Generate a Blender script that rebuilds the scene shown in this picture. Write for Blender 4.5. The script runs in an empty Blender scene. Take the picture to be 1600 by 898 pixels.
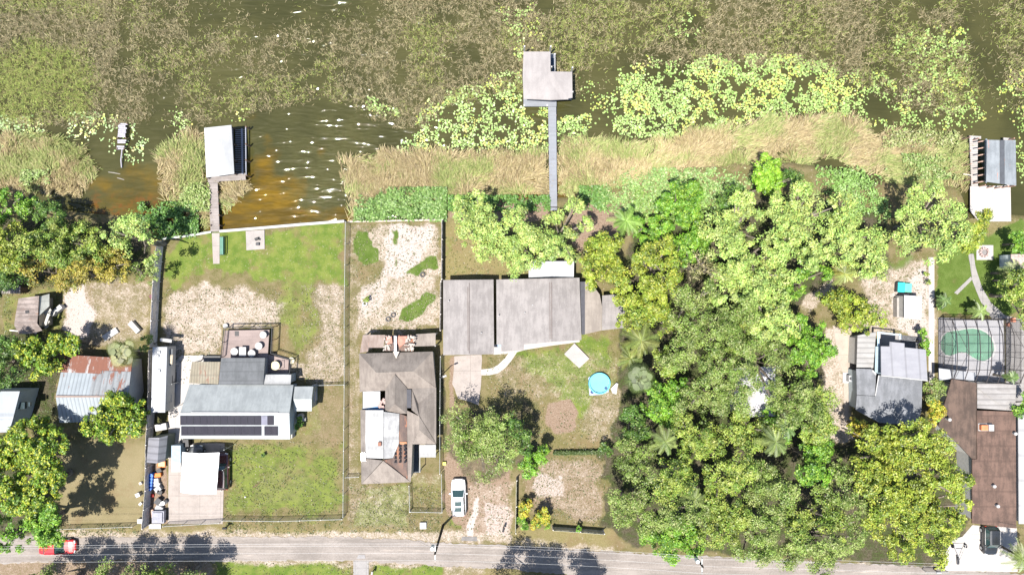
import bpy, math, random
import numpy as np
random.seed(7); RNG = np.random.default_rng(7)
R = math.radians
# ------------------------------------------------------------------ camera, world, sun, exposure
H = 85.4          # drone height in metres
S = 0.08          # metres on the ground per photograph pixel
scene = bpy.context.scene
COL = scene.collection
cam_d = bpy.data.cameras.new("drone_camera"); cam = bpy.data.objects.new("drone_camera", cam_d); COL.objects.link(cam)
cam.location = (0, 0, H); cam.rotation_euler = (0, 0, 0)
cam_d.sensor_width = 36; cam_d.lens = 36 * H / 128.0
cam_d.clip_start = 0.5; cam_d.clip_end = 3000
scene.camera = cam
SUN_EL, SHADOW_AZ = 73.0, 45.0          # shadows fall up and to the right of the picture
sun_d = bpy.data.lights.new("sun", 'SUN'); sun = bpy.data.objects.new("sun", sun_d); COL.objects.link(sun)
sun_d.energy = 4.9; sun_d.angle = R(0.53); sun_d.color = (1.0, 0.955, 0.88)
tilt = R(90 - SUN_EL)
sun.location = (-30, -30, 60)
sun.rotation_euler = (0, 0, 0)
import mathutils
sdir = mathutils.Vector((math.cos(R(SHADOW_AZ)) * math.sin(tilt), math.sin(R(SHADOW_AZ)) * math.sin(tilt), -math.cos(tilt)))
sun.rotation_euler = sdir.to_track_quat('-Z', 'Y').to_euler()
world = bpy.data.worlds.new("World"); scene.world = world; world.use_nodes = True
wn = world.node_tree.nodes; wl = world.node_tree.links
bg = wn['Background']; sky = wn.new('ShaderNodeTexSky'); sky.sky_type = 'NISHITA'; sky.sun_disc = False
sky.sun_elevation = R(SUN_EL); sky.sun_rotation = R(90 - (SHADOW_AZ + 180)) % (2 * math.pi)
wl.new(sky.outputs[0], bg.inputs[0]); bg.inputs[1].default_value = 0.095
vs = scene.view_settings
vs.view_transform = 'Standard'; vs.look = 'None'; vs.gamma = 1; vs.use_curve_mapping = False
vs.exposure = 1.12
scene.cycles.max_bounces = 6; scene.cycles.transparent_max_bounces = 12
scene.cycles.sample_clamp_indirect = 4

# ------------------------------------------------------------------ helpers
def W(px, py, z=0.0):
    k = (H - z) / H * S
    return ((px - 800) * k, (449 - py) * k, z)

class N:
    """small node helper"""
    def __init__(s, name):
        m = bpy.data.materials.new(name); m.use_nodes = True
        s.m = m; s.t = m.node_tree; s.p = s.t.nodes['Principled BSDF']; s.out = s.t.nodes['Material Output']
        s._tc = None
    def new(s, ty, **k):
        n = s.t.nodes.new(ty)
        for a, v in k.items(): setattr(n, a, v)
        return n
    def lk(s, a, b): s.t.links.new(a, b)
    def val(s, sock, v):
        if hasattr(v, 'is_linked') or isinstance(v, bpy.types.NodeSocket): s.lk(v, sock)
        elif isinstance(v, tuple) and len(v) == 3 and sock.type == 'RGBA': sock.default_value = (*v, 1)
        else: sock.default_value = v
    def co(s):
        if not s._tc: s._tc = s.new('ShaderNodeTexCoord')
        return s._tc.outputs['Object']
    def mp(s, sc=(1, 1, 1), rot=(0, 0, 0)):
        n = s.new('ShaderNodeMapping'); s.lk(s.co(), n.inputs['Vector'])
        n.inputs['Scale'].default_value = sc; n.inputs['Rotation'].default_value = rot
        return n.outputs[0]
    def noise(s, scale, detail=4, rough=.6, vec=None, dist=0):
        n = s.new('ShaderNodeTexNoise'); s.lk(vec or s.co(), n.inputs['Vector'])
        n.inputs['Scale'].default_value = scale; n.inputs['Detail'].default_value = detail
        n.inputs['Roughness'].default_value = rough; n.inputs['Distortion'].default_value = dist
        return n.outputs['Fac']
    def voro(s, scale, vec=None, feature='F1', out='Distance'):
        n = s.new('ShaderNodeTexVoronoi', feature=feature); s.lk(vec or s.co(), n.inputs['Vector'])
        n.inputs['Scale'].default_value = scale
        return n.outputs[out]
    def wave(s, scale, axis='X', dist=0, vec=None, prof='SIN'):
        n = s.new('ShaderNodeTexWave', bands_direction=axis, wave_profile=prof); s.lk(vec or s.co(), n.inputs['Vector'])
        n.inputs['Scale'].default_value = scale; n.inputs['Distortion'].default_value = dist
        return n.outputs['Fac']
    def ma(s, op, a, b=0.0, clamp=False):
        n = s.new('ShaderNodeMath', operation=op, use_clamp=clamp)
        s.val(n.inputs[0], a); s.val(n.inputs[1], b); return n.outputs[0]
    def ss(s, x, lo, hi):
        n = s.new('ShaderNodeMapRange', interpolation_type='SMOOTHSTEP')
        s.val(n.inputs['Value'], x); n.inputs['From Min'].default_value = lo; n.inputs['From Max'].default_value = hi
        return n.outputs[0]
    def mix(s, f, a, b, bt='MIX'):
        n = s.new('ShaderNodeMix', data_type='RGBA', blend_type=bt)
        s.val(n.inputs[0], f); s.val(n.inputs[6], a); s.val(n.inputs[7], b); return n.outputs[2]
    def attr(s, name):
        n = s.new('ShaderNodeAttribute', attribute_name=name); return n
    def sep(s, c):
        n = s.new('ShaderNodeSeparateColor'); s.lk(c, n.inputs[0]); return n.outputs
    def bump(s, h, st=.3, d=.05):
        n = s.new('ShaderNodeBump'); s.lk(h, n.inputs['Height']); n.inputs['Strength'].default_value = st
        n.inputs['Distance'].default_value = d; s.lk(n.outputs[0], s.p.inputs['Normal']); return n
    def fin(s, col, rough=.8, metal=0, spec=.3):
        s.val(s.p.inputs['Base Color'], col); s.val(s.p.inputs['Roughness'], rough); s.val(s.p.inputs['Metallic'], metal)
        s.p.inputs['Specular IOR Level'].default_value = spec
        return s.m

_mc = {}
def plain(name, col, rough=.7, metal=0, var=.18, scale=2.0, spec=.3):
    if name in _mc: return _mc[name]
    n = N(name)
    a = n.noise(scale, 5, .65); b = n.noise(scale * 7, 3, .6)
    f = n.ma('ADD', n.ma('MULTIPLY', a, .7), n.ma('MULTIPLY', b, .3))
    c = n.mix(n.ss(f, .3, .7), tuple(v * (1 - var) for v in col), tuple(min(1, v * (1 + var)) for v in col))
    _mc[name] = n.fin(c, rough, metal, spec); return _mc[name]

def roofing(name, col, col2=None, ribs=None, axis='X', rust=0, rustcol=(.135, .058, .040), rough=.75, metal=0, patch=.35, seams=None):
    """weathered roof: mottling, optional ribs (per metre) and rust"""
    if name in _mc: return _mc[name]
    n = N(name); col2 = col2 or tuple(v * .72 for v in col)
    streak = n.mp((1.5, .25, 1) if axis == 'X' else (.25, 1.5, 1))
    a = n.noise(.55, 6, .65); b = n.noise(1.6, 5, .65, streak); c_ = n.noise(9, 3, .7)
    f = n.ma('ADD', n.ma('ADD', n.ma('MULTIPLY', a, .45), n.ma('MULTIPLY', b, .35)), n.ma('MULTIPLY', c_, .2))
    c = n.mix(n.ss(f, .5 - (.20 - .13 * patch), .5 + (.20 - .13 * patch)), tuple(v * .92 for v in col2), col)
    if ribs:
        w = n.wave(ribs * math.pi / 10 , axis, 0)
        g = n.ss(w, .0, .35)
        c = n.mix(n.ma('MULTIPLY', n.ma('SUBTRACT', 1.0, g), .6), c, tuple(v * .45 for v in col))
        n.bump(w, .8, .03)
    else:
        n.bump(c_, .3, .02)
    if seams:
        w = n.wave(seams * math.pi / 10, 'Y' if axis == 'X' else 'X', .15)
        c = n.mix(n.ma('MULTIPLY', n.ma('SUBTRACT', 1.0, n.ss(w, 0, .08)), .4), c, tuple(v * .45 for v in col))
    if rust:
        r_ = n.noise(1.1, 7, .72, streak)
        c = n.mix(n.ss(r_, .62 - rust * .3, .70 - rust * .3), c, n.mix(n.noise(5, 4), rustcol, tuple(v * 1.5 for v in rustcol)))
    _mc[name] = n.fin(c, rough, metal); return _mc[name]

_org = {}
def link(o, parent=None):
    COL.objects.link(o)
    if parent is not None: o.parent = parent
    return o
def tag(o, label=None, cat=None, group=None, kind=None):
    if label: o['label'] = label
    if cat: o['category'] = cat
    if group: o['group'] = group
    if kind: o['kind'] = kind
    return o
def thing(name, label, cat, loc=(0, 0, 0), group=None):
    o = bpy.data.objects.new(name, None); o.empty_display_size = .3; link(o)
    o.location = loc; _org[o.name] = tuple(loc); tag(o, label, cat, group); return o

class MB:
    def __init__(s): s.v = []; s.f = []; s.mi = []; s.cur = 0
    def face(s, pts):
        i = len(s.v); s.v += [tuple(p) for p in pts]; s.f.append(tuple(range(i, i + len(pts)))); s.mi.append(s.cur)
    def solid(s, top, bot):
        """prism from a top loop and a bottom loop"""
        n = len(top); i = len(s.v); s.v += [tuple(p) for p in top] + [tuple(p) for p in bot]
        ar = sum(top[k][0] * top[(k + 1) % n][1] - top[(k + 1) % n][0] * top[k][1] for k in range(n))
        t = list(range(i, i + n)); b = list(range(i + n, i + 2 * n))
        if ar < 0: s.f.append(tuple(reversed(t))); s.f.append(tuple(b))
        else: s.f.append(tuple(t)); s.f.append(tuple(reversed(b)))
        s.mi += [s.cur] * 2
        for k in range(n):
            q = (t[k], b[k], b[(k + 1) % n], t[(k + 1) % n])
            s.f.append(q if ar >= 0 else tuple(reversed(q))); s.mi.append(s.cur)
    def box(s, x0, x1, y0, y1, z0, z1):
        s.solid([(x0, y0, z1), (x1, y0, z1), (x1, y1, z1), (x0, y1, z1)], [(x0, y0, z0), (x1, y0, z0), (x1, y1, z0), (x0, y1, z0)])
    def obox(s, cx, cy, z0, z1, lx, ly, a=0):
        ca, sa = math.cos(a), math.sin(a)
        p = [(cx + ca * u * lx / 2 - sa * v * ly / 2, cy + sa * u * lx / 2 + ca * v * ly / 2) for u, v in ((-1, -1), (1, -1), (1, 1), (-1, 1))]
        s.solid([(x, y, z1) for x, y in p], [(x, y, z0) for x, y in p])
    def slab(s, pts, t=.12):
        s.solid(pts, [(x, y, z - t) for x, y, z in pts])
    def cyl(s, x, y, z0, z1, r0, r1=None, n=12):
        r1 = r0 if r1 is None else r1
        a = [2 * math.pi * k / n for k in range(n)]
        s.solid([(x + r1 * math.cos(t), y + r1 * math.sin(t), z1) for t in a], [(x + r0 * math.cos(t), y + r0 * math.sin(t), z0) for t in a])
    def tube(s, pts, r, n=6):
        rs = r if isinstance(r, (list, tuple)) else [r] * len(pts)
        P = [mathutils.Vector(p) for p in pts]; i0 = len(s.v)
        for k, p in enumerate(P):
            d = (P[min(k + 1, len(P) - 1)] - P[max(k - 1, 0)]).normalized()
            u = d.orthogonal().normalized() if abs(d.z) > .95 else d.cross(mathutils.Vector((0, 0, 1))).normalized()
            w = d.cross(u)
            for j in range(n):
                a = 2 * math.pi * j / n; s.v.append(tuple(p + (u * math.cos(a) + w * math.sin(a)) * rs[k]))
        for k in range(len(P) - 1):
            for j in range(n):
                a = i0 + k * n + j; b = i0 + k * n + (j + 1) % n
                s.f.append((a, b, b + n, a + n)); s.mi.append(s.cur)
        s.f.append(tuple(range(i0, i0 + n))); s.f.append(tuple(reversed(range(len(s.v) - n, len(s.v))))); s.mi += [s.cur] * 2
    def build(s, name, mats, parent=None, label=None, cat=None, group=None, kind=None, loc=None, smooth=False):
        if not isinstance(mats, (list, tuple)): mats = [mats]
        if parent is not None: org = _org[parent.name]
        elif loc is not None: org = loc
        else:
            if kind == 'structure' or kind == 'stuff': org = (0, 0, 0)
            else:
                xs = [v[0] for v in s.v]; ys = [v[1] for v in s.v]; zs = [v[2] for v in s.v]
                org = ((min(xs) + max(xs)) / 2, (min(ys) + max(ys)) / 2, min(zs))
        me = bpy.data.meshes.new(name)
        me.from_pydata([(x - org[0], y - org[1], z - org[2]) for x, y, z in s.v], [], s.f)
        for m in mats: me.materials.append(m)
        me.polygons.foreach_set('material_index', s.mi)
        if smooth: me.polygons.foreach_set('use_smooth', [True] * len(me.polygons))
        me.update(); o = bpy.data.objects.new(name, me); link(o, parent); _org[o.name] = org
        if parent is None: o.location = org
        tag(o, label, cat, group, kind); return o

def pw(pts, z=None):
    """pixel polygon -> world points; each item (px,py) or (px,py,z)"""
    return [W(p[0], p[1], p[2] if len(p) > 2 else z) for p in pts]
def inset(P, d):
    cx = sum(p[0] for p in P) / len(P); cy = sum(p[1] for p in P) / len(P); out = []
    for p in P:
        vx, vy = cx - p[0], cy - p[1]; l = math.hypot(vx, vy) or 1
        out.append((p[0] + d * vx / l * 1.3, p[1] + d * vy / l * 1.3, p[2]))
    return out

def npmesh(name, V, F4, mats, colors=None, parent=None, loc=(0, 0, 0), nper=4, **tg):
    """V (n,3) array, faces are consecutive runs of nper vertices unless F4 given"""
    me = bpy.data.meshes.new(name); V = np.asarray(V, dtype=np.float32) - np.asarray(loc, dtype=np.float32); n = len(V)
    me.vertices.add(n); me.vertices.foreach_set('co', V.ravel())
    if F4 is None:
        nf = n // nper; me.loops.add(n); me.loops.foreach_set('vertex_index', np.arange(n, dtype=np.int32))
        me.polygons.add(nf); me.polygons.foreach_set('loop_start', np.arange(0, n, nper, dtype=np.int32))
    else:
        F4 = np.asarray(F4, dtype=np.int32); nf = len(F4); k = F4.shape[1]
        me.loops.add(nf * k); me.loops.foreach_set('vertex_index', F4.ravel())
        me.polygons.add(nf); me.polygons.foreach_set('loop_start', np.arange(0, nf * k, k, dtype=np.int32))
    if colors:
        for an, c in colors.items():
            a = me.color_attributes.new(an, 'FLOAT_COLOR', 'POINT')
            cc = np.ones((n, 4), dtype=np.float32); cc[:, :3] = c; a.data.foreach_set('color', cc.ravel())
    for m in (mats if isinstance(mats, (list, tuple)) else [mats]): me.materials.append(m)
    me.update(calc_edges=True); o = bpy.data.objects.new(name, me); link(o, parent)
    if parent is None: o.location = loc
    tag(o, **tg); return o

# value noise in numpy
_perm = RNG.random((256, 256)).astype(np.float32)
def vnoise(x, y):
    xi = np.floor(x).astype(int); yi = np.floor(y).astype(int); fx = x - xi; fy = y - yi
    fx = fx * fx * (3 - 2 * fx); fy = fy * fy * (3 - 2 * fy)
    g = lambda a, b: _perm[a & 255, b & 255]
    return (g(xi, yi) * (1 - fx) + g(xi + 1, yi) * fx) * (1 - fy) + (g(xi, yi + 1) * (1 - fx) + g(xi + 1, yi + 1) * fx) * fy
def fbm(x, y, o=4):
    a = .5; t = 0; s_ = 0
    for k in range(o): t = t + a * vnoise(x * 2 ** k + 17 * k, y * 2 ** k + 31 * k); s_ += a; a *= .55
    return t / s_
def sdf(px, py, poly):
    """signed distance in pixels, positive inside"""
    P = np.array(poly, dtype=float); inside = np.zeros(px.shape, bool); d = np.full(px.shape, 1e9)
    for i in range(len(P)):
        a = P[i]; b = P[(i + 1) % len(P)]; e = b - a
        t = np.clip(((px - a[0]) * e[0] + (py - a[1]) * e[1]) / (e @ e + 1e-9), 0, 1)
        d = np.minimum(d, np.hypot(px - a[0] - t * e[0], py - a[1] - t * e[1]))
        c = (a[1] > py) != (b[1] > py)
        with np.errstate(divide='ignore', invalid='ignore'):
            xx = (b[0] - a[0]) * (py - a[1]) / (b[1] - a[1] + 1e-12) + a[0]
        inside ^= c & (px < xx)
    return np.where(inside, d, -d)
def rect(x0, y0, x1, y1): return [(x0, y0), (x1, y0), (x1, y1), (x0, y1)]
# ------------------------------------------------------------------ ground, one sheet to the horizon
def axis_coords(lo, hi, st, far):
    c = list(np.arange(lo, hi, st)); g = st; x = c[-1]; r = []
    while x < far: g *= 1.35; x += g; r.append(x)
    g = st; x = c[0]; l = []
    while x > -far: g *= 1.35; x -= g; l.append(x)
    return np.array(l[::-1] + c + r)
def gridmesh(name, xs, ys, zf, mats, cols, **tg):
    X, Y = np.meshgrid(xs, ys); Z = zf(X, Y); nx, ny = len(xs), len(ys)
    V = np.stack([X.ravel(), Y.ravel(), Z.ravel()], 1)
    i = (np.arange(ny - 1)[:, None] * nx + np.arange(nx - 1)[None]).ravel()
    F = np.stack([i, i + 1, i + nx + 1, i + nx], 1)
    o = npmesh(name, V, F, mats, cols(X, Y), **tg)
    o.data.polygons.foreach_set('use_smooth', [True] * len(o.data.polygons)); return o
SH = [(-900, 300), (-60, 318), (30, 322), (120, 342), (250, 352), (256, 371), (300, 366), (335, 362), (400, 357), (538, 346), (546, 346), (690, 344), (700, 335), (760, 322),
      (900, 318), (960, 300), (1050, 272), (1150, 262), (1230, 262), (1290, 270), (1340, 300), (1400, 292), (1500, 300), (1516, 340), (1580, 345), (1640, 350), (2600, 350)]
WATER = -0.55
def zland(X, Y):
    px = X / S + 800; py = 449 - Y / S
    s = np.interp(px, [p[0] for p in SH], [p[1] for p in SH])
    d = (py - s)                                    # >0 on land
    steep = ((px > 255) & (px < 692)) | ((px > 1516) & (px < 1582))
    w = np.where(steep, 2.2, 26.0)
    t = np.clip((d + w) / w, 0, 1)
    z = -1.5 * (1 - t * t * (3 - 2 * t))
    z = z + np.where(d > 2, .03 * (fbm(X * .35, Y * .35) - .5), 0) * np.clip(d / 10, 0, 1)
    return z
# kind, weight, feather px, polygon px
GP = [
 ('green', .95, 16, [(300, 368), (535, 348), (538, 440), (470, 450), (400, 430), (330, 430), (262, 455), (258, 400)]),
 ('green', .55, 14, [(440, 440), (490, 440), (500, 500), (470, 560), (440, 520), (420, 500)]),
 ('sand', .78, 14, [(256, 455), (330, 445), (400, 452), (450, 480), (435, 510), (345, 512), (345, 560), (258, 560)]),
 ('sand', .62, 10, [(488, 445), (536, 440), (536, 600), (470, 598), (440, 560), (480, 560), (500, 520)]),
 ('sand', .35, 10, [(440, 545), (500, 560), (500, 600), (440, 600)]),
 ('green', .62, 22, rect(350, 690, 536, 806)), ('green', .5, 8, rect(455, 610, 500, 680)), ('green', .45, 8, rect(460, 690, 530, 740)),
 ('brown', .35, 14, [(400, 745), (450, 720), (500, 740), (470, 790), (400, 790)]), ('brown', .4, 8, [(500, 605), (536, 605), (536, 690), (505, 700), (470, 650)]),
 ('smooth', .8, 10, [(90, 690), (228, 690), (220, 820), (100, 820)]),
 ('sand', .55, 10, [(102, 450), (180, 430), (238, 445), (236, 520), (190, 545), (110, 550), (96, 500)]), ('gold', .4, 12, rect(150, 470, 240, 530)),
 ('pale', .8, 10, [(102, 452), (140, 445), (150, 500), (130, 545), (98, 520)]),
 ('sand', .42, 5, rect(543, 352, 563, 800)), ('brown', .4, 4, rect(544, 610, 552, 740)), ('sand', .5, 4, [(554, 440), (560, 440), (562, 640), (552, 640)]),
 ('green', .35, 5, rect(553, 640, 563, 745)),
 ('sand', .75, 12, [(565, 355), (688, 350), (688, 515), (560, 520), (548, 460), (600, 420), (560, 400)]), ('brown', .35, 10, [(590, 400), (640, 350), (688, 350), (688, 430), (600, 430)]),
 ('pale', .7, 7, [(610, 350), (680, 350), (672, 385), (645, 420), (625, 440), (590, 430), (600, 395)]), ('pale', .6, 6, [(560, 445), (610, 430), (600, 480), (560, 500)]),
 ('gclean', 1.15, 8, [(553, 365), (578, 360), (590, 395), (588, 410), (568, 415), (552, 395)]), ('gclean', 1.1, 8, [(634, 425), (650, 410), (682, 402), (680, 418), (650, 432)]),
 ('gclean', 1.1, 8, [(618, 500), (625, 482), (660, 462), (684, 456), (662, 490), (640, 505)]), ('gclean', .8, 7, [(612, 362), (624, 360), (624, 390), (616, 380)]),
 ('gclean', .7, 7, [(612, 405), (621, 405), (622, 425), (614, 420)]),
 ('sand', .45, 10, rect(545, 755, 640, 826)), ('green', .6, 10, [(560, 770), (600, 755), (640, 750), (640, 820), (545, 826)]), ('green', .4, 8, rect(642, 740, 692, 790)),
 ('sand', .4, 8, rect(642, 738, 690, 760)), ('pale', .4, 6, [(575, 760), (605, 760), (598, 800), (580, 790)]),
 ('gold', 1.0, 12, [(694, 350), (740, 350), (830, 430), (694, 436)]), ('green', .5, 8, rect(694, 365, 706, 400)), ('green', .35, 12, rect(700, 415, 760, 436)),
 ('gold', .3, 20, [(760, 590), (960, 520), (970, 700), (830, 705), (760, 650)]), ('green', .75, 18, [(790, 545), (960, 520), (970, 600), (900, 650), (850, 600)]),
 ('green', .35, 8, rect(905, 600, 925, 700)), ('sand', .4, 12, [(760, 560), (900, 540), (970, 560), (965, 640), (850, 620), (780, 620)]),
 ('sand', .5, 8, [(905, 640), (970, 600), (968, 690), (920, 690)]), ('brown', .95, 5, [(858, 628), (892, 622), (902, 640), (900, 672), (870, 680), (852, 660)]),
 ('sand', .45, 12, [(838, 712), (942, 712), (942, 820), (838, 800)]), ('brown', .55, 12, [(800, 712), (942, 715), (942, 818), (830, 800)]), ('pale', .6, 9, [(838, 735), (885, 740), (880, 775), (838, 780), (828, 765)]),
 ('brown', .85, 10, [(696, 655), (800, 700), (800, 835), (730, 838), (696, 800)]), ('sand', .5, 8, [(728, 750), (805, 750), (803, 835), (730, 838)]),
 ('pale', .85, 4, [(742, 775), (748, 775), (745, 810), (738, 838), (727, 838), (735, 800)]), ('pale', .6, 6, [(752, 780), (800, 790), (800, 838), (760, 838)]),
 ('gold', .6, 3, rect(696, 556, 704, 660)), ('brown', .8, 4, rect(703, 556, 711, 650)), ('green', .6, 5, [(700, 800), (735, 806), (725, 830), (702, 822)]),
 ('sand', .7, 8, [(1255, 440), (1300, 430), (1310, 450), (1270, 490), (1248, 480)]), ('sand', .8, 8, [(1290, 505), (1335, 515), (1335, 690), (1285, 690), (1275, 580)]),
 ('sand', .72, 14, [(1345, 420), (1400, 410), (1450, 400), (1462, 530), (1340, 520)]), ('pale', .7, 10, [(1390, 460), (1450, 410), (1450, 540), (1400, 520)]),
 ('gclean', .75, 8, [(1460, 395), (1600, 340), (1600, 480), (1570, 495), (1465, 490)]), ('gold', .5, 14, rect(1460, 340, 1600, 490)), ('gclean', .6, 8, [(1375, 405), (1430, 400), (1420, 420), (1380, 425)]),
 ('litter_shade', 1.0, 12, [(965, 420), (1000, 350), (1200, 300), (1380, 330), (1390, 430), (1300, 430), (1240, 480), (1290, 510), (1285, 690), (1330, 690), (1330, 850), (1480, 850), (1480, 885), (980, 850), (945, 820), (942, 700), (968, 640)]),
 ('litter_shade', 1.0, 10, [(0, 340), (245, 350), (240, 420), (100, 445), (0, 450)]), ('litter_shade', .9, 8, [(0, 520), (60, 500), (95, 560), (80, 690), (0, 640)]), ('litter_shade', .85, 14, rect(-40, 680, 92, 840)),
 ('litter_shade', .9, 10, [(1330, 660), (1480, 650), (1520, 700), (1515, 820), (1480, 870), (1330, 850)]), ('litter_shade', .6, 10, [(690, 640), (850, 620), (845, 720), (740, 760), (690, 700)]),
 ('green', .5, 8, rect(60, 620, 92, 680)), ('green', .5, 8, [(0, 460), (30, 460), (90, 445), (100, 520), (0, 560)]),
 ('green', .85, 8, rect(335, 878, 548, 960)), ('green', .9, 6, rect(585, 884, 690, 960)), ('gold', .7, 12, rect(690, 890, 800, 960)), ('sand', .5, 6, rect(690, 884, 760, 900)),
 ('brown', .6, 10, rect(-60, 865, 330, 960)), ('sand', .35, 10, rect(-60, 865, 330, 930)), ('gold', .8, 6, rect(90, 824, 640, 842)), ('gold', .8, 6, rect(800, 825, 960, 862)),
 ('sand', .7, 8, rect(-60, 828, 800, 850)), ('sand', .6, 8, [(800, 838), (960, 850), (960, 868), (800, 858)]), ('sand', .65, 7, [(330, 868), (800, 880), (800, 890), (330, 882)]),
 ('sand', .6, 8, [(1340, 850), (1500, 868), (1500, 892), (1340, 885)]), ('brown', 1.0, 8, [(900, 305), (990, 325), (970, 375), (900, 390), (890, 330)]), ('brown', .8, 8, [(700, 300), (860, 318), (860, 345), (700, 345)]),
 ('green', .7, 10, rect(210, 345, 310, 372)), ('pale', .7, 4, [(262, 590), (300, 560), (300, 660), (262, 660)]), ('brown', .8, 3, rect(232, 724, 262, 818)), ('sand', .3, 3, rect(240, 724, 262, 818)),
 ('litter_shade', .8, 6, [(690, 555), (697, 555), (697, 700), (690, 700)]), ('litter_shade', .7, 4, rect(236, 540, 262, 690)), ('litter_shade', .6, 6, rect(208, 540, 236, 660)),
 ('brown', .4, 8, rect(60, 600, 95, 690)), ('green', .5, 6, rect(697, 700, 730, 745)),
]
KEYS = ['green', 'sand', 'brown', 'litter_shade', 'gold', 'pale', 'gclean', 'smooth', 'x']
def gcols(X, Y):
    px = X / S + 800; py = 449 - Y / S
    wx = (fbm(px * .045, py * .045) - .5); wy = (fbm(px * .045 + 90, py * .045 + 50) - .5)
    A = {k: np.zeros(X.shape) for k in KEYS}
    for k, w, f, poly in GP:
        xs = [p[0] for p in poly]; ys = [p[1] for p in poly]; m = f * 2.5
        sel = (px > min(xs) - m) & (px < max(xs) + m) & (py > min(ys) - m) & (py < max(ys) + m)
        if not sel.any(): continue
        qx = px[sel] + wx[sel] * f * 2.6; qy = py[sel] + wy[sel] * f * 2.6
        v = np.clip(sdf(qx, qy, poly) / f + .5, 0, 1) * w
        A[k][sel] = np.maximum(A[k][sel], v)
    far = (np.abs(px - 800) > 900) | (py > 1000)
    A['green'][far] = .5
    c = lambda a: np.stack([A[k].ravel() for k in a], 1)
    return {'ga': c(KEYS[:3]), 'gb': c(KEYS[3:6]), 'gc': c(KEYS[6:9])}
def ground_mat():
    n = N('ground_soil_and_grass'); a = n.sep(n.attr('ga').outputs[0]); b = n.sep(n.attr('gb').outputs[0]); c_ = n.sep(n.attr('gc').outputs[0])
    fine = n.noise(5.5, 5, .8); fine2 = n.noise(11, 3, .7); mid = n.noise(.8, 5, .6); big = n.noise(.16, 4, .55); spk = n.noise(3.8, 6, .86, dist=.6)
    col = n.mix(n.ss(mid, .38, .62), (.095, .092, .030), (.15, .126, .062))
    col = n.mix(n.ma('MULTIPLY', n.ss(fine, .4, .65), .5), col, (.19, .152, .095))
    col = n.mix(c_[1], col, n.mix(n.ss(big, .35, .65), (.175, .148, .08), (.225, .188, .112)))
    gold = n.mix(n.ss(fine, .35, .65), (.155, .132, .055), (.22, .185, .09))
    col = n.mix(n.ma('MULTIPLY', b[1], .8), col, gold)
    gr = n.mix(n.ss(mid, .35, .65), (.075, .125, .018), (.140, .172, .036)); gr = n.mix(n.ma('MULTIPLY', n.ss(fine2, .45, .7), .5), gr, (.15, .15, .06))
    gf = n.ss(n.ma('ADD', a[0], n.ma('MULTIPLY', n.ma('SUBTRACT', n.ma('ADD', n.ma('MULTIPLY', mid, .5), n.ma('MULTIPLY', spk, .5)), .5), 1.5)), .3, .75)
    col = n.mix(gf, col, gr); col = n.mix(n.ma('MULTIPLY', n.ss(n.noise(.33, 5, .7), .5, .66), .55), col, (.165, .115, .065))
    br = n.mix(n.ss(fine, .35, .65), (.155, .105, .072), (.25, .188, .142))
    bf = n.ss(n.ma('ADD', a[2], n.ma('MULTIPLY', n.ma('SUBTRACT', spk, .5), 1.2)), .25, .75)
    col = n.mix(bf, col, br)
    spr = n.ss(n.noise(4.6, 3, .6, dist=.4), .60, .70); col = n.mix(n.ma('MULTIPLY', n.ma('MULTIPLY', spr, n.ss(big, .38, .6)), n.ma('SUBTRACT', .62, n.ma('MULTIPLY', c_[1], .5))), col, (.34, .29, .235))
    sd = n.mix(n.ss(fine, .35, .65), (.28, .225, .185), (.47, .408, .36))
    thr = n.ma('ADD', a[1], n.ma('MULTIPLY', n.ma('SUBTRACT', n.ma('ADD', n.ma('MULTIPLY', spk, .5), n.ma('ADD', n.ma('MULTIPLY', fine2, .25), n.ma('MULTIPLY', mid, .25))), .5), 4.4))
    sf = n.ma('MULTIPLY', n.ss(thr, .36, 1.05), n.ss(a[1], .0, .3))
    col = n.mix(n.ma('MULTIPLY', n.ss(a[1], .2, .8), .45), col, (.19, .150, .105))
    col = n.mix(sf, col, sd)
    pf = n.ss(n.ma('ADD', b[2], n.ma('MULTIPLY', n.ma('SUBTRACT', spk, .5), 1.6)), .35, .8)
    col = n.mix(pf, col, n.mix(n.ss(fine2, .35, .65), (.32, .268, .245), (.45, .40, .375)))
    cf = n.ss(n.ma('ADD', c_[0], n.ma('MULTIPLY', n.ma('SUBTRACT', mid, .5), .8)), .35, .75)
    col = n.mix(cf, col, n.mix(n.ss(n.ma('ADD', n.ma('MULTIPLY', mid, .5), n.ma('MULTIPLY', fine2, .5)), .4, .6), (.055, .095, .014), (.10, .138, .034)))
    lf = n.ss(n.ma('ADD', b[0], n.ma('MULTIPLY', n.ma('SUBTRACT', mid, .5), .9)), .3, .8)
    lit = n.mix(n.ss(fine, .4, .6), (.045, .04, .022), n.mix(n.ss(mid, .4, .6), (.05, .075, .02), (.10, .085, .06)))  # leaf litter, coloured dark so gaps in the canopy read as shade
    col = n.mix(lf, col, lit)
    geo = n.new('ShaderNodeNewGeometry'); sx = n.new('ShaderNodeSeparateXYZ'); n.lk(geo.outputs['Position'], sx.inputs[0])
    col = n.mix(n.ss(sx.outputs[2], -.25, -.6), (.10, .065, .03), col) if False else col
    n.bump(n.ma('ADD', fine, n.ma('MULTIPLY', fine2, .5)), .7, .12)
    return n.fin(col, .95, 0, .1)
gxs = axis_coords(-70, 70.01, .17, 900); gys = axis_coords(-42, 40.01, .17, 900)
gridmesh('ground', gxs, gys, zland, ground_mat(), gcols, kind='structure')

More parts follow.
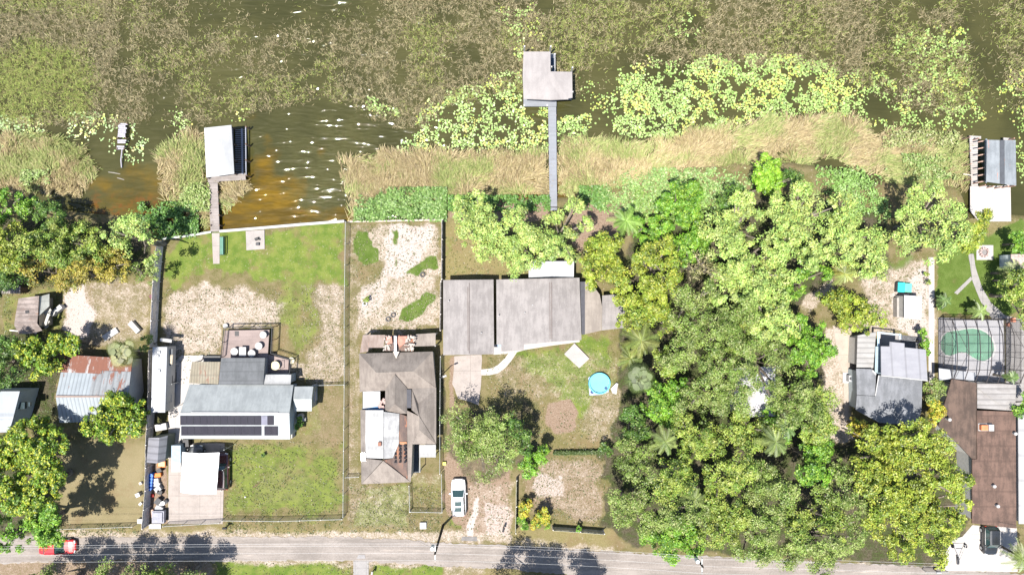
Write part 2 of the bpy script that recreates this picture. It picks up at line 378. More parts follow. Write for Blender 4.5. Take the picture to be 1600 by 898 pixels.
# ------------------------------------------------------------------ lake
def wcols(X, Y):
    px = X / S + 800; py = 449 - Y / S
    def zone(poly, f): return np.clip(sdf(px + (fbm(px * .03, py * .03) - .5) * f * 3, py + (fbm(px * .03 + 40, py * .03) - .5) * f * 2.4, poly) / f + .5, 0, 1)
    am = zone([(380, 225), (425, 220), (462, 262), (440, 300), (480, 330), (520, 345), (540, 380), (320, 380), (320, 280), (385, 285)], 60)
    am = np.maximum(am, zone([(130, 275), (300, 275), (330, 300), (300, 380), (120, 380)], 50) * .55)
    am = np.maximum(am, zone([(680, 285), (980, 285), (980, 340), (680, 340)], 20) * .8)
    rd = zone([(130, 305), (290, 310), (290, 350), (130, 350)], 20) * .8
    return {'wa': np.stack([am.ravel(), rd.ravel(), np.zeros(am.size)], 1)}
def water_mat():
    n = N('murky_lake_water'); a = n.sep(n.attr('wa').outputs[0])
    st = n.mp((.35, 1.3, 1), (0, 0, R(8))); w1 = n.noise(1.0, 1.5, .5, st, .4); w2 = n.noise(3.0, 1, .5, n.mp((.6, 1.2, 1), (0, 0, R(-12)))); big = n.noise(.12, 4, .6)
    col = n.mix(n.ss(big, .35, .65), (.034, .034, .012), (.052, .050, .018))
    am = n.mix(n.ss(n.noise(.55, 4, .6, st), .35, .65), (.060, .040, .006), (.120, .072, .006))
    col = n.mix(n.ss(n.ma('ADD', a[0], n.ma('MULTIPLY', n.ma('SUBTRACT', n.noise(.35, 4), .5), 1.1)), .1, 1.05), col, am)
    col = n.mix(n.ma('MULTIPLY', a[1], n.ss(n.noise(.7, 4), .45, .6)), col, (.10, .042, .010))
    h = n.ma('ADD', n.ma('MULTIPLY', w1, .9), n.ma('MULTIPLY', w2, .10))
    n.bump(h, 1.0, .26)
    m = n.fin(col, .025, 0, .5); n.p.inputs['IOR'].default_value = 1.33
    return m
wxs = axis_coords(-68, 68.01, .6, 900); wys = np.array(sorted(list(np.arange(4, 40, .6)) + [42, 46, 55, 75, 120, 250, 500, 900]))
gridmesh('lake_water', wxs, wys, lambda X, Y: X * 0 + WATER, water_mat(), wcols, kind='structure')

# ------------------------------------------------------------------ road, drives, paths (sheets just above the ground)
def flat(name, pts, z, mat, jitter=0, th=.06, step=6, kind='structure', **tg):
    P = []
    for i in range(len(pts)):
        a, b = pts[i], pts[(i + 1) % len(pts)]; L = math.hypot(b[0] - a[0], b[1] - a[1]); k = max(1, int(L / step)) if jitter else 1
        for j in range(k):
            t = j / k; P.append((a[0] + (b[0] - a[0]) * t + random.uniform(-1, 1) * jitter, a[1] + (b[1] - a[1]) * t + random.uniform(-1, 1) * jitter))
    m = MB(); m.slab(pw(P, z), th); return m.build(name, mat, kind=kind, **tg)
def road_mat():
    n = N('worn_asphalt'); st = n.mp((.12, 1.6, 1), (0, 0, R(-2.2))); a = n.noise(.9, 5, .65, st); b = n.noise(5, 5, .75); c = n.noise(.3, 4, .6)
    f = n.ma('ADD', n.ma('ADD', n.ma('MULTIPLY', a, .45), n.ma('MULTIPLY', b, .3)), n.ma('MULTIPLY', c, .25))
    col = n.mix(n.ss(f, .38, .62), (.155, .136, .122), (.245, .216, .196)); col = n.mix(n.ma('MULTIPLY', n.ss(n.noise(1.4, 6, .75, st), .58, .7), .7), col, (.36, .31, .27))
    col = n.mix(n.ma('MULTIPLY', n.ss(n.voro(.35, n.mp((1, 1, 1)), 'DISTANCE_TO_EDGE'), .012, 0), .35), col, (.11, .10, .095))
    n.bump(b, .3, .02); return n.fin(col, .9, 0, .2)
top = [(-300, 838), (0, 838), (180, 838), (350, 838), (545, 838), (700, 848), (800, 852), (940, 861), (1100, 868), (1400, 883), (1600, 896), (2000, 915)]
botm = [(2000, 980), (1600, 952), (1400, 938), (1100, 918), (940, 903), (800, 889), (700, 884), (545, 875), (350, 876), (180, 874), (0, 880), (-300, 884)]
flat('road', top + botm, .035, road_mat(), 2.0, step=5)
def conc(name, col, joints=0, var=.1, stain=.5):
    n = N(name); a = n.noise(.7, 5, .65); b = n.noise(7, 4, .7); f = n.ma('ADD', n.ma('MULTIPLY', a, .6), n.ma('MULTIPLY', b, .4))
    c = n.mix(n.ss(f, .3, .62), tuple(v * (1 - var * 2.5) for v in col), col)
    c = n.mix(n.ma('MULTIPLY', n.ss(n.noise(1.5, 6, .75), .55, .75), stain), c, tuple(v * k for v, k in zip(col, (.62, .57, .5))))
    if joints:
        br = n.new('ShaderNodeTexBrick'); n.lk(n.co(), br.inputs['Vector']); br.offset = 0
        br.inputs['Scale'].default_value = 1; br.inputs['Brick Width'].default_value = joints; br.inputs['Row Height'].default_value = joints
        br.inputs['Mortar Size'].default_value = .035; c = n.mix(n.ma('MULTIPLY', br.outputs['Fac'], .45), c, tuple(v * .45 for v in col))
    n.bump(b, .2, .01); return n.fin(c, .85, 0, .2)
CP = conc('pale_concrete', (.29, .255, .235), 2.6); CW = conc('white_concrete', (.37, .345, .325), 3.0, .06, .25); CG = conc('grey_concrete', (.25, .237, .23), 1.4)
flat('driveway', [(264, 692), (351, 692), (348, 818), (262, 818)], .05, CP)
flat('driveway', [(263, 572), (284, 555), (340, 555), (340, 606), (284, 640), (284, 691), (263, 691)], .046, CW, .4)
flat('driveway', [(710, 556), (753, 554), (752, 600), (748, 632), (735, 628), (716, 622), (707, 600)], .05, CP, .6)
flat('path', [(752, 577), (768, 575), (778, 570), (790, 558), (797, 548), (809, 548), (800, 562), (790, 574), (778, 583), (764, 586), (752, 586)], .055, CW)
flat('path', [(771, 538), (905, 530), (906, 534), (860, 540), (822, 546), (800, 552), (771, 554)], .05, CW)
flat('path', rect(1451, 402, 1460, 600), .05, CW)
flat('path', [(1301, 508), (1326, 520), (1333, 540), (1332, 575), (1326, 582), (1326, 690), (1320, 690), (1318, 585), (1308, 560), (1305, 530)], .05, conc('sandy_concrete', (.33, .283, .24), 2.8))
flat('path', [(1513, 397), (1521, 396), (1525, 420), (1534, 448), (1548, 472), (1570, 492), (1600, 500), (1600, 640), (1572, 640), (1572, 500), (1550, 498), (1533, 472), (1520, 440)], .05, CG, .3)
flat('path', [(1517, 432), (1520, 436), (1496, 460), (1491, 457)], .046, CG)
flat('driveway', [(1519, 820), (1589, 824), (1590, 893), (1476, 891), (1478, 862), (1490, 842), (1504, 838)], .05, CW, .2)
flat('driveway', [(552, 876), (576, 876), (576, 960), (552, 960)], .06, CG)
flat('path', [(560, 866), (570, 866), (571, 872), (557, 872)], .065, plain('dark_culvert_lid', (.2, .19, .19)))
flat('road_patch', [(722, 838), (745, 838), (746, 845), (720, 844)], .05, plain('dark_asphalt_patch', (.14, .13, .125)))
flat('path', [(331, 364), (343, 364), (343, 412), (333, 412)], .05, CP)
flat('patio', [(1516, 291), (1579, 290), (1580, 346), (1530, 346), (1516, 330)], .05, CW)
flat('patio', rect(1526, 383, 1552, 406), .055, CW)

# ------------------------------------------------------------------ scattered low vegetation
def pts_in(polys, n, dens=None, thr=None, nsc=.05, edge=0):
    polys = polys if isinstance(polys[0], list) else [polys]; out = []
    areas = []
    for p in polys:
        xs = [q[0] for q in p]; ys = [q[1] for q in p]; areas.append((max(xs) - min(xs)) * (max(ys) - min(ys)))
    for p, ar in zip(polys, areas):
        k = int(n * ar / sum(areas)); xs = [q[0] for q in p]; ys = [q[1] for q in p]
        x = RNG.uniform(min(xs), max(xs), k); y = RNG.uniform(min(ys), max(ys), k)
        wob = edge * 2.5 * (fbm(x * .05 + 5, y * .05 + 9) - .5) + RNG.normal(0, edge * .35 + .01, k)
        keep = sdf(x, y, p) + wob > 0
        if thr is not None: keep &= fbm(x * nsc + 3, y * nsc + 7, 4) + RNG.normal(0, .045, k) > thr
        out.append(np.stack([x[keep], y[keep]], 1))
    return np.concatenate(out)
def cut(P, poly, edge=4):
    d = sdf(P[:, 0] + edge * 2 * (fbm(P[:, 0] * .06, P[:, 1] * .06) - .5), P[:, 1], poly) + RNG.normal(0, edge * .3 + .01, len(P)); return P[d < 0]
def blades(P, z0, L, wd, tilt, az, cols, name, mat, bend=False, **tg):
    """P pixel points; az array or None; tilt mean angle from vertical"""
    n = len(P); k = S * (H - z0 - .4) / H
    B = np.stack([(P[:, 0] - 800) * k, (449 - P[:, 1]) * k, np.full(n, z0)], 1)
    a = RNG.uniform(0, 2 * np.pi, n) if az is None else az
    t = np.clip(RNG.normal(tilt, .22, n), .1, 1.5); l = L * RNG.uniform(.6, 1.3, n); w = wd * RNG.uniform(.7, 1.3, n)
    D = np.stack([np.cos(a), np.sin(a)], 1); Q = np.stack([-np.sin(a), np.cos(a)], 1)
    h = l * np.sin(t); v = l * np.cos(t); V = np.zeros((n, 4, 3))
    tip = B.copy(); tip[:, :2] += D * h[:, None]; tip[:, 2] += v
    V[:, 0] = B; V[:, 1] = B; V[:, 2] = tip; V[:, 3] = tip
    V[:, 0, :2] -= Q * w[:, None] * .5; V[:, 1, :2] += Q * w[:, None] * .5; V[:, 2, :2] += Q * w[:, None] * .2; V[:, 3, :2] -= Q * w[:, None] * .2
    C = np.repeat(cols, 4, 0)
    return npmesh(name, V.reshape(-1, 3), None, mat, {'col': C}, kind='stuff', **tg)
def pick(n, table, jit=.15, key=None):
    T = np.array(table, float); i = RNG.integers(0, len(T), n) if key is None else np.clip((key * len(T)).astype(int), 0, len(T) - 1)
    return np.clip(T[i] * (1 + RNG.normal(0, jit, (n, 1))), .004, .9)
def leaf_mat(name, trans=.22, rough=.55):
    n = N(name); c = n.attr('col').outputs[0]
    c2 = n.mix(n.ma('MULTIPLY', n.noise(3.0, 3), .2), c, (.6, .6, .6), 'MULTIPLY')
    n.fin(c2, rough, 0, .5)
    tr = n.new('ShaderNodeBsdfTranslucent'); n.lk(n.mix(.6, c2, (.30, .34, .05), 'MIX') if False else c2, tr.inputs[0])
    ms = n.new('ShaderNodeMixShader'); ms.inputs[0].default_value = trans
    n.lk(n.p.outputs[0], ms.inputs[1]); n.lk(tr.outputs[0], ms.inputs[2]); n.lk(ms.outputs[0], n.out.inputs[0]); return n.m
GRASSM = leaf_mat('reed_and_grass_blades', .2, .7); LEAFM = leaf_mat('foliage', .12, .5)

# sparse emergent reeds across the open lake
chan = [[(196, -20), (212, -20), (200, 60), (184, 130), (172, 200), (150, 215), (152, 190), (172, 120)],
        [(280, -40), (400, -40), (400, 20), (360, 45), (290, 50)], [(470, -30), (600, -30), (600, 30), (520, 35), (455, 45), (400, 60), (400, 10)],
        [(270, 110), (285, 100), (275, 170), (240, 200), (230, 150)], [(350, 110), (352, 200), (345, 200), (342, 110)],
        [(1488, -40), (1560, -40), (1570, 60), (1572, 120), (1600, 150), (1600, 215), (1450, 215), (1490, 190), (1530, 150), (1515, 80)],
        [(1375, 5), (1395, 5), (1396, 70), (1372, 70)], [(1350, 140), (1400, 145), (1410, 170), (1370, 190)], [(975, 40), (1035, 30), (1000, 62), (975, 75)],
        [(900, 110), (1000, 100), (980, 130), (930, 230), (900, 200)], [(925, 80), (990, 75), (990, 120), (925, 110)]]
zoneL = [(-90, -60), (190, -60), (185, 60), (160, 140), (140, 190), (60, 200), (-90, 190)]
zoneA = [(-90, -60), (1690, -60), (1690, 180), (1500, 175), (1430, 170), (1340, 130), (1240, 95), (1130, 105), (1050, 95), (985, 110), (960, 130), (915, 150), (800, 140),
         (720, 160), (660, 195), (600, 200), (560, 170), (500, 150), (430, 165), (330, 190), (280, 200), (240, 190), (190, 200), (150, 190), (60, 200), (-90, 190)]
P = np.concatenate([pts_in(zoneA, 300000, thr=.33, nsc=.035, edge=10), pts_in(zoneL, 26000, edge=10)])
for c in chan: P = P[(sdf(P[:, 0] + 22 * (fbm(P[:, 0] * .05, P[:, 1] * .05) - .5), P[:, 1], c) + RNG.normal(0, 6, len(P)) < 0) | (RNG.random(len(P)) < .07)]
sel = sdf(P[:, 0], P[:, 1], [(250, -60), (600, -60), (620, 60), (560, 150), (300, 200), (220, 190), (215, 60)]) > 0
thin = fbm(P[:, 0] * .03 + 31, P[:, 1] * .045 + 3) > .42; P = P[~sel | thin | (RNG.random(len(P)) < .25)]
P = P[fbm(P[:, 0] * .22, P[:, 1] * .22, 3) > RNG.uniform(.32, .62, len(P))]
key = np.clip(sdf(P[:, 0] + 60 * (fbm(P[:, 0] * .03, P[:, 1] * .03) - .5), P[:, 1] + 60 * (fbm(P[:, 0] * .03 + 9, P[:, 1] * .03) - .5), [(-90, 90), (60, 65), (120, 75), (155, 130), (140, 190), (-90, 200)]) / 30 + .5, 0, 1)
XTRA = None
key2 = np.clip((fbm(P[:, 0] * .012 + 7, P[:, 1] * .02) - .5) * 5 + .15 + (P[:, 0] > 950) * .25, 0, 1) * .65
brown = pick(len(P), [(.27, .22, .12), (.16, .13, .065), (.40, .34, .20), (.10, .09, .045), (.17, .15, .075), (.24, .22, .11)])
green = pick(len(P), [(.22, .28, .055), (.31, .35, .09), (.11, .14, .03), (.24, .21, .085)])
g = RNG.random(len(P)) < np.maximum(key, key2)
blades(P, WATER, .38, .055, 1.05, None, np.where(g[:, None], green, brown), 'emergent_reeds', GRASSM)
# straw coloured reed belt along the shore
belt = [[(-90, 215), (60, 205), (130, 225), (150, 270), (125, 310), (60, 305), (-90, 300)], [(245, 235), (290, 205), (318, 210), (320, 285), (328, 345), (310, 365), (300, 340), (262, 320), (240, 285)],
        [(343, 285), (385, 282), (380, 310), (350, 335), (343, 335)],
        [(528, 250), (600, 235), (700, 235), (800, 240), (856, 235), (856, 300), (700, 330), (640, 320), (560, 345), (543, 345), (535, 300)],
        [(870, 215), (930, 215), (980, 225), (1100, 200), (1200, 182), (1330, 180), (1370, 205), (1450, 205), (1512, 215), (1514, 300), (1420, 300), (1350, 270), (1300, 250), (1180, 270), (1050, 300), (980, 320), (870, 310)]]
def swirl(P, mean, amp=3.5, sc=.02): return mean + amp * (fbm(P[:, 0] * sc + 50, P[:, 1] * sc + 20) - .5) + RNG.normal(0, .45, len(P))
P = pts_in(belt, 420000, edge=22); P = P[fbm(P[:, 0] * .10, P[:, 1] * .10, 4) > RNG.uniform(.28, .64, len(P))]
ds_ = np.max([sdf(P[:, 0], P[:, 1], b_) for b_ in belt], axis=0); P = P[np.clip(ds_ / 26 + .12, 0, 1) > RNG.random(len(P))]
ky = fbm(P[:, 0] * .02 + 11, P[:, 1] * .03 + 5)
c1 = pick(len(P), [(.42, .34, .185), (.34, .265, .14), (.24, .18, .095), (.50, .42, .25), (.33, .29, .13)])
c2 = pick(len(P), [(.27, .32, .10), (.36, .38, .15), (.20, .25, .07)])
gg = RNG.random(len(P)) < np.clip((ky - .5) * 5 + .35 + .5 * ((P[:, 0] > 1380)) + .3 * (P[:, 0] < 200), 0, .85)
blades(P, WATER, 1.0, .06, 1.12, swirl(P, R(60), 7, .028), np.where(gg[:, None], c2, c1), 'shore_reeds', GRASSM)
# broad leaved marsh plants
def leafclump(P, z0, h, size, cols, name, mat=None, **tg):
    n = len(P); z = z0 + RNG.uniform(.1, 1, n) ** .7 * h; k = S * (H - z) / H
    c = np.stack([(P[:, 0] - 800) * k, (449 - P[:, 1]) * k, z], 1)
    return npmesh(name, quads(c, RNG.normal(0, 1, (n, 3)) * .55 + [0, 0, 1], size), None, mat or LEAFM, {'col': np.repeat(cols, 4, 0)}, **tg)
def quads(C, Nn, size, asp=.55):
    n = len(C); Nn = Nn / (np.linalg.norm(Nn, axis=1, keepdims=True) + 1e-9)
    r = RNG.normal(0, 1, (n, 3)); U = np.cross(Nn, r); U /= np.linalg.norm(U, axis=1, keepdims=True) + 1e-9; Vv = np.cross(Nn, U)
    s = size * RNG.uniform(.65, 1.35, (n, 1)) * .5
    out = np.zeros((n, 4, 3)); out[:, 0] = C - U * s; out[:, 1] = C - Vv * s * asp; out[:, 2] = C + U * s; out[:, 3] = C + Vv * s * asp
    return out.reshape(-1, 3)
marsh = [([(552, 346), (578, 322), (600, 300), (626, 306), (640, 292), (668, 300), (696, 306), (698, 346)], 13000, [(.10, .18, .04), (.15, .22, .07), (.07, .13, .03)], .8),
         ([(945, 300), (1030, 262), (1110, 270), (1180, 290), (1160, 320), (1060, 320), (960, 335), (935, 325)], 14000, [(.13, .22, .06), (.17, .26, .085), (.10, .17, .045), (.20, .23, .09)], .9),
         ([(1275, 262), (1310, 258), (1350, 280), (1390, 315), (1392, 350), (1350, 330), (1300, 300)], 8000, [(.13, .23, .05), (.17, .26, .08), (.10, .17, .04)], .8),
         ([(700, 305), (860, 312), (860, 325), (700, 330)], 5000, [(.06, .13, .025), (.08, .16, .03)], .8), ([(905, 290), (935, 290), (955, 325), (905, 328)], 3000, [(.06, .13, .025), (.08, .15, .03)], .9),
         ([(1410, 250), (1460, 240), (1500, 280), (1430, 275)], 2500, [(.13, .2, .05), (.19, .22, .09)], .7),
         ([(35, 265), (75, 265), (80, 285), (30, 290)], 1200, [(.15, .22, .06), (.19, .22, .09)], .7), ([(280, 290), (325, 285), (328, 330), (290, 320)], 2500, [(.14, .2, .05), (.19, .22, .08)], .8),
         ([(215, 335), (290, 315), (310, 345), (310, 366), (255, 374), (215, 350)], 5000, [(.05, .12, .02), (.08, .15, .03)], .7),
         ([(985, 290), (1160, 315), (1100, 350), (1000, 350)], 8000, [(.12, .20, .04), (.15, .22, .05), (.09, .15, .03)], 1.4),
         ([(1380, 205), (1500, 205), (1500, 225), (1390, 230)], 1800, [(.16, .2, .06), (.2, .2, .09)], .6)]
P = []; C = []; Hh = []
for poly, n_, t_, h_ in marsh:
    q = pts_in(poly, int(n_ * 1.4), edge=26); q = q[fbm(q[:, 0] * .09, q[:, 1] * .09, 3) > RNG.uniform(.2, .5, len(q))]; P.append(q); C.append(np.clip(pick(len(q), t_, .18) * 1.45, 0, .6)); Hh.append(np.full(len(q), h_))
P = np.concatenate(P); C = np.concatenate(C)
leafclump(P, WATER + .1, .9, .30, C, 'marsh_plants', kind='stuff')
# weeds and rough grass on land for texture
wz = [(rect(255, 450, 540, 600), 2500), (rect(350, 690, 536, 806), 2500), (rect(545, 350, 690, 515), 1800), (rect(760, 545, 968, 705), 2600), (rect(830, 712, 945, 822), 1200), (rect(545, 755, 692, 832), 1800),
      (rect(350, 808, 536, 834), 900), (rect(335, 880, 690, 960), 1800), (rect(0, 440, 100, 700), 4000), (rect(100, 818, 225, 836), 500), (rect(1345, 405, 1450, 520), 900), (rect(697, 350, 820, 430), 800), (rect(700, 740, 800, 838), 700)]
P = np.concatenate([pts_in(p, k, thr=.45, nsc=.09) for p, k in wz])
avoid = [rect(345, 510, 456, 602), rect(0, 608, 50, 680), rect(20, 458, 80, 524), rect(883, 537, 920, 574), rect(917, 580, 956, 617), rect(560, 515, 690, 756)]
for a_ in avoid: P = cut(P, a_, .1)
leafclump(P, .0, .10, .19, pick(len(P), [(.08, .11, .024), (.11, .12, .035), (.13, .11, .05), (.065, .09, .02)], .15), 'lawn_weeds', kind='stuff')
# fallen leaves / shell fragments on the sandy yards
wz = [(rect(258, 450, 440, 560), 2600), (rect(470, 445, 536, 598), 2200), (rect(548, 350, 688, 515), 2200), (rect(838, 712, 940, 815), 900), (rect(545, 755, 690, 830), 1300), (rect(1345, 410, 1450, 520), 900), (rect(102, 445, 236, 540), 1200), (rect(545, 520, 563, 755), 400), (rect(760, 560, 968, 700), 1200)]
P = np.concatenate([pts_in(p, k, thr=.47, nsc=.11) for p, k in wz])
for a_ in avoid: P = cut(P, a_, .1)
P = cut(P, rect(345, 510, 456, 602), .1)
leafclump(P, .01, .04, .13, pick(len(P), [(.30, .26, .22), (.25, .2, .155), (.19, .15, .10)], .1), 'leaf_litter', kind='stuff')

# lily pads
def pads(groups, name='lily_pads'):
    Ps = []
    for poly, n_, thr, nsc in groups: Ps.append(pts_in(poly, int(n_ * 1.25), thr=thr, nsc=nsc, edge=12))
    P = np.concatenate(Ps); n = len(P); k = S * (H - WATER) / H
    # keep pads from piling up: one pad to a cell
    cell = np.floor(P / 2.1).astype(int); _, ui = np.unique(cell[:, 0] * 5000 + cell[:, 1], return_index=True); P = P[ui]; n = len(P)
    r = RNG.uniform(.065, .142, n); a0 = RNG.uniform(0, 2 * np.pi, n); m = 8
    ang = a0[:, None] + np.linspace(.15, 2 * np.pi - .15, m)[None]
    V = np.zeros((n, m + 1, 3)); cx = (P[:, 0] - 800) * k; cy = (449 - P[:, 1]) * k; z = WATER + .02 + RNG.uniform(0, .09, n)
    V[:, 0, 0] = cx; V[:, 0, 1] = cy
    V[:, 1:, 0] = cx[:, None] + r[:, None] * np.cos(ang); V[:, 1:, 1] = cy[:, None] + r[:, None] * np.sin(ang)
    tx = RNG.normal(0, .12, n); ty = RNG.normal(0, .12, n)
    V[:, :, 2] = z[:, None] + (V[:, :, 0] - cx[:, None]) * tx[:, None] + (V[:, :, 1] - cy[:, None]) * ty[:, None]
    ky = fbm(P[:, 0] * .03 + 61, P[:, 1] * .03 + 2)
    c1 = pick(n, [(.21, .30, .085), (.27, .36, .12), (.16, .25, .06)], .12); c2 = pick(n, [(.33, .37, .07), (.28, .34, .08), (.36, .33, .10)], .12)
    left = (P[:, 0] < 260)[:, None]
    C = np.where((RNG.random(n) < np.clip((ky - .5) * 4 + .08, .04, .6))[:, None], c2, c1); C = np.where(left, C * [1.15, 1.12, 1.6], C)
    mt = N('lily_pad_leaf'); mt.fin(mt.attr('col').outputs[0], .4, 0, .4)
    return npmesh(name, V.reshape(-1, 3), None, mt.m, {'col': np.repeat(C, m + 1, 0)}, nper=m + 1, kind='stuff')
pads([([(955, 150), (985, 105), (1010, 95), (1060, 110), (1120, 85), (1230, 85), (1300, 110), (1320, 150), (1345, 185), (1300, 190), (1200, 185), (1120, 200), (1060, 215), (1000, 215), (960, 195)], 20000, .43, .09),
      ([(1300, 105), (1360, 110), (1400, 130), (1400, 150), (1365, 145), (1340, 160), (1370, 200), (1340, 195), (1300, 150)], 1200, .45, .09),
      ([(1395, 60), (1500, 40), (1515, 120), (1530, 160), (1540, 185), (1500, 200), (1380, 215), (1370, 190), (1420, 150)], 4600, .50, .1),
      ([(640, 215), (670, 170), (700, 150), (740, 140), (790, 110), (812, 115), (815, 230), (760, 235), (700, 232), (650, 240), (615, 235)], 5200, .46, .09),
      ([(812, 165), (856, 170), (856, 235), (815, 240)], 900, .44, .08), ([(870, 178), (925, 178), (925, 215), (900, 228), (870, 225)], 800, .45, .09),
      ([(905, 120), (950, 125), (955, 200), (925, 190)], 260, .5, .12), ([(568, 150), (590, 152), (622, 172), (624, 184), (600, 178), (580, 168)], 240, .40, .1),
      ([(775, 10), (830, 5), (850, 40), (850, 65), (820, 62), (805, 95), (798, 40), (775, 35)], 420, .42, .1), ([(806, 70), (820, 62), (820, 92), (808, 95)], 90, .3, .1),
      ([(1590, 105), (1680, 90), (1680, 150), (1560, 150), (1555, 135), (1585, 125)], 700, .42, .08), ([(1558, 165), (1600, 175), (1680, 190), (1680, 280), (1600, 290), (1580, 230), (1600, 200)], 1100, .42, .08),
      ([(-60, 180), (60, 185), (72, 205), (60, 225), (-60, 235)], 1200, .42, .09), ([(105, 185), (140, 175), (167, 190), (165, 205), (140, 212), (138, 225), (110, 215)], 380, .40, .1),
      ([(-60, 225), (20, 225), (30, 245), (0, 265), (-60, 265)], 400, .44, .09), ([(175, 180), (185, 190), (180, 240), (170, 240)], 60, .4, .1),
      ([(200, 183), (215, 200), (238, 225), (232, 245), (205, 258), (192, 250), (198, 215)], 330, .42, .1), ([(264, 165), (280, 168), (302, 200), (298, 212), (275, 205)], 140, .42, .1),
      ([(360, 165), (390, 165), (388, 190), (365, 190)], 30, .4, .1), ([(975, 275), (1010, 285), (990, 310), (955, 300)], 260, .4, .1), ([(1075, 20), (1100, 40), (1080, 60), (1030, 55)], 160, .5, .12)])
# ------------------------------------------------------------------ trees
TY = {  # leaf size, clump radius, leaves per clump, clump colours, per leaf accents (colour, share)
 'camphor': (.30, .78, 62, [(.17, .215, .058), (.145, .19, .046), (.20, .235, .072), (.12, .165, .04)], ((.25, .27, .09), .2)),
 'yellow':  (.30, .72, 62, [(.155, .18, .032), (.13, .16, .028), (.18, .20, .036), (.10, .135, .024)], ((.24, .235, .045), .2)),
 'mango':   (.34, .62, 60, [(.07, .12, .014), (.09, .14, .018), (.05, .095, .012), (.12, .16, .02)], ((.26, .27, .03), .30)),
 'oak':     (.24, .85, 78, [(.095, .13, .036), (.12, .155, .048), (.08, .115, .028), (.14, .165, .065)], ((.20, .21, .11), .2)),
 'mid':     (.28, .75, 62, [(.105, .145, .032), (.135, .17, .042), (.08, .12, .026), (.16, .18, .05)], ((.22, .23, .07), .18)),
 'dark':    (.28, .75, 60, [(.035, .075, .016), (.05, .095, .02), (.065, .11, .026)], ((.10, .15, .035), .15)),
 'ochre':   (.26, .72, 60, [(.20, .155, .035), (.165, .13, .03), (.15, .15, .045), (.24, .19, .045)], ((.28, .2, .06), .2)),
 'lime':    (.26, .55, 60, [(.125, .225, .022), (.10, .19, .02), (.15, .25, .03)], ((.22, .32, .05), .2)),
 'bright':  (.30, .62, 60, [(.075, .15, .018), (.10, .185, .024), (.055, .12, .016)], ((.17, .25, .04), .2)),
 'dead':    (.20, .9, 22, [(.24, .19, .15), (.20, .155, .12), (.17, .15, .09)], ((.30, .26, .2), .3)),
 'croton':  (.26, .45, 50, [(.20, .20, .03), (.24, .17, .03), (.10, .16, .02)], ((.35, .28, .04), .3)),
}
def bark_mat():
    n = N('grey_brown_bark'); a = n.noise(3, 5, .7, n.mp((1, 1, .3))); n.bump(a, .6, .05)
    return n.fin(n.mix(n.ss(a, .35, .65), (.10, .08, .06), (.24, .21, .175)), .95, 0, .1)
BARK = bark_mat()
for k_ in TY:
    v_ = TY[k_]; g_ = {'dark': 1.3, 'oak': 1.55, 'mid': 1.5, 'camphor': 1.9, 'bright': 1.5}.get(k_, 1.42)
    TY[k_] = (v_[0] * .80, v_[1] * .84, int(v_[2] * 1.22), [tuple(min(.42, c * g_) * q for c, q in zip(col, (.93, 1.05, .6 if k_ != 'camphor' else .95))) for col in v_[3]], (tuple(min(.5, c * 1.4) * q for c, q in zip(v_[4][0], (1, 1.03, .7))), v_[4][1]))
def crown(cx, cy, lobes, ty, rng, dens=1.0):
    """lobes: world (x,y,z,r,flat). returns vertices and colours"""
    sz, cr, nl, cols, acc = TY[ty]; CC = []; TT = []
    for (x, y, z, r, fl) in lobes:
        cr_ = min(cr, r * .42); n = max(8, int(5.4 * r * r / (cr_ * cr_) * .62 * dens))
        u = rng.uniform(-.22, 1, n); a = rng.uniform(0, 2 * np.pi, n); q = np.sqrt(1 - u * u)
        rr = r * rng.uniform(.70, 1.0, n) * (1 + .16 * np.sin(a * rng.integers(3, 6) + rng.uniform(0, 6)))
        rr = np.maximum(rr - cr_ * .45, .1)
        CC.append(np.stack([x + rr * q * np.cos(a), y + rr * q * np.sin(a), z + rr * u * fl + rng.normal(0, .22, n) * r * .5], 1))
        TT.append(np.full(n, cr_))
    CC = np.concatenate(CC); TT = np.concatenate(TT)
    bo = fbm(CC[:, 0] * .42 + 400, CC[:, 1] * .42 + 300, 2); big_ = TT > .5
    CC[:, 2] += np.where(big_, (bo - .5) * 5.6, 0); kp = (~big_) | (bo > rng.uniform(.18, .44, len(bo)) * (.45 if ty == 'mango' else 1)); CC = CC[kp]; TT = TT[kp]
    keep = rng.random(len(CC)) > .12; CC = CC[keep]; TT = TT[keep]; m = len(CC)
    tone = np.array(cols)[rng.integers(0, len(cols), m)] * rng.uniform(.58, 1.34, (m, 1))
    cs = TT * rng.uniform(.55, 1.25, m); cnt = np.maximum(6, (nl * (TT / cr) ** 2 * rng.uniform(.65, 1.2, m))).astype(int)
    idx = np.repeat(np.arange(m), cnt); k = len(idx)
    d = rng.normal(0, 1, (k, 3)); d /= np.linalg.norm(d, axis=1, keepdims=True); d[:, 2] = np.where(d[:, 2] < -.35, -d[:, 2], d[:, 2])
    p = CC[idx] + d * (cs[idx] * rng.uniform(.45, 1.12, k))[:, None] * [1, 1, .75]
    nn = d * 1.0 + rng.normal(0, .42, (k, 3)) + [0, 0, .6]
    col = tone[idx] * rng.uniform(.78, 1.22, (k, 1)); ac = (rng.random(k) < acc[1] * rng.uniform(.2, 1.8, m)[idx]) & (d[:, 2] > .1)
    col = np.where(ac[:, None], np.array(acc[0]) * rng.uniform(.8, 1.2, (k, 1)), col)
    return quads(p, nn, sz), np.repeat(np.clip(col, .005, .6), 4, 0), CC
NT = [0]
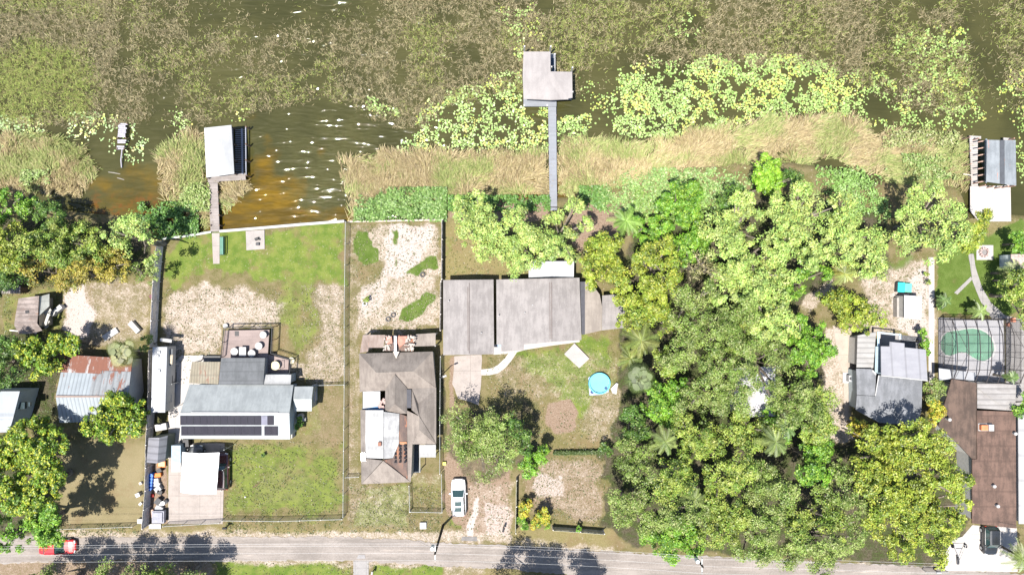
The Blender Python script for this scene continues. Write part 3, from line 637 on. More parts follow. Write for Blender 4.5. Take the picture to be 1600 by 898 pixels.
def tree(lobes, h, ty, label, name='broadleaf_tree', group=None, base=None, dens=1.0, flat_=.72, cat='tree', low=None):
    """lobes: apparent pixel (px,py,rpx); h: height in metres"""
    rng = np.random.default_rng(100 + NT[0]); NT[0] += 1
    L = []; h = h * .82 if h > 6 else h
    for (px, py, r) in lobes:
        rw = r * S * (H - h * .8) / H; zc = max(h - rw * flat_ * rng.uniform(.95, 1.12), h * .3, rw * .2)
        x, y, _ = W(px, py, zc + rw * flat_ * .35); L.append((x, y, zc, rw, flat_))
        if h > 4 and rw > 1.5 and rng.random() < .45: L.append((x, y, zc - rw * .35, rw * .8, flat_ * .6))
    wsum = sum(l[3] ** 2 for l in L); bx = sum(l[0] * l[3] ** 2 for l in L) / wsum; by = sum(l[1] * l[3] ** 2 for l in L) / wsum
    if base: bx, by, _ = W(base[0], base[1], 0)
    root = thing(name, label, cat, (bx, by, -.05), group)
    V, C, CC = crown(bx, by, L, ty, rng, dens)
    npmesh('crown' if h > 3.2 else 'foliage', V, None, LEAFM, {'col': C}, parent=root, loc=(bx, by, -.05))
    m = MB(); tr = max(.05, min(.42, h * .035)); zt = h * .45
    m.tube([(bx, by, -.1), (bx + rng.normal(0, .1), by + rng.normal(0, .1), zt * .5), (bx, by, zt)], [tr * 1.3, tr, tr * .85], 7)
    for l in L:
        if l[4] != flat_: continue
        mid = ((bx + l[0]) / 2, (by + l[1]) / 2, (zt + l[2]) / 2 + .3)
        m.tube([(bx, by, zt * .8), mid, (l[0], l[1], l[2] + l[3] * .2)], [tr * .7, tr * .5, tr * .22], 5)
        for q in range(4 if h > 4 else 2):
            c = CC[rng.integers(0, len(CC))]
            if math.hypot(c[0] - l[0], c[1] - l[1]) < l[3] * 1.2: m.tube([mid, ((mid[0] + c[0]) / 2, (mid[1] + c[1]) / 2, (mid[2] + c[2]) / 2 + .2), tuple(c)], [tr * .4, tr * .25, .03], 4)
    m.build('trunk' if h > 3.2 else 'stem', BARK, root); return root

G1 = 'trees along the left shore'; G2 = 'trees in the left yards'; G3 = 'trees behind the long flat roofed house'; G4 = 'trees of the pale canopy by the shore'
G5 = 'trees of the wooded lot'; G6 = 'street side trees'; G7 = 'trees of the right hand lots'
T = [
 # left shore group
 ([(8, 322, 30), (30, 310, 20), (-30, 330, 35)], 6, 'bright', 'dark green tree at the left edge behind the reeds, nearest the water', G1),
 ([(62, 330, 30), (85, 345, 25)], 6, 'dark', 'dark green rounded tree where the left trees meet the lake shore', G1),
 ([(10, 372, 36), (-25, 385, 40), (22, 405, 24)], 9, 'yellow', 'yellow green tree at the left edge below the dark shore tree', G1),
 ([(75, 372, 34), (50, 385, 24), (95, 395, 26)], 9, 'mid', 'mid green tree in the middle of the left shore grove', G1),
 ([(124, 375, 34), (105, 400, 24), (140, 395, 26)], 8.5, 'mid', 'grey green tree of the left shore grove right of its middle', G1),
 ([(205, 372, 36), (180, 362, 24), (225, 395, 22), (215, 352, 18)], 10, 'camphor', 'tall knobbly crowned tree at the right end of the left shore grove', G1),
 ([(165, 405, 26), (178, 420, 20), (150, 420, 18)], 7, 'ochre', 'brown and ochre tree below the tall knobbly tree of the left shore grove', G1),
 ([(60, 422, 26), (82, 428, 22), (100, 440, 16)], 7, 'ochre', 'golden yellow tree at the lower edge of the left shore grove', G1),
 ([(118, 430, 22), (130, 418, 18), (110, 448, 14)], 6, 'ochre', 'orange brown tree over the sandy yard of the left grove', G1),
 ([(12, 430, 28), (-15, 440, 30)], 7, 'dark', 'dark tree at the left edge above the broken shed', G1),
 ([(212, 422, 18), (235, 430, 14)], 4.5, 'oak', 'small sparse tree by the top of the wooden fence', G1),
 # left yards
 ([(45, 552, 26), (75, 560, 24), (60, 575, 18), (30, 545, 14)], 6.5, 'mango', 'bushy yellow green tree between the broken shed and the rusty roofed house', G2),
 ([(100, 540, 20), (112, 535, 13), (85, 535, 14)], 5.5, 'mango', 'smaller bushy tree touching the corner of the rusty roof', G2),
 ([(5, 545, 26), (-15, 580, 34), (15, 588, 20)], 6, 'dark', 'dark tree in shade at the left edge above the white roofed cottage', G2),
 ([(172, 640, 28), (190, 655, 30), (150, 662, 24), (205, 670, 18), (170, 680, 20), (180, 622, 14)], 8, 'mango', 'broad dark green tree over the lower right corner of the rusty roofed house', G2),
 ([(50, 690, 40), (20, 705, 36), (85, 690, 20), (60, 725, 34), (-10, 720, 34)], 11, 'mango', 'upper crown of the large mango tree left of the mown yard', G2),
 ([(35, 770, 40), (70, 765, 26), (0, 780, 40), (70, 745, 24)], 12, 'mango', 'middle mango tree with bright yellow tips at the left edge', G2),
 ([(60, 825, 32), (25, 835, 34), (82, 805, 18), (-10, 840, 34), (88, 840, 16)], 10, 'bright', 'lowest mango tree leaning over the tail of the red car', G2),
 # house three
 ([(722, 325, 27), (752, 335, 24), (770, 362, 26), (735, 365, 26), (780, 395, 22), (755, 395, 18), (745, 308, 16)], 8, 'camphor', 'pale green tree between the dock walkway and the fence corner', G3),
 ([(805, 345, 24), (822, 372, 24), (795, 385, 22), (805, 412, 20), (835, 402, 20)], 7.5, 'camphor', 'pale green tree straight below the foot of the dock walkway', G3),
 ([(868, 350, 22), (880, 375, 25), (850, 370, 20), (898, 320, 17), (890, 398, 20), (915, 350, 14), (860, 395, 16)], 7.5, 'camphor', 'pale green tree right of the foot of the dock walkway', G3),
 ([(935, 390, 26), (955, 375, 18), (925, 415, 22), (955, 420, 26), (925, 440, 14), (970, 445, 18)], 8, 'yellow', 'golden green tree at the upper right corner of the flat roofed house', G3),
 # middle of picture upper forest
 ([(1003, 412, 22), (1020, 395, 20), (1045, 385, 18), (1045, 420, 24), (1015, 445, 22), (1055, 445, 18)], 9, 'yellow', 'yellow green tree right of the golden tree by the flat roofed house', G5),
 ([(1055, 312, 26), (1085, 300, 18), (1075, 335, 24), (1035, 325, 14)], 5.5, 'bright', 'bright green bushy tree at the marsh edge left of the pale canopy', G4),
 ([(1015, 365, 22), (1035, 350, 20), (995, 350, 14)], 5, 'bright', 'low bright green tree beside the feathery palm near the shore', G4),
 ([(1120, 355, 28), (1150, 345, 28), (1130, 385, 22), (1175, 330, 22), (1180, 372, 26), (1145, 375, 22), (1160, 310, 18)], 9, 'camphor', 'left crown of the pale yellow green canopy by the shore', G4),
 ([(1222, 325, 30), (1260, 310, 28), (1235, 365, 32), (1275, 350, 30), (1215, 395, 24), (1300, 325, 20), (1255, 292, 16)], 10, 'camphor', 'tallest middle crown of the pale yellow green canopy by the shore', G4),
 ([(1322, 350, 30), (1355, 370, 26), (1310, 390, 30), (1350, 400, 26), (1270, 400, 28), (1372, 385, 16), (1320, 318, 18)], 9.5, 'camphor', 'right crown of the pale yellow green canopy by the shore', G4),
 ([(1200, 262, 22), (1208, 282, 24), (1190, 285, 18)], 4.5, 'lime', 'vivid lime green round bush tree at the marsh edge', G4),
 ([(1150, 300, 16), (1240, 280, 18), (1130, 318, 14)], 5, 'dark', 'dark green tree tucked behind the vivid lime one', G4),
 ([(1180, 420, 30), (1150, 425, 26), (1215, 430, 28), (1180, 450, 24)], 9, 'camphor', 'pale tree below the shore canopy in the wooded lot', G5),
 ([(1255, 440, 24), (1235, 455, 22), (1285, 425, 18)], 6, 'bright', 'green tree at the lower edge of the pale canopy above the sandy patch', G5),
 ([(1458, 320, 28), (1425, 335, 26), (1490, 330, 26), (1450, 360, 32), (1420, 375, 24), (1490, 365, 26), (1465, 392, 22), (1430, 300, 14), (1465, 295, 16)], 10, 'camphor', 'large round pale green tree beside the white lakeside patio', G7),
 ([(1528, 350, 22), (1535, 372, 20), (1518, 385, 16), (1515, 362, 18)], 7, 'yellow', 'yellow green tree right of the round one, above the fire pit pad', G7),
 # wooded lot
 ([(1378, 420, 18), (1350, 425, 16)], 5, 'camphor', 'small pale tree at the lower right corner of the pale shore canopy', G4),
 ([(1215, 365, 18), (1165, 400, 20), (1205, 410, 18)], 8, 'camphor', 'low pale tree filling the middle of the shore canopy', G4),
 ([(1060, 385, 22), (1090, 375, 22), (1075, 400, 18)], 7, 'bright', 'green tree between the yellow green tree and the pale shore canopy', G5),
 ([(1130, 430, 24), (1150, 455, 22), (1120, 460, 18)], 8, 'camphor', 'pale tree right of the bare pinkish grey tree', G5),
 ([(1105, 400, 14)], 5, 'dark', 'dark low tree below the left crown of the pale canopy', G5),
 ([(1040, 570, 20), (1030, 545, 18), (1045, 590, 16)], 7, 'mid', 'green tree between the feathery palm and the spreading oaks', G5),
 ([(1170, 520, 20), (1150, 545, 18), (1180, 500, 16)], 8, 'mid', 'green tree wedged between the oaks above the half hidden white roof', G5),
 ([(1205, 650, 16), (1215, 675, 16)], 6, 'bright', 'green tree behind the upright palms', G5),
 ([(1100, 410, 24), (1085, 425, 16), (1115, 430, 14)], 9.5, 'dead', 'bare pinkish grey tree nearly leafless in the upper wooded lot', G5),
 ([(1075, 465, 24), (1100, 490, 22), (1060, 495, 22), (1110, 455, 18)], 10, 'oak', 'grey green oak below the bare pinkish tree', G5),
 ([(998, 480, 28), (1025, 480, 24), (985, 500, 20), (1035, 505, 20), (975, 470, 16)], 8.5, 'yellow', 'yellowish tree beside the right end of the flat roofed house', G5),
 ([(1130, 500, 28), (1165, 490, 26), (1145, 525, 26), (1115, 530, 20)], 10.5, 'oak', 'grey green oak in the upper middle of the wooded lot', G5),
 ([(1215, 480, 30), (1200, 510, 28), (1235, 510, 24), (1180, 470, 20)], 10, 'camphor', 'pale crowned tree left of the pinkish sand patch', G5),
 ([(1068, 540, 28), (1095, 555, 28), (1055, 565, 22), (1080, 520, 20)], 10, 'oak', 'spreading oak left of the half hidden white roof, upper of two', G5),
 ([(1100, 610, 30), (1130, 590, 26), (1080, 630, 26), (1120, 630, 24), (1130, 560, 20), (1150, 610, 22), (1158, 632, 18), (1168, 610, 16)], 10, 'oak', 'spreading oak left of the half hidden white roof, lower of two', G5),
 ([(1195, 555, 26), (1175, 545, 22), (1220, 575, 22), (1215, 545, 20), (1165, 578, 20), (1180, 592, 18), (1212, 605, 16), (1208, 630, 14)], 10.5, 'oak', 'oak shading the upper edge of the half hidden white roof', G5),
 ([(1250, 540, 28), (1275, 525, 24), (1260, 570, 26), (1285, 550, 20), (1250, 505, 18)], 8, 'bright', 'bright green tree left of the sandy walkway', G5),
 ([(1340, 490, 30), (1320, 475, 24), (1345, 515, 18), (1365, 500, 16), (1305, 465, 22)], 7, 'yellow', 'yellow green tree at the upper corner of the grey and white house', G7),
 ([(1235, 620, 28), (1255, 600, 24), (1225, 650, 24), (1265, 635, 26)], 10, 'oak', 'oak right of the half hidden white roof', G5),
 ([(1280, 650, 28), (1295, 625, 22), (1270, 675, 24), (1300, 665, 18)], 9, 'mid', 'mid green tree beside the sandy walkway, below the bright green one', G5),
 ([(1025, 635, 26), (1045, 650, 26), (1060, 610, 22), (1030, 610, 18)], 8, 'bright', 'bright green tree right of the round blue pool', G5),
 ([(985, 650, 20), (1000, 670, 22), (980, 680, 16)], 6, 'dark', 'dark green tree at the yard edge below the round blue pool', G5),
 ([(1160, 668, 26), (1190, 672, 24), (1140, 680, 22), (1175, 695, 22)], 9, 'mid', 'tree under the lower edge of the half hidden white roof', G5),
 ([(1095, 680, 28), (1070, 665, 22), (1110, 700, 26), (1080, 700, 20)], 9.5, 'mid', 'mid green tree at the centre of the wooded lot', G5),
 ([(985, 715, 26), (1010, 705, 24), (1000, 735, 26), (975, 695, 14)], 9, 'oak', 'grey twiggy oak right of the low hedge end', G5),
 ([(1050, 740, 30), (1075, 755, 26), (1040, 770, 24), (1065, 720, 20)], 10.5, 'mid', 'green tree in the lower left of the wooded lot', G5),
 ([(990, 785, 26), (965, 775, 18), (1000, 810, 26), (970, 805, 20)], 9.5, 'oak', 'mossy grey oak at the lower left corner of the wooded lot', G5),
 ([(1130, 745, 30), (1155, 730, 24), (1120, 775, 26), (1150, 770, 24)], 10.5, 'mid', 'tree with a full green crown left of the upright palms', G5),
 ([(1205, 755, 28), (1190, 735, 22), (1230, 770, 24), (1185, 775, 22)], 10, 'oak', 'oak just below the upright palms', G5),
 ([(1275, 715, 26), (1260, 735, 24), (1295, 705, 20), (1290, 740, 20)], 9, 'bright', 'bright green tree left of the great yellow green tree', G5),
 ([(1060, 830, 28), (1035, 850, 22), (1080, 845, 24), (1010, 845, 18), (1050, 870, 14)], 6.5, 'bright', 'vivid green tree hanging over the road edge', G6),
 ([(1045, 805, 28), (1085, 795, 26), (1020, 815, 18)], 10, 'oak', 'grey oak above the vivid green roadside tree', G5),
 ([(1120, 815, 28), (1150, 805, 26), (1130, 845, 22), (1105, 840, 16)], 9.5, 'mid', 'green tree at the roadside right of the vivid green one', G6),
 ([(1180, 820, 28), (1205, 805, 24), (1185, 850, 26), (1160, 865, 18)], 10, 'oak', 'oak with its lower boughs over the road', G6),
 ([(1255, 850, 30), (1290, 850, 30), (1230, 870, 22), (1280, 880, 24), (1320, 860, 20), (1342, 838, 18), (1335, 815, 16)], 10.5, 'oak', 'broad grey green oak at the road left of the sandy verge', G6),
 ([(1250, 800, 26), (1285, 805, 28), (1310, 820, 22), (1240, 825, 20)], 10.5, 'mid', 'green tree above the broad grey green roadside oak', G5),
 ([(1310, 770, 26), (1290, 775, 18), (1330, 785, 18), (1320, 740, 20)], 9.5, 'oak', 'oak against the left side of the great yellow green tree', G5),
 # the great yellow green tree
 ([(1365, 690, 28), (1400, 700, 32), (1440, 705, 30), (1380, 735, 32), (1425, 745, 32), (1465, 730, 30), (1345, 715, 22), (1482, 740, 22), (1410, 680, 22), (1465, 690, 20), (1440, 670, 16), (1350, 750, 24), (1395, 765, 26), (1488, 770, 18)], 11, 'yellow', 'upper half of the great yellow green tree left of the brown roof', G7),
 ([(1380, 790, 28), (1415, 790, 32), (1455, 785, 32), (1495, 790, 26), (1400, 830, 30), (1440, 835, 32), (1480, 825, 28), (1360, 810, 20), (1410, 860, 22), (1455, 862, 20), (1492, 770, 16), (1498, 815, 14), (1430, 770, 28)], 10.5, 'yellow', 'lower half of the great yellow green tree, next to the white driveway', G7),
 ([(1455, 615, 16), (1468, 605, 12), (1462, 600, 10)], 3.6, 'oak', 'grey green shrub beside the brown roof corner', G7),
 ([(1462, 635, 14), (1458, 655, 12), (1470, 645, 10)], 3.8, 'croton', 'bright yellow shrub between the grey house and the brown roof', G7),
 ([(1345, 668, 15), (1362, 672, 12), (1335, 660, 10)], 4.2, 'croton', 'yellow tipped shrub at the lower left corner of the grey house', G7),
 ([(1446, 535, 9), (1448, 550, 7), (1443, 520, 8)], 2.2, 'bright', 'small green shrub between the white path and the grey house', G7),
 ([(1590, 440, 24), (1605, 470, 26), (1580, 465, 14), (1600, 500, 20)], 6, 'mid', 'green tree at the right edge under the small pink roofed hut', G7),
 ([(1592, 370, 12), (1605, 385, 16)], 4, 'bright', 'green bush at the right edge above the small pink roofed hut', G7),
 ([(1592, 640, 13), (1605, 625, 14)], 4, 'bright', 'green bush at the right edge beside the ribbed white patio roof', G7),
 ([(1570, 428, 10), (1578, 445, 12)], 3, 'oak', 'dark low shrub in front of the small pink roofed hut', G7),
 # oak in front of the flat roofed house
 ([(735, 665, 30), (712, 650, 22), (765, 680, 28), (715, 690, 24), (750, 705, 28), (790, 700, 24), (755, 735, 26), (725, 715, 18), (785, 730, 18), (775, 655, 20)], 9, 'oak', 'big grey green oak in front of the flat roofed house', G3),
 ([(815, 680, 16), (800, 660, 18), (820, 700, 14)], 7, 'dark', 'dark crown behind the big oak on its right side', G3),
 ([(840, 715, 18), (830, 735, 14), (848, 705, 12), (822, 722, 14)], 4, 'bright', 'bright green bush tree at the right foot of the big oak', G3),
 # street side
 ([(80, 915, 30), (40, 940, 42), (112, 925, 32)], 9, 'oak', 'street oak below the red car at the bottom left corner', G6),
 ([(160, 920, 36), (190, 940, 40), (205, 905, 20)], 9.5, 'oak', 'street oak right of the red car along the bottom edge', G6),
 ([(245, 912, 30), (285, 930, 32), (305, 910, 20)], 9, 'oak', 'rightmost of the street oaks at the bottom left edge', G6),
 ([(225, 930, 38), (260, 960, 30)], 12, 'mid', 'taller street tree standing among the bottom left oaks', G6),
 ([(790, 972, 48), (850, 972, 52), (900, 985, 44), (830, 1000, 40)], 14, 'oak', 'street oak below the frame that shades the road near the parked white car', G6),
]
for t in T: tree(*t[:4], group=t[4], dens=1.6 if 'street' in t[3] and 'oak' in t[3] else 1.0)
B = [([(821, 790, 10), (818, 803, 8)], 2.4, 'croton', 'yellow green croton bush at the lane corner, upper of two'),
     ([(846, 805, 13), (838, 818, 10), (852, 815, 9)], 2.8, 'croton', 'orange tipped croton bush at the lane corner, lower of two'),
     ([(815, 812, 9), (820, 822, 7)], 1.6, 'bright', 'low green bush left of the orange tipped croton'),
     ([(945, 700, 9), (952, 706, 8)], 2.4, 'dark', 'dark bush at the right end of the low hedge'),
     ([(573, 468, 5)], 1.0, 'mid', 'small green bush alone on the sandy back yard'), ([(411, 711, 3)], .7, 'dark', 'tiny dark green shrub alone on the front lawn'),
     ([(228, 532, 10), (224, 545, 8)], 3, 'mid', 'green bush beside the wooden fence above the long white trailer'),
     ([(1470, 478, 8)], 1.6, 'dark', 'dark spiky plant where the narrow path branch ends'),
     ([(1450, 440, 5), (1448, 428, 4)], 1.0, 'mid', 'small weed bush beside the straight white path'),
     ([(465, 665, 7), (468, 655, 5)], 1.4, 'bright', 'green bush behind the round white unit by the annex'),
     ([(855, 823, 5)], 1.2, 'bright', 'small green bush on the hedge line by the road'), ([(905, 826, 5)], 1.6, 'bright', 'sprig of green on top of the roadside hedge')]
for b in B: tree(*b, name='bush', group='bushes and small plants in the yards', cat='bush')

# ------------------------------------------------------------------ palms
def palm(px, py, r, h, label, cols, kind='feather', group='palms', n=26, name='palm_tree'):
    rng = np.random.default_rng(500 + NT[0]); NT[0] += 1
    x, y, _ = W(px, py, h); bx, by = x + rng.normal(0, .1), y + rng.normal(0, .1); L = r * S * (H - h) / H
    root = thing(name, label, 'palm' if name == 'palm_tree' else 'plant', (bx, by, -.05), group)
    V = []; C = []; n = int(n * 1.2); fk = .62 if kind == 'fan' else 1.0
    for i in range(n):
        a = 2.4 * i + rng.normal(0, .15); el = rng.uniform(-.1, 1.1) * (1 - i / n * .3); c0 = np.array(cols[rng.integers(0, len(cols))]) * rng.uniform(.55, 1.3) * fk
        l = L * rng.uniform(.5, 1.15)
        if kind == 'fan':
            st = l * rng.uniform(.08, .5); p0 = np.array([x + math.cos(a) * st * .9 * math.cos(el * .7), y + math.sin(a) * st * .9 * math.cos(el * .7), h + math.sin(el) * st * .6])
            V += [[(x, y, h), (x + .03, y + .03, h), p0 + [.03, .03, 0], p0]]; C.append(c0)
            for j in range(15):
                b = a + (j - 7) * .15; ll = l * .55 * (1 - abs(j - 7) * .03); tip = p0 + [math.cos(b) * ll, math.sin(b) * ll, -ll * .45 + rng.normal(0, .05)]
                mid = p0 + [math.cos(b) * ll * .6, math.sin(b) * ll * .6, -.02]; q = np.array([-math.sin(b), math.cos(b), 0]) * .04
                V += [[p0 - q * .5, p0 + q * .5, mid + q, mid - q], [mid - q, mid + q, tip + q * .2, tip - q * .2]]; C += [c0 * rng.uniform(.8, 1.25)] * 2
        else:
            prev = None; K = 9
            for j in range(K + 1):
                s_ = j / K; p = np.array([x + math.cos(a) * l * s_ * math.cos(el * .6), y + math.sin(a) * l * s_ * math.cos(el * .6), h + l * (math.sin(el) * s_ - .75 * s_ * s_)])
                if prev is not None:
                    q = np.array([-math.sin(a), math.cos(a), 0]); V += [[prev - q * .02, prev + q * .02, p + q * .02, p - q * .02]]; C.append(c0 * 1.3)
                    for side in (-1, 1):
                        for e in (0, .5):
                            o_ = prev + (p - prev) * e; ll = l * .30 * (1 - .5 * s_) ; d = q * side * .8 + np.array([math.cos(a), math.sin(a), 0]) * .6 + [0, 0, -.35]
                            f = np.array([math.cos(a), math.sin(a), 0]) * .045 * max(1, l / 2)
                            V += [[o_, o_ + f * 1.6, o_ + d * ll + f * .6, o_ + d * ll]]; C.append(c0 * rng.uniform(.75, 1.3))
                prev = p
    V = np.array([[list(map(float, q)) for q in f] for f in V]).reshape(-1, 3)
    npmesh('fronds', V, None, LEAFM, {'col': np.repeat(np.clip(np.array(C) * 1.1, .01, .6), 4, 0)}, parent=root, loc=(bx, by, -.05))
    m = MB(); m.tube([(bx, by, -.1), ((bx + x) / 2 + .05, by, h * .5), (x, y, h)], [.17, .13, .12] if h > 2 else [.08, .07, .06], 8); m.build('trunk', BARK, root)
PG = [(.12, .16, .035), (.15, .19, .05), (.09, .13, .03)]; PY = [(.12, .15, .028), (.10, .14, .028), (.14, .15, .035)]; PD = [(.07, .12, .03), (.10, .15, .04)]; PS = [(.13, .18, .05), (.16, .21, .075), (.09, .13, .035)]
palm(189, 551, 33, 6.5, 'fan palm overhanging the right end of the rusty roof', [(.17, .19, .05), (.13, .16, .04), (.22, .22, .07)], 'fan', 'palms of the left yards', 34)
palm(978, 345, 26, 5, 'feathery palm near the shore right of the bare earth', [(.11, .20, .03), (.14, .23, .04)], group='palms of the wooded lot')
palm(1000, 592, 34, 6.5, 'silvery fan palm beside the round blue pool', PS, 'fan', 'palms of the wooded lot', 30)
palm(1002, 532, 28, 7, 'feathery palm above the silvery fan palm', PY, group='palms of the wooded lot')
palm(1040, 690, 24, 7.5, 'dark feathery palm in the left middle of the wooded lot', PG, group='palms of the wooded lot')
palm(1212, 690, 28, 8, 'upright palm below the half hidden white roof, left of the pair', PG, group='palms of the wooded lot')
palm(1230, 668, 22, 8, 'upright palm below the half hidden white roof, right of the pair', PD, group='palms of the wooded lot')
palm(1320, 428, 20, 4.5, 'yellow feathery palm beside the pinkish sand patch', [(.26, .26, .05), (.2, .24, .06)], group='palms of the wooded lot')
palm(1478, 469, 12, 2.4, 'small dark palm at the top left corner of the pool cage', PD, group='small palms around the pool cage')
palm(1532, 486, 15, 2.8, 'green palm at the top edge of the pool cage', [(.14, .2, .05), (.17, .23, .07)], group='small palms around the pool cage')
palm(1597, 872, 24, 3.5, 'feathery palm at the bottom right corner by the driveway', PG, group='palms of the right lots')
palm(1585, 425, 22, 4, 'drooping feathery palm over the hut at the right edge', [(.14, .18, .06), (.18, .2, .08)], group='palms of the right lots')
palm(1582, 590, 12, 3.4, 'dark palm at the lower right corner of the pool cage', PD, group='small palms around the pool cage')
palm(985, 560, 24, 5.5, 'low yellow feathery palm left of the silvery fan palm', PY, group='palms of the wooded lot')
palm(1085, 780, 24, 7, 'green feathery palm in the lower wooded lot', PG, group='palms of the wooded lot')
# ------------------------------------------------------------------ materials for built things
M_WHITE = plain('white_paint', (.36, .355, .35), .6, 0, .05); M_GREY = plain('grey_paint', (.30, .30, .31), .6, 0, .1); M_DGREY = plain('dark_grey_paint', (.05, .05, .055), .6)
M_BLACK = plain('black_plastic', (.015, .015, .018), .5); M_STUCCO = plain('pale_stucco', (.40, .39, .37), .9, 0, .1, 4); M_BLUEW = plain('pale_blue_siding', (.33, .38, .40), .7, 0, .1)
M_BEIGE = plain('beige_siding', (.34, .29, .22), .8); M_GLASS = plain('dark_window_glass', (.03, .045, .05), .12, 0, .3, 2, .8)
M_WOODG = roofing('weathered_grey_boards', (.30, .27, .26), (.20, .18, .17), ribs=5, axis='Y', patch=.6); M_WOODX = roofing('weathered_grey_planks', (.30, .27, .26), (.20, .18, .17), ribs=5, axis='X', patch=.6)
M_COMP = roofing('pale_composite_decking', (.23, .24, .265), (.2, .21, .232), ribs=6, axis='Y', patch=.5); M_FENCEW = plain('old_fence_wood', (.58, .53, .50), .9, 0, .3, 3)
M_GALV = plain('galvanised_metal', (.36, .37, .37), .5, .3, .1); M_TIMB = plain('brown_timber', (.13, .085, .06), .85, 0, .25, 3); M_PINKW = roofing('sunbleached_pinkish_boards', (.27, .238, .225), (.19, .165, .152), ribs=5, axis='Y', patch=.7)
M_CONC = conc('raw_concrete', (.40, .37, .34)); M_BLUE = plain('blue_plastic', (.02, .14, .55), .4); M_TEAL = plain('teal_plastic', (.03, .42, .40), .5); M_RED = plain('red_paint', (.45, .03, .02), .5); M_ORANGE = plain('orange_paint', (.55, .16, .03), .6)
R_GRYG = roofing('pale_grey_shingles', (.245, .262, .268), (.19, .205, .212), seams=.0 or None, ribs=None, patch=.6)
R_DARKRIB = roofing('dark_grey_ribbed_roofing', (.105, .11, .118), (.07, .075, .08), seams=.9, patch=.5)
R_BRN = roofing('taupe_shingles', (.18, .157, .14), (.125, .108, .097), patch=.8)
R_BRN2 = roofing('sandy_worn_shingles', (.225, .193, .168), (.16, .135, .118), patch=.7)
R_FLAT = roofing('grey_rolled_roofing', (.225, .207, .20), (.175, .16, .155), patch=.9)
R_FLATB = roofing('beige_rolled_roofing', (.235, .205, .178), (.18, .155, .135), patch=.6)
R_WHITEM = roofing('white_coated_metal', (.37, .37, .37), (.25, .25, .25), seams=.25, patch=.5)
R_WHITEP = roofing('pure_white_roof_panels', (.38, .385, .40), (.30, .31, .33), patch=.4)
R_BEIGER = roofing('beige_corrugated_plastic', (.25, .225, .175), (.19, .165, .12), ribs=3, axis='X', seams=.5, patch=.5, rust=.1)
R_RUSTM = roofing('rusted_red_corrugated_iron', (.38, .36, .36), (.26, .23, .22), ribs=1.4, axis='X', rust=.75, patch=.7)
R_BLUEM = roofing('pale_blue_grey_corrugated_iron', (.275, .305, .33), (.225, .25, .275), ribs=2.2, axis='X', rust=.02, patch=.4)
R_BLUEM2 = roofing('pale_corrugated_iron_rust_streaked', (.25, .265, .28), (.18, .19, .20), ribs=1.4, axis='X', rust=.34, patch=.5)
R_OLDY = roofing('old_rust_streaked_iron_sheets', (.26, .22, .205), (.15, .12, .108), ribs=1.8, axis='Y', rust=.18, patch=.9, rustcol=(.16, .09, .065))
R_GREYB = roofing('grey_bitumen_roof', (.165, .17, .185), (.115, .12, .13), patch=.9)
R_WHITR = roofing('white_ribbed_patio_roof', (.28, .268, .262), (.2, .185, .178), ribs=1.5, axis='Y', patch=.5)
R_BROWNR = roofing('brown_rolled_roofing', (.125, .078, .060), (.07, .045, .035), seams=.55, patch=.9, axis='X')
R_BROWND = roofing('dark_brown_rolled_roofing', (.105, .070, .054), (.055, .038, .030), patch=.9)
R_BOATG = roofing('pale_grey_shingle_boathouse', (.275, .255, .248), (.235, .215, .21), patch=.5)
R_TORN = roofing('torn_brown_underlay', (.17, .11, .085), (.06, .05, .05), patch=.35, rust=.3, rustcol=(.22, .10, .06))
R_STAIN = roofing('stained_pink_beige_roofing', (.245, .20, .178), (.17, .125, .105), patch=.7, rust=.1, rustcol=(.28, .13, .08))
R_SHEDG = roofing('grey_lilac_metal_sheets', (.20, .20, .225), (.16, .16, .18), ribs=1.2, axis='Y', patch=.3)
R_SHEDD = roofing('shaded_metal_sheets', (.16, .165, .18), (.13, .135, .15), ribs=1.2, axis='Y', patch=.3)  # same sheets as the left slope, darkened to paint the shaded side

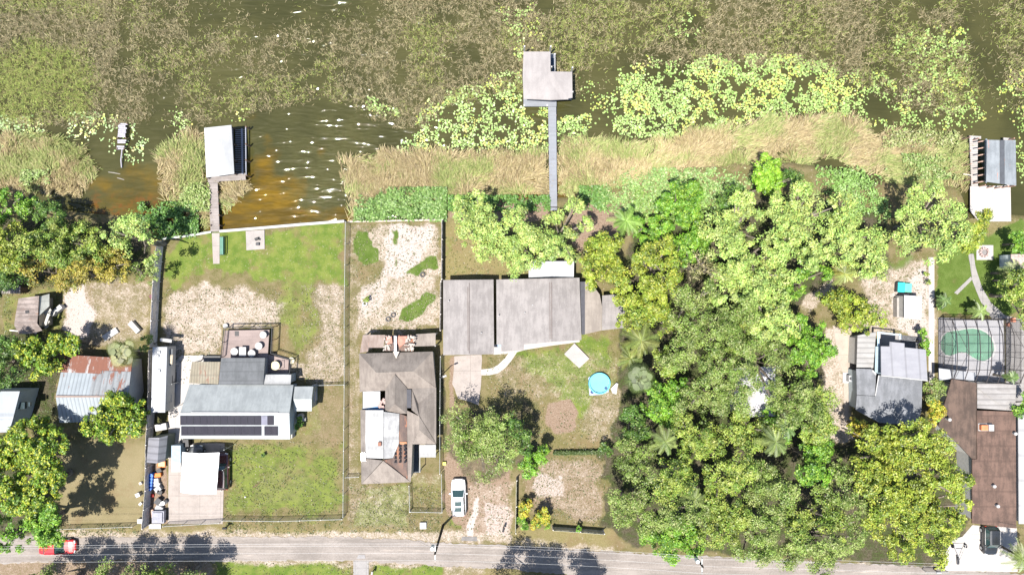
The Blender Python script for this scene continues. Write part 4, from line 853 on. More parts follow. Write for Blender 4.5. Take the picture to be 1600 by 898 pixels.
def part_roof(par, facets, mat, t=.12, name='roof', label=None):
    m = MB()
    for f in facets: m.slab(pw(f), t)
    return m.build(name, mat, par, label=label)
def part_wall(par, ring, mat, ins=.3, drop=.14, base=-.05, name='wall'):
    P = pw(ring)
    P = inset(P, ins); m = MB(); n = len(P)
    top = [(x, y, max(.3, z - drop)) for x, y, z in P]; bot = [(x, y, base) for x, y, z in P]
    ar = sum(P[k][0] * P[(k + 1) % n][1] - P[(k + 1) % n][0] * P[k][1] for k in range(n))
    for k in range(n):
        q = [top[k], bot[k], bot[(k + 1) % n], top[(k + 1) % n]]; m.face(q if ar > 0 else q[::-1])
    m.face(bot); return m.build(name, mat, par)
def window(par, x, y, z, w, h, ang, name='window', glass=True, frame=M_WHITE):
    """on a vertical wall whose outward normal points along ang (radians)"""
    m = MB(); nx, ny = math.cos(ang), math.sin(ang); tx, ty = -ny, nx
    def bx(u0, u1, z0, z1, d0, d1):
        p = [(x + tx * u + nx * d, y + ty * u + ny * d) for u, d in ((u0, d0), (u1, d0), (u1, d1), (u0, d1))]
        m.solid([(a, b, z1) for a, b in p], [(a, b, z0) for a, b in p])
    f = .07
    bx(-w / 2 - f, w / 2 + f, z + h, z + h + f, -.05, .05); bx(-w / 2 - f, w / 2 + f, z - f, z, -.05, .08)
    bx(-w / 2 - f, -w / 2, z, z + h, -.05, .05); bx(w / 2, w / 2 + f, z, z + h, -.05, .05)
    if name == 'window': bx(-.02, .02, z, z + h, -.02, .03)
    o = m.build(name, frame, par); o2 = None
    m = MB(); keep = m
    p = [(x + tx * u + nx * d, y + ty * u + ny * d) for u, d in ((-w / 2, -.04), (w / 2, -.04), (w / 2, .015), (-w / 2, .015))]
    m.solid([(a, b, z + h) for a, b in p], [(a, b, z) for a, b in p]); g = m.build('pane' if name == 'window' else 'door_leaf', M_GLASS if name == 'window' else frame, None, kind='stuff')
    del g['kind']
    for v in g.data.vertices: v.co = v.co - mathutils.Vector(_org[par.name])
    g.parent = o; _org[g.name] = _org[par.name]; return o
def wxy(px, py, z=0): p = W(px, py, z); return p[0], p[1]
def lerp(a, b, t): return tuple(a[i] + (b[i] - a[i]) * t for i in range(len(a)))
def base_of(px, py): p = W(px, py, 0); return (p[0], p[1], 0)

# ================= rusty roofed house (left)
h = thing('house', 'old house with a gabled tin roof, rusty red above and pale blue below', 'house', base_of(150, 605))
A, Bq, Cq, D = (101, 554, 2.6), (207, 560, 2.6), (200, 620, 4.3), (87, 619, 4.3); E, F = (196, 657, 3.2), (93, 660, 3.2)
def fl(t, s): # point on upper slope: t along x, s down
    return lerp(lerp(A, Bq, t), lerp(D, Cq, t), s)
part_roof(h, [[fl(0, 0), fl(.58, 0), fl(.58, .42), fl(0, .42)], [fl(.58, 0), fl(1, 0), fl(1, .34), fl(.58, .34)]], R_RUSTM, label='rusty red corrugated upper sheets')
part_roof(h, [[fl(0, .42), fl(.46, .42), fl(.46, 1), fl(0, 1)]], R_BLUEM, label='pale blue corrugated sheets')
part_roof(h, [[fl(.46, .425), fl(.585, .425), fl(.585, 1), fl(.46, 1)], [fl(.585, .345), fl(1, .345), fl(1, 1), fl(.585, 1)]], R_BLUEM2, label='pale sheets with rust streaked ribs')
part_roof(h, [[D, Cq, E, F]], R_BLUEM, label='lower slope of pale sheets')
part_wall(h, [A, Bq, Cq, E, F, D], M_STUCCO, .35)
xw = W(204, 585, 2.7)[0] - .33
window(h, xw + .02, W(0, 587, 2)[1], 1.3, 1.1, 1.0, 0); window(h, xw + .02, W(0, 632, 2)[1], 1.2, .9, .9, 0)
m = MB(); m.slab(pw([(87, 617.5, 4.42), (200, 618.5, 4.42), (200, 620.5, 4.42), (87, 620.5, 4.42)]), .08); m.build('ridge_cap', plain('rusty_ridge_metal', (.2, .15, .13)), h)

# ================= white cottage at the left edge
h = thing('house', 'white roofed cottage cut off by the left edge', 'house', base_of(0, 640))
part_roof(h, [[(-50, 611, 3.0), (31, 611, 3.5), (20, 655, 3.5), (-50, 655, 3.0)], [(-50, 655.3, 3.0), (19.8, 655.3, 3.5), (14, 675, 3.0), (-50, 675, 2.8)]], roofing('white_blue_sheet_roof', (.29, .31, .335), (.25, .27, .30), seams=.3, patch=.4))
part_wall(h, [(-50, 611, 3.0), (31, 611, 3.5), (20, 655, 3.5), (16, 670, 3.0), (-50, 672, 2.8)], M_BLUEW, .1, name='wall')
P0 = W(46, 612); P1 = W(38, 660)
m = MB(); q0 = W(31, 612, 3.3); q1 = W(20, 660, 3.3); 
m.solid([(q0[0] - .3, q0[1], 3.1), (P0[0] - .2, P0[1], 2.1), (P1[0] - .2, P1[1], 2.1), (q1[0] - .3, q1[1], 3.1)], [(q0[0] - .3, q0[1], 0), (P0[0] - .2, P0[1], 0), (P1[0] - .2, P1[1], 0), (q1[0] - .3, q1[1], 0)])
m.build('lean_to', M_BLUEW, h); m = MB(); c = W(34, 633, 2.7); m.obox(c[0], c[1], 2.45, 2.85, .9, .8, 0); m.obox(c[0] + .75, c[1] + .1, 2.3, 2.5, .25, .5, 0); m.build('skylight', M_GLASS, h)

# ================= broken shed
h = thing('shed', 'broken shed with a torn rust streaked tin roof and one white wall', 'shed', base_of(52, 495))
part_roof(h, [[(29, 466, 2.2), (61, 462, 2.9), (59, 494, 2.9), (24, 494, 2.2)], [(24, 494.5, 2.2), (59, 494.5, 2.95), (58, 505, 2.8), (66, 516, 2.5), (50, 521, 2.3), (30, 522, 2.1), (22, 508, 2.1)]], R_OLDY, .06)
part_wall(h, [(29, 466, 2.2), (61, 462, 2.9), (64, 512, 2.6), (30, 520, 2.2), (22, 500, 2.2)], M_BEIGE, .3)
m = MB(); m.slab([W(62, 463, 2.7), W(77, 459, 1.9), W(77, 478, 1.9), W(61, 493, 2.7)], .06); m.build('side_roof', roofing('faded_white_sheets', (.45, .46, .43), (.36, .37, .34), seams=1), h)
m = MB(); rr = random.Random(4)
for k in range(16): c = W(66 + rr.uniform(-7, 9), 497 + rr.uniform(-12, 12), .8 + rr.uniform(0, 1.2)); m.obox(c[0], c[1], c[2], c[2] + .05, rr.uniform(.5, 1.6), rr.uniform(.15, .5), rr.uniform(0, 3))
m.build('broken_board', plain('bleached_boards', (.36, .35, .32)), h)
m = MB(); m.obox(*W(43, 487, 2.6)[:2], 2.62, 2.68, .45, .35, .2); m.build('roof_hole', M_BLACK, h)
def planks(px, py, L, w, a, label, mat, z=.25, n=3):
    c = W(px, py, z); m = MB()
    for k in range(n): m.obox(c[0] - math.sin(a) * (k - (n - 1) / 2) * w / n, c[1] + math.cos(a) * (k - (n - 1) / 2) * w / n, 0.04, z - .02 * (k % 2), L, w / n * .93, a)
    return m.build('plank_pile', mat, None, label=label, cat='pile of boards', group='boards lying in the sandy yard')
planks(87, 485, 1.7, .55, R(40), 'pale board propped beside the broken shed', M_WHITE, .8)
planks(172, 522, 2.0, .75, R(33), 'white panel lying in the sandy yard above the fan palm, left of two', M_WHITE, .3)
planks(209, 511, 1.6, .65, R(-48), 'white trunk like box in the sandy yard near the fence, right of two', M_WHITE, .6)
planks(36, 518, 3.4, .15, R(-6), 'long thin pole lying along the lower edge of the broken shed', M_FENCEW, .2, 1)
# scrap hut at left edge
h = thing('scrap_hut', 'low scrap built hut with pinkish boards at the left edge above the broken shed', 'hut', base_of(16, 454)); m = MB()
for k in range(9): m.slab(pw([(k * 3.8 - 2, 447 + (k % 3), 1.5), (k * 3.8 + 1.2, 446 + (k % 2), 1.5), (k * 3.8 + 1.2, 458, 1.3), (k * 3.8 - 2, 459, 1.3)]), .06)
m.build('roof', M_PINKW, h); part_wall(h, [(-2, 448, 1.5), (33, 448, 1.5), (33, 458, 1.4), (-2, 458, 1.4)], M_TIMB, .1)

# ================= long white trailer
h = thing('trailer_home', 'long narrow white roofed trailer beside the wooden fence', 'trailer', base_of(250, 590))
part_roof(h, [[(238.5, 542, 2.7), (261, 542, 2.7), (258, 644, 2.7), (236, 644, 2.7)]], R_WHITEP, .15)
part_wall(h, [(238.5, 542, 2.7), (261, 542, 2.7), (258, 644, 2.7), (236, 644, 2.7)], M_STUCCO, .05, .1, .45)
m = MB()
for (a, b) in ((248, 550), (246, 556), (248, 579)): c = W(a, b, 2.8); m.obox(c[0], c[1], 2.7, 2.9, .35, .3, 0)
m.build('roof_vent', M_WHITE, h); m = MB()
for py in (580, 600):
    for dx in (-.75, .75): m = MB(); c = W(249, py, 0); m.tube([(c[0] + dx - .1, c[1], .3), (c[0] + dx + .1, c[1], .3)], .32, 12); m.build('wheel', M_BLACK, h)
xw = W(260, 560, 2.5)[0] - .1
for py in (562, 590, 622): window(h, xw + .05, W(0, py, 1.5)[1], 1.3, .8, 1.2, 0)
h = thing('porch_awning', 'grey slatted awnings and clutter on the right side of the long white trailer', 'awning', base_of(268, 580))
m = MB(); m.slab(pw([(261, 545, 2.0), (270, 545, 2.0), (269, 571, 1.9), (260, 571, 1.9)]), .05); m.build('canopy', R_DARKRIB, h, label='dark top awning')
m = MB(); m.slab(pw([(263, 555, 2.1), (270, 554, 2.1), (269, 569, 2.1), (266, 568, 2.1)]), .05); m.build('board', M_BEIGE, h)
m = MB()
for q in ((261.5, 547), (269, 547), (268.5, 570), (272, 636), (268, 600)): c = W(*q, 1.9); m.cyl(c[0], c[1], 0, 1.9, .04, n=6)
m.build('post', M_GALV, h)
m = MB(); m.slab(pw([(250, 528, 2.2), (268, 530, 2.2), (268, 535, 2.1), (250, 533, 2.1)]), .06)
for q in ((251, 529), (267, 531)): c = W(*q, 2.1); m.cyl(c[0], c[1], 0, 2.1, .04, n=6)
m.build('canopy', M_WHITE, h, label='white top awning')
def boxthing(name, label, cat, px, py, L, w, hh, a, mat, group=None, lid=None, z=0):
    """bevelled crate-like body with a lid lip"""
    c = W(px, py, z + hh); m = MB(); m.obox(c[0], c[1], z, z + hh * .88, L * .94, w * .94, a); m.obox(c[0], c[1], z + hh * .88, z + hh, L, w, a); m.obox(c[0], c[1], z + hh * .45, z + hh * .5, L * .97, w * .97, a)
    return m.build(name, mat, None, label=label, cat=cat, group=group)
boxthing('blue_tub', 'bright blue tub between the long trailer and the white drive', 'tub', 262, 607, 1.2, 1.0, .9, R(90), M_BLUE)
boxthing('storage_box', 'grey box below the blue tub beside the trailer', 'box', 262, 630, 1.6, .9, .9, R(90), M_GREY)
boxthing('storage_box', 'dark grey cabinet by the trailer above the blue tub', 'box', 264, 590, 1.3, .8, 1.2, R(90), M_DGREY)
boxthing('storage_box', 'white crate below the lower end of the long trailer', 'box', 251, 667, 1.4, .8, .6, R(10), M_WHITE)

# ================= solar panel house
h = thing('house', 'pale grey gabled house with two rows of black solar panels', 'house', base_of(368, 645))
a, b, c, d, e, f = (296, 600.5, 2.6), (458.5, 601, 2.6), (452, 646, 4.4), (281, 646, 4.4), (453.5, 686, 3.7), (283, 685, 3.7)
part_roof(h, [[a, b, c, d]], R_GRYG, label='pale grey shingled back slope'); part_roof(h, [[d, c, e, f]], roofing('white_blue_roof_sheets', (.32, .34, .35), (.28, .30, .31), patch=.4), label='white front slope')
part_wall(h, [a, b, c, e, f, d], M_BLUEW, .35)
m = MB(); m.slab(pw([(281, 645, 4.48), (452, 645, 4.48), (452, 647, 4.48), (281, 647, 4.48)]), .06); m.build('ridge_cap', M_WHITE, h)
m = MB(); m.slab(pw([(298, 643, 4.45), (435, 643.6, 4.45), (435, 644.4, 4.45), (298, 643.8, 4.45)]), .05); m.build('pipe', M_GREY, h)
def zr(py): return 4.4 + (3.7 - 4.4) * (py - 646) / 39.5 + .10
M_SOL = roofing('black_solar_glass', (.028, .026, .034), (.02, .018, .026), ribs=None, patch=.3, rough=.25, seams=None); M_SOL2 = plain('greyish_solar_glass', (.15, .15, .19), .3)
for row, (y0, y1, xs) in enumerate(((649.3, 663.6, [281.5 + 10.55 * k for k in range(12)] + [408.2, 418]), (665.8, 680, [283 + 10.45 * k for k in range(12)] + [413, 423.6]))):
    for k, x0 in enumerate(xs):
        w = 10.1 if k < 12 else (9.5 if row == 0 else 10.4); m = MB()
        m.slab(pw([(x0, y0, zr(y0)), (x0 + w, y0, zr(y0)), (x0 + w + .1, y1, zr(y1)), (x0 + .1, y1, zr(y1))]), .05)
        o = m.build('solar_panel', M_SOL2 if (row == 0 and k == 12) else M_SOL, h, label='lighter grey solar panel' if (row == 0 and k == 12) else None)
xw = W(452, 660, 3)[0] - .33
window(h, xw, W(0, 655, 1.5)[1], 1.0, .9, 1.1, 0); window(h, xw, W(0, 672, 1.5)[1], .1, 2.0, .9, 0, 'door')
part_roof(h, [[(345.5, 559, 2.7), (414, 559, 2.7), (411.5, 600.3, 3.0), (341.5, 600.3, 3.0)]], R_DARKRIB, label='dark grey ribbed rear roof'); part_wall(h, [(345.5, 559, 2.7), (414, 559, 2.7), (411.5, 600, 3.0), (341.5, 600, 3.0)], M_GREY, .3)
h2 = thing('carport', 'beige corrugated lean-to roof at the upper left of the solar panel house', 'lean-to', base_of(318, 582))
part_roof(h2, [[(300, 565, 2.2), (344.5, 565, 2.2), (341, 600, 2.55), (295, 598, 2.55)]], R_BEIGER, .05); m = MB()
for q in ((302, 566), (342, 566), (298, 596), (320, 566)): cc = W(*q, 2.2); m.box(cc[0] - .05, cc[0] + .05, cc[1] - .05, cc[1] + .05, 0, 2.2)
m.build('post', M_WHITE, h2)
m = MB(); m.slab(pw([(412, 585, 2.5), (455, 585, 2.5), (454, 600, 2.9), (411.7, 600, 2.9)]), .07); m.build('roof', R_WHITEM, h, label='small white rear roof'); 
part_wall(h, [(412, 585, 2.5), (455, 585, 2.5), (454, 600, 2.8), (412, 600, 2.8)], M_BLUEW, .2)
h3 = thing('shed', 'square grey roofed annex at the right end of the solar panel house', 'shed', base_of(475, 625))
part_roof(h3, [[(460.5, 603.5, 2.5), (489.5, 603.5, 2.5), (487, 623, 3.1), (458, 623, 3.1)]], R_GRYG); part_roof(h3, [[(458, 623.2, 3.1), (487, 623.2, 3.1), (487, 642, 2.7), (461, 642, 2.7)]], roofing('pale_grey_sheets', (.38, .40, .39), (.32, .34, .33)))
part_wall(h3, [(460.5, 603.5, 2.5), (489.5, 603.5, 2.5), (487, 623, 3.1), (487, 642, 2.7), (461, 642, 2.7), (458, 623, 3.1)], plain('grey_green_siding', (.26, .28, .25)), .25)
xw = W(489, 620, 2.5)[0] - .27; window(h3, xw + .02, W(0, 615, 1.5)[1], .1, 2, .9, 0, 'door')
m = MB(); cc = W(468, 651, .9); m.cyl(cc[0], cc[1], 0, .75, .38, n=16); m.cyl(cc[0], cc[1], .75, .9, .40, .3, n=16); cc = W(474, 655, .5); m.obox(cc[0], cc[1], 0, .5, .5, .4, 0)
m.build('outdoor_unit', M_WHITE, None, label='round white outdoor unit below the square annex', cat='outdoor unit')
def railing(par, pts, z0, z1, mat, n=6):
    m = MB(); P = [W(p[0], p[1], z1) for p in pts]
    for p, q in zip(P[:-1], P[1:]):
        m.tube([p, q], .045, 5); m.tube([(p[0], p[1], (z0 + z1) / 2), (q[0], q[1], (z0 + z1) / 2)], .03, 4); L = math.hypot(q[0] - p[0], q[1] - p[1]); k = max(1, int(L / 1.4))
        for j in range(k + 1): t = j / k; m.tube([(p[0] + (q[0] - p[0]) * t, p[1] + (q[1] - p[1]) * t, 0), (p[0] + (q[0] - p[0]) * t, p[1] + (q[1] - p[1]) * t, z1)], .05, 5)
        kk = int(L / .16)
        for j in range(kk): t = j / kk; m.tube([(p[0] + (q[0] - p[0]) * t, p[1] + (q[1] - p[1]) * t, z0), (p[0] + (q[0] - p[0]) * t, p[1] + (q[1] - p[1]) * t, z1)], .014, 4)
    m.build('railing', mat, par)
h = thing('deck', 'raised pinkish brown deck with dark railing above the solar panel house', 'deck', base_of(382, 538))
M_DECK = roofing('pinkish_brown_deck_boards', (.27, .215, .20), (.21, .165, .155), ribs=6, axis='Y', patch=.5)
m = MB(); m.slab(pw([(351, 516, .8), (421, 515, .8), (418, 560, .8), (346, 560, .8)]), .12); m.build('floor', M_DECK, h, label='upper floor'); m = MB(); m.slab(pw([(417, 553, .7), (451, 562, .7), (450, 586, .7), (416, 586, .7)]), .12); m.build('floor', M_DECK, h, label='lower floor')
railing(h, [(345, 558), (350, 511.5), (425, 510.5), (423, 552), (454, 562), (452, 584)], .85, 1.9, M_DGREY)
def roundpot(px, py, z, r, hh, label, mat, cat='planter', name='planter', group=None, top=None):
    cc = W(px, py, z + hh); m = MB(); m.cyl(cc[0], cc[1], z, z + hh * .8, r * .72, r * .95, 16); m.cyl(cc[0], cc[1], z + hh * .8, z + hh, r, r, 16)
    m.cur = 1; m.cyl(cc[0], cc[1], z + hh + .001, z + hh + .03, r * .8, r * .8, 16); return m.build(name, [mat, top or mat], None, label=label, cat=cat, group=group)
GD = 'round white planters on the deck'
roundpot(411, 523, .8, .42, .6, 'round white planter at the upper right of the deck', M_WHITE, group=GD); roundpot(404, 540.5, .8, .45, .6, 'round white planter in the middle right of the deck', M_WHITE, group=GD)
roundpot(366, 549, .8, .46, .7, 'round white planter left of the white deck table', M_WHITE, group=GD); roundpot(393, 552, .8, .46, .7, 'round white planter right of the white deck table', M_WHITE, group=GD)
t_ = thing('table', 'square white table on the raised deck', 'table', W(379, 549, .8)); cc = W(379, 549, 1.5); m = MB(); m.obox(cc[0], cc[1], 1.48, 1.53, .85, 1.1, 0); m.build('table_top', M_WHITE, t_)
for sx in (-.35, .35):
    for sy in (-.45, .45): m = MB(); m.cyl(cc[0] + sx, cc[1] + sy, .82, 1.48, .03, n=6); m.build('leg', M_WHITE, t_)
m = MB(); cc = W(370, 521, .82); m.obox(cc[0], cc[1], .802, .83, .5, .62, 0); m.build('deck_hatch', M_BLACK, None, label='small black mat on the upper part of the deck', cat='mat')
t_ = thing('table', 'round yellowish patio table in a dark frame on the lower deck', 'table', W(431, 571, .7)); cc = W(430, 571, 1.3); m = MB(); m.cyl(cc[0], cc[1], 1.27, 1.31, .55, n=20); m.build('table_top', plain('pale_yellow_top', (.45, .42, .28)), t_)
m = MB()
for k in range(4): a_ = k * math.pi / 2 + .5; m.tube([(cc[0] + .3 * math.cos(a_), cc[1] + .3 * math.sin(a_), .7), (cc[0] + .5 * math.cos(a_), cc[1] + .5 * math.sin(a_), 1.27)], .03, 5)
m.tube([(cc[0] + .55, cc[1] - .5, 1.0), (cc[0] + .75, cc[1] - .5, 1.5), (cc[0] + .75, cc[1] + .5, 1.5), (cc[0] + .55, cc[1] + .5, 1.0)], .035, 5); m.build('frame', M_DGREY, t_)
m = MB(); m.slab(pw([(318, 556, .6), (344, 556, .6), (344, 565, .6), (320, 565, .6)]), .1)
for q in ((320, 556), (343, 556)): cc = W(*q, .6); m.cyl(cc[0], cc[1], 0, .6, .05)
m.build('side_step', plain('dark_step_boards', (.10, .10, .10)), None, label='dark low platform left of the raised deck', cat='step'); roundpot(455, 563, 0, .4, .3, 'pale round planter at the corner of the lower deck', plain('cream_pot', (.5, .46, .33)))
roundpot(352, 509, 0, .3, .4, 'small white pot at the upper left corner of the deck', M_WHITE); boxthing('storage_box', 'small white box above the beige lean-to roof', 'box', 314, 557, .5, .35, .35, 0, M_WHITE)

# ================= grey shed + drive clutter
h = thing('shed', 'small gabled metal shed, pale on its left slope and dark on its right', 'shed', base_of(248, 700))
part_roof(h, [[(232, 683.5, 2.3), (249, 683.5, 2.9), (246, 723.5, 2.9), (229, 722, 2.3)]], R_SHEDG, .06, label='pale slope'); part_roof(h, [[(249, 683.5, 2.9), (262, 680, 2.2), (258, 720, 2.2), (246, 723.5, 2.9)]], R_SHEDD, .06, label='slope toned as shaded')
part_wall(h, [(232, 683, 2.3), (249, 682, 2.9), (262, 680, 2.2), (258, 720, 2.2), (246, 723, 2.9), (229, 722, 2.3)], plain('olive_grey_sheet_wall', (.15, .17, .14)), .12, .07)
m = MB()
for py in (686, 699, 710): cc = W(263, py, .9); m.obox(cc[0] - .1, cc[1], 0, 1.0, .5, .85, 0)
m.build('side_crate', M_FENCEW, h)
h = thing('box_trailer', 'grey blue covered cargo trailer between the shed and the white canopy', 'trailer', base_of(276, 708)); cc = W(275, 709, 1.8)
m = MB(); m.obox(cc[0], cc[1], .5, 1.8, 1.15, 2.1, 0); m.build('body', plain('grey_blue_paint', (.24, .30, .35)), h); m = MB(); m.tube([(cc[0] - .4, cc[1] + 1.0, .5), (cc[0], cc[1] + 2.0, .5), (cc[0] + .4, cc[1] + 1.0, .5)], .04); m.build('drawbar', M_GALV, h)
for s_ in (-.62, .62): m = MB(); m.tube([(cc[0] + s_ - .08, cc[1], .32), (cc[0] + s_ + .08, cc[1], .32)], .32, 14); m.build('wheel', M_BLACK, h)
boxthing('chest', 'square white chest below the grey blue cargo trailer', 'chest', 275, 729.5, 1.15, 1.15, .9, 0, M_WHITE)
h = thing('canopy', 'big square white fabric canopy on the concrete drive', 'canopy', base_of(314, 738)); zc = 2.7
m = MB(); tp = pw([(285, 706, zc), (343, 706.5, zc), (338, 771, zc), (282, 769, zc)]); nn = 10
M_CAN = plain('white_canopy_fabric', (.74, .74, .74), .7, 0, .02)
V = []; 
for j in range(nn + 1):
    for i in range(nn + 1):
        p = lerp(lerp(tp[0], tp[1], i / nn), lerp(tp[3], tp[2], i / nn), j / nn); V.append((p[0], p[1], p[2] + .55 * (1 - abs(2 * i / nn - 1)) + .05 * math.sin(j * 1.7)))
for off in (0,):
    for j in range(nn):
        for i in range(nn):
            k = j * (nn + 1) + i; m.slab([V[k], V[k + nn + 1], V[k + nn + 2], V[k + 1]], .03)
m.build('fabric_roof', M_CAN, h)
for p in tp + [lerp(tp[0], tp[3], .5), lerp(tp[1], tp[2], .5)]:
    m = MB(); px_, py_ = p[0] * .985, p[1] * .985; m.cyl(px_, py_, 0, zc, .04, n=8); m.build('pole', M_GALV, h)
boxthing('storage_box', 'black wheeled bin stored between the cargo trailer and the canopy', 'box', 290, 692, .7, .9, 1.0, .1, M_BLACK); 
# fence-side clutter, each its own thing
GC = 'junk along the wooden fence by the drive'; rr = random.Random(11)
def drum(px, py, label, mat, r=.29, hh=.85, name='barrel'):
    cc = W(px, py, hh); m = MB(); m.cyl(cc[0], cc[1], 0, hh * .3, r * .92, r, 14); m.cyl(cc[0], cc[1], hh * .3, hh * .7, r * .95, r * .95, 14); m.cyl(cc[0], cc[1], hh * .7, hh, r, r * .92, 14); m.cyl(cc[0], cc[1], hh, hh + .03, r * .35, r * .3, 8)
    return m.build(name, mat, None, label=label, cat='barrel', group=GC)
for k, wd in enumerate(('topmost', 'second from the top', 'third from the top', 'fourth from the top', 'lowest')): drum(235.5 - k * .6, 743 + k * 5, f'{wd} of the five blue barrels by the wooden fence', M_BLUE)
t_ = thing('crate', 'pale wooden crate with an orange rim below the metal shed', 'crate', W(252, 725, 0), GC); cc = W(252, 725, .4); m = MB(); m.obox(cc[0], cc[1], 0, .36, .85, .6, 0); m.build('box', plain('pale_wood', (.42, .33, .2)), t_); m = MB(); m.obox(cc[0], cc[1] + .33, .3, .42, 1.0, .08, 0); m.obox(cc[0], cc[1] - .33, .3, .42, 1.0, .08, 0); m.obox(cc[0] + .46, cc[1], .3, .42, .08, .6, 0); m.obox(cc[0] - .46, cc[1], .3, .42, .08, .6, 0); m.build('rim', M_ORANGE, t_)
boxthing('box', 'red brown box right of the topmost blue barrel', 'box', 246, 742, .8, .5, .5, .1, M_ORANGE, GC); boxthing('box', 'white box right of the middle blue barrels', 'box', 243, 751, .7, .6, .5, .1, M_WHITE, GC); boxthing('box', 'white crate at the right of the lower blue barrels', 'box', 244, 757, .9, .5, .45, -.1, M_WHITE, GC)
boxthing('box', 'black bin above the row of white boxes by the fence', 'bin', 248, 735, .6, .5, .7, .5, M_BLACK, GC); boxthing('box', 'grey metal box below the white crates by the fence', 'box', 246, 764, .8, .6, .6, .6, M_GREY, GC); boxthing('box', 'black box with a sloping lid below the grey metal box', 'box', 249, 769, .6, .5, .6, -.3, M_BLACK, GC)
boxthing('box', 'small red box against the fence below the barrels', 'box', 237, 774, .4, .35, .3, 0, M_RED, GC); boxthing('box', 'dark machine case in the middle of the junk row', 'box', 246, 783, .8, .6, .7, .9, M_DGREY, GC); boxthing('box', 'white lid box beside the dark machine case', 'box', 251, 787, .6, .5, .4, .3, M_WHITE, GC)
boxthing('box', 'grey tool chest in the lower junk row', 'box', 248, 794, .9, .6, .5, -.5, M_GREY, GC); boxthing('box', 'narrow pinkish box in the lower junk row', 'box', 238, 802, .3, 1.0, .4, .1, plain('pinkish_wood', (.4, .25, .2)), GC); drum(254, 786, 'grey metal drum in the lower junk row', M_GALV)
h = thing('utility_cart', 'grey covered utility cart at the foot of the junk row', 'cart', base_of(246, 810), GC); cc = W(246, 808, 1.0); m = MB(); m.obox(cc[0], cc[1], .35, .9, 1.5, 1.5, 0); m.obox(cc[0], cc[1], .9, 1.05, 1.2, 1.2, 0); m.build('body', plain('lilac_grey_cover', (.24, .24, .28)), h)
for s_ in (-.7, .7): m = MB(); m.tube([(cc[0] + s_ - .06, cc[1] - .3, .25), (cc[0] + s_ + .06, cc[1] - .3, .25)], .25, 12); m.build('wheel', M_BLACK, h)
boxthing('concrete_block', 'pale concrete slab at the gate below the utility cart', 'slab', 242, 822, 1.5, .6, .15, 0, M_WHITE); boxthing('storage_box', 'white box outside the wooden fence near the street', 'box', 219, 814, .75, .55, .5, 0, M_WHITE)
t_ = thing('wheelbarrow', 'white and dark barrow tipped outside the wooden fence', 'wheelbarrow', base_of(217, 772)); cc = W(215, 773, .5); m = MB(); m.obox(cc[0], cc[1], .25, .55, .55, .5, .4); m.build('tray', M_WHITE, t_); m = MB(); m.tube([(cc[0], cc[1], .4), (cc[0] + .9, cc[1] + .55, .6)], .03); m.tube([(cc[0] + .1, cc[1] - .2, .4), (cc[0] + 1.0, cc[1] + .35, .6)], .03); m.build('handle', M_DGREY, t_); m = MB(); m.tube([(cc[0] - .3, cc[1] - .2, .2), (cc[0] - .25, cc[1] - .3, .2)], .2, 12); m.build('wheel', M_BLACK, t_)
boxthing('stump', 'dark stump in the mown yard left of the wooden fence', 'stump', 219, 755, .3, .3, .35, .3, M_FENCEW); boxthing('stump', 'dark stump below the tipped barrow', 'stump', 219, 787, .4, .3, .3, .8, M_FENCEW)

# ================= brown hip roofed house with torn roof
h = thing('house', 'brown hip roofed house with torn rear roof and white patched wing', 'house', base_of(622, 640)); ez = 2.7; rz = 4.1
part_roof(h, [[(561, 552, ez), (676, 549, ez), (646, 580, rz), (588, 582, rz)]], R_BRN, label='back slope of the main hip roof')
part_roof(h, [[(561, 552, ez), (588, 582, rz), (562, 612, ez)]], R_BRN2, label='left hip slope'); part_roof(h, [[(676, 549, ez), (681, 605, ez), (646, 580, rz)]], R_BRN2, label='right hip slope')
part_roof(h, [[(588, 582, rz), (646, 580, rz), (681, 605.5, ez), (562, 612, ez)]], R_BRN2, .08, label='front slope')
part_roof(h, [[(617, 584.5, 4.12), (602, 608, ez + .25), (601.5, 645, ez + .15), (617, 631, 3.9)]], R_BRN, .08, label='left slope of the middle wing'); part_roof(h, [[(617, 584.5, 4.12), (617, 631, 3.9), (636, 646, ez + .15), (636, 606, ez + .25)]], R_BRN, .08, label='right slope of the middle wing')
part_roof(h, [[(617, 631, 3.9), (601.5, 645, ez + .15), (636, 646, ez + .15)]], R_BRN2, .08, label='hip end of the middle wing')
part_roof(h, [[(643, 606, 2.75), (681.5, 605, ez), (681.5, 693, ez), (655, 671, 3.5), (655, 650, 3.5), (643, 640, 2.9)]], R_BRN, .08, label='right wing slope')
part_roof(h, [[(636, 641, 2.85), (655, 650, 3.45), (655, 671, 3.45), (644.5, 693, ez), (642, 752, ez), (637, 752, ez), (636.5, 650, ez)]], R_BRN2, .08, label='left slope of the right wing'); part_roof(h, [[(655, 671, 3.52), (681.5, 693.5, ez), (644.5, 693.5, ez)]], R_BRN2, .08, label='hip end of the right wing')
part_roof(h, [[(563, 640, ez), (571, 640, 2.85), (571, 716, 2.95), (598, 719, 3.6), (564.6, 755.6, ez)]], R_BRN, .08, label='grey brown left slope of the front wing'); part_roof(h, [[(598.7, 719.5, 3.62), (641.6, 752.7, ez), (564.6, 756, ez)]], R_BRN2, .08, label='hip end of the front wing')
part_roof(h, [[(571, 640.5, 2.9), (599, 640.5, 3.5), (599, 716, 3.5), (571, 715, 2.9)]], R_WHITEM, .1, label='white patched left slope'); part_roof(h, [[(599.5, 643, 3.5), (624, 646, 3.0), (623, 693, 3.0), (614, 715, 3.15), (599.5, 716.5, 3.5)]], roofing('white_worn_sheets', (.33, .33, .33), (.21, .21, .215), seams=.35, patch=.8), .1, label='white worn right slope')
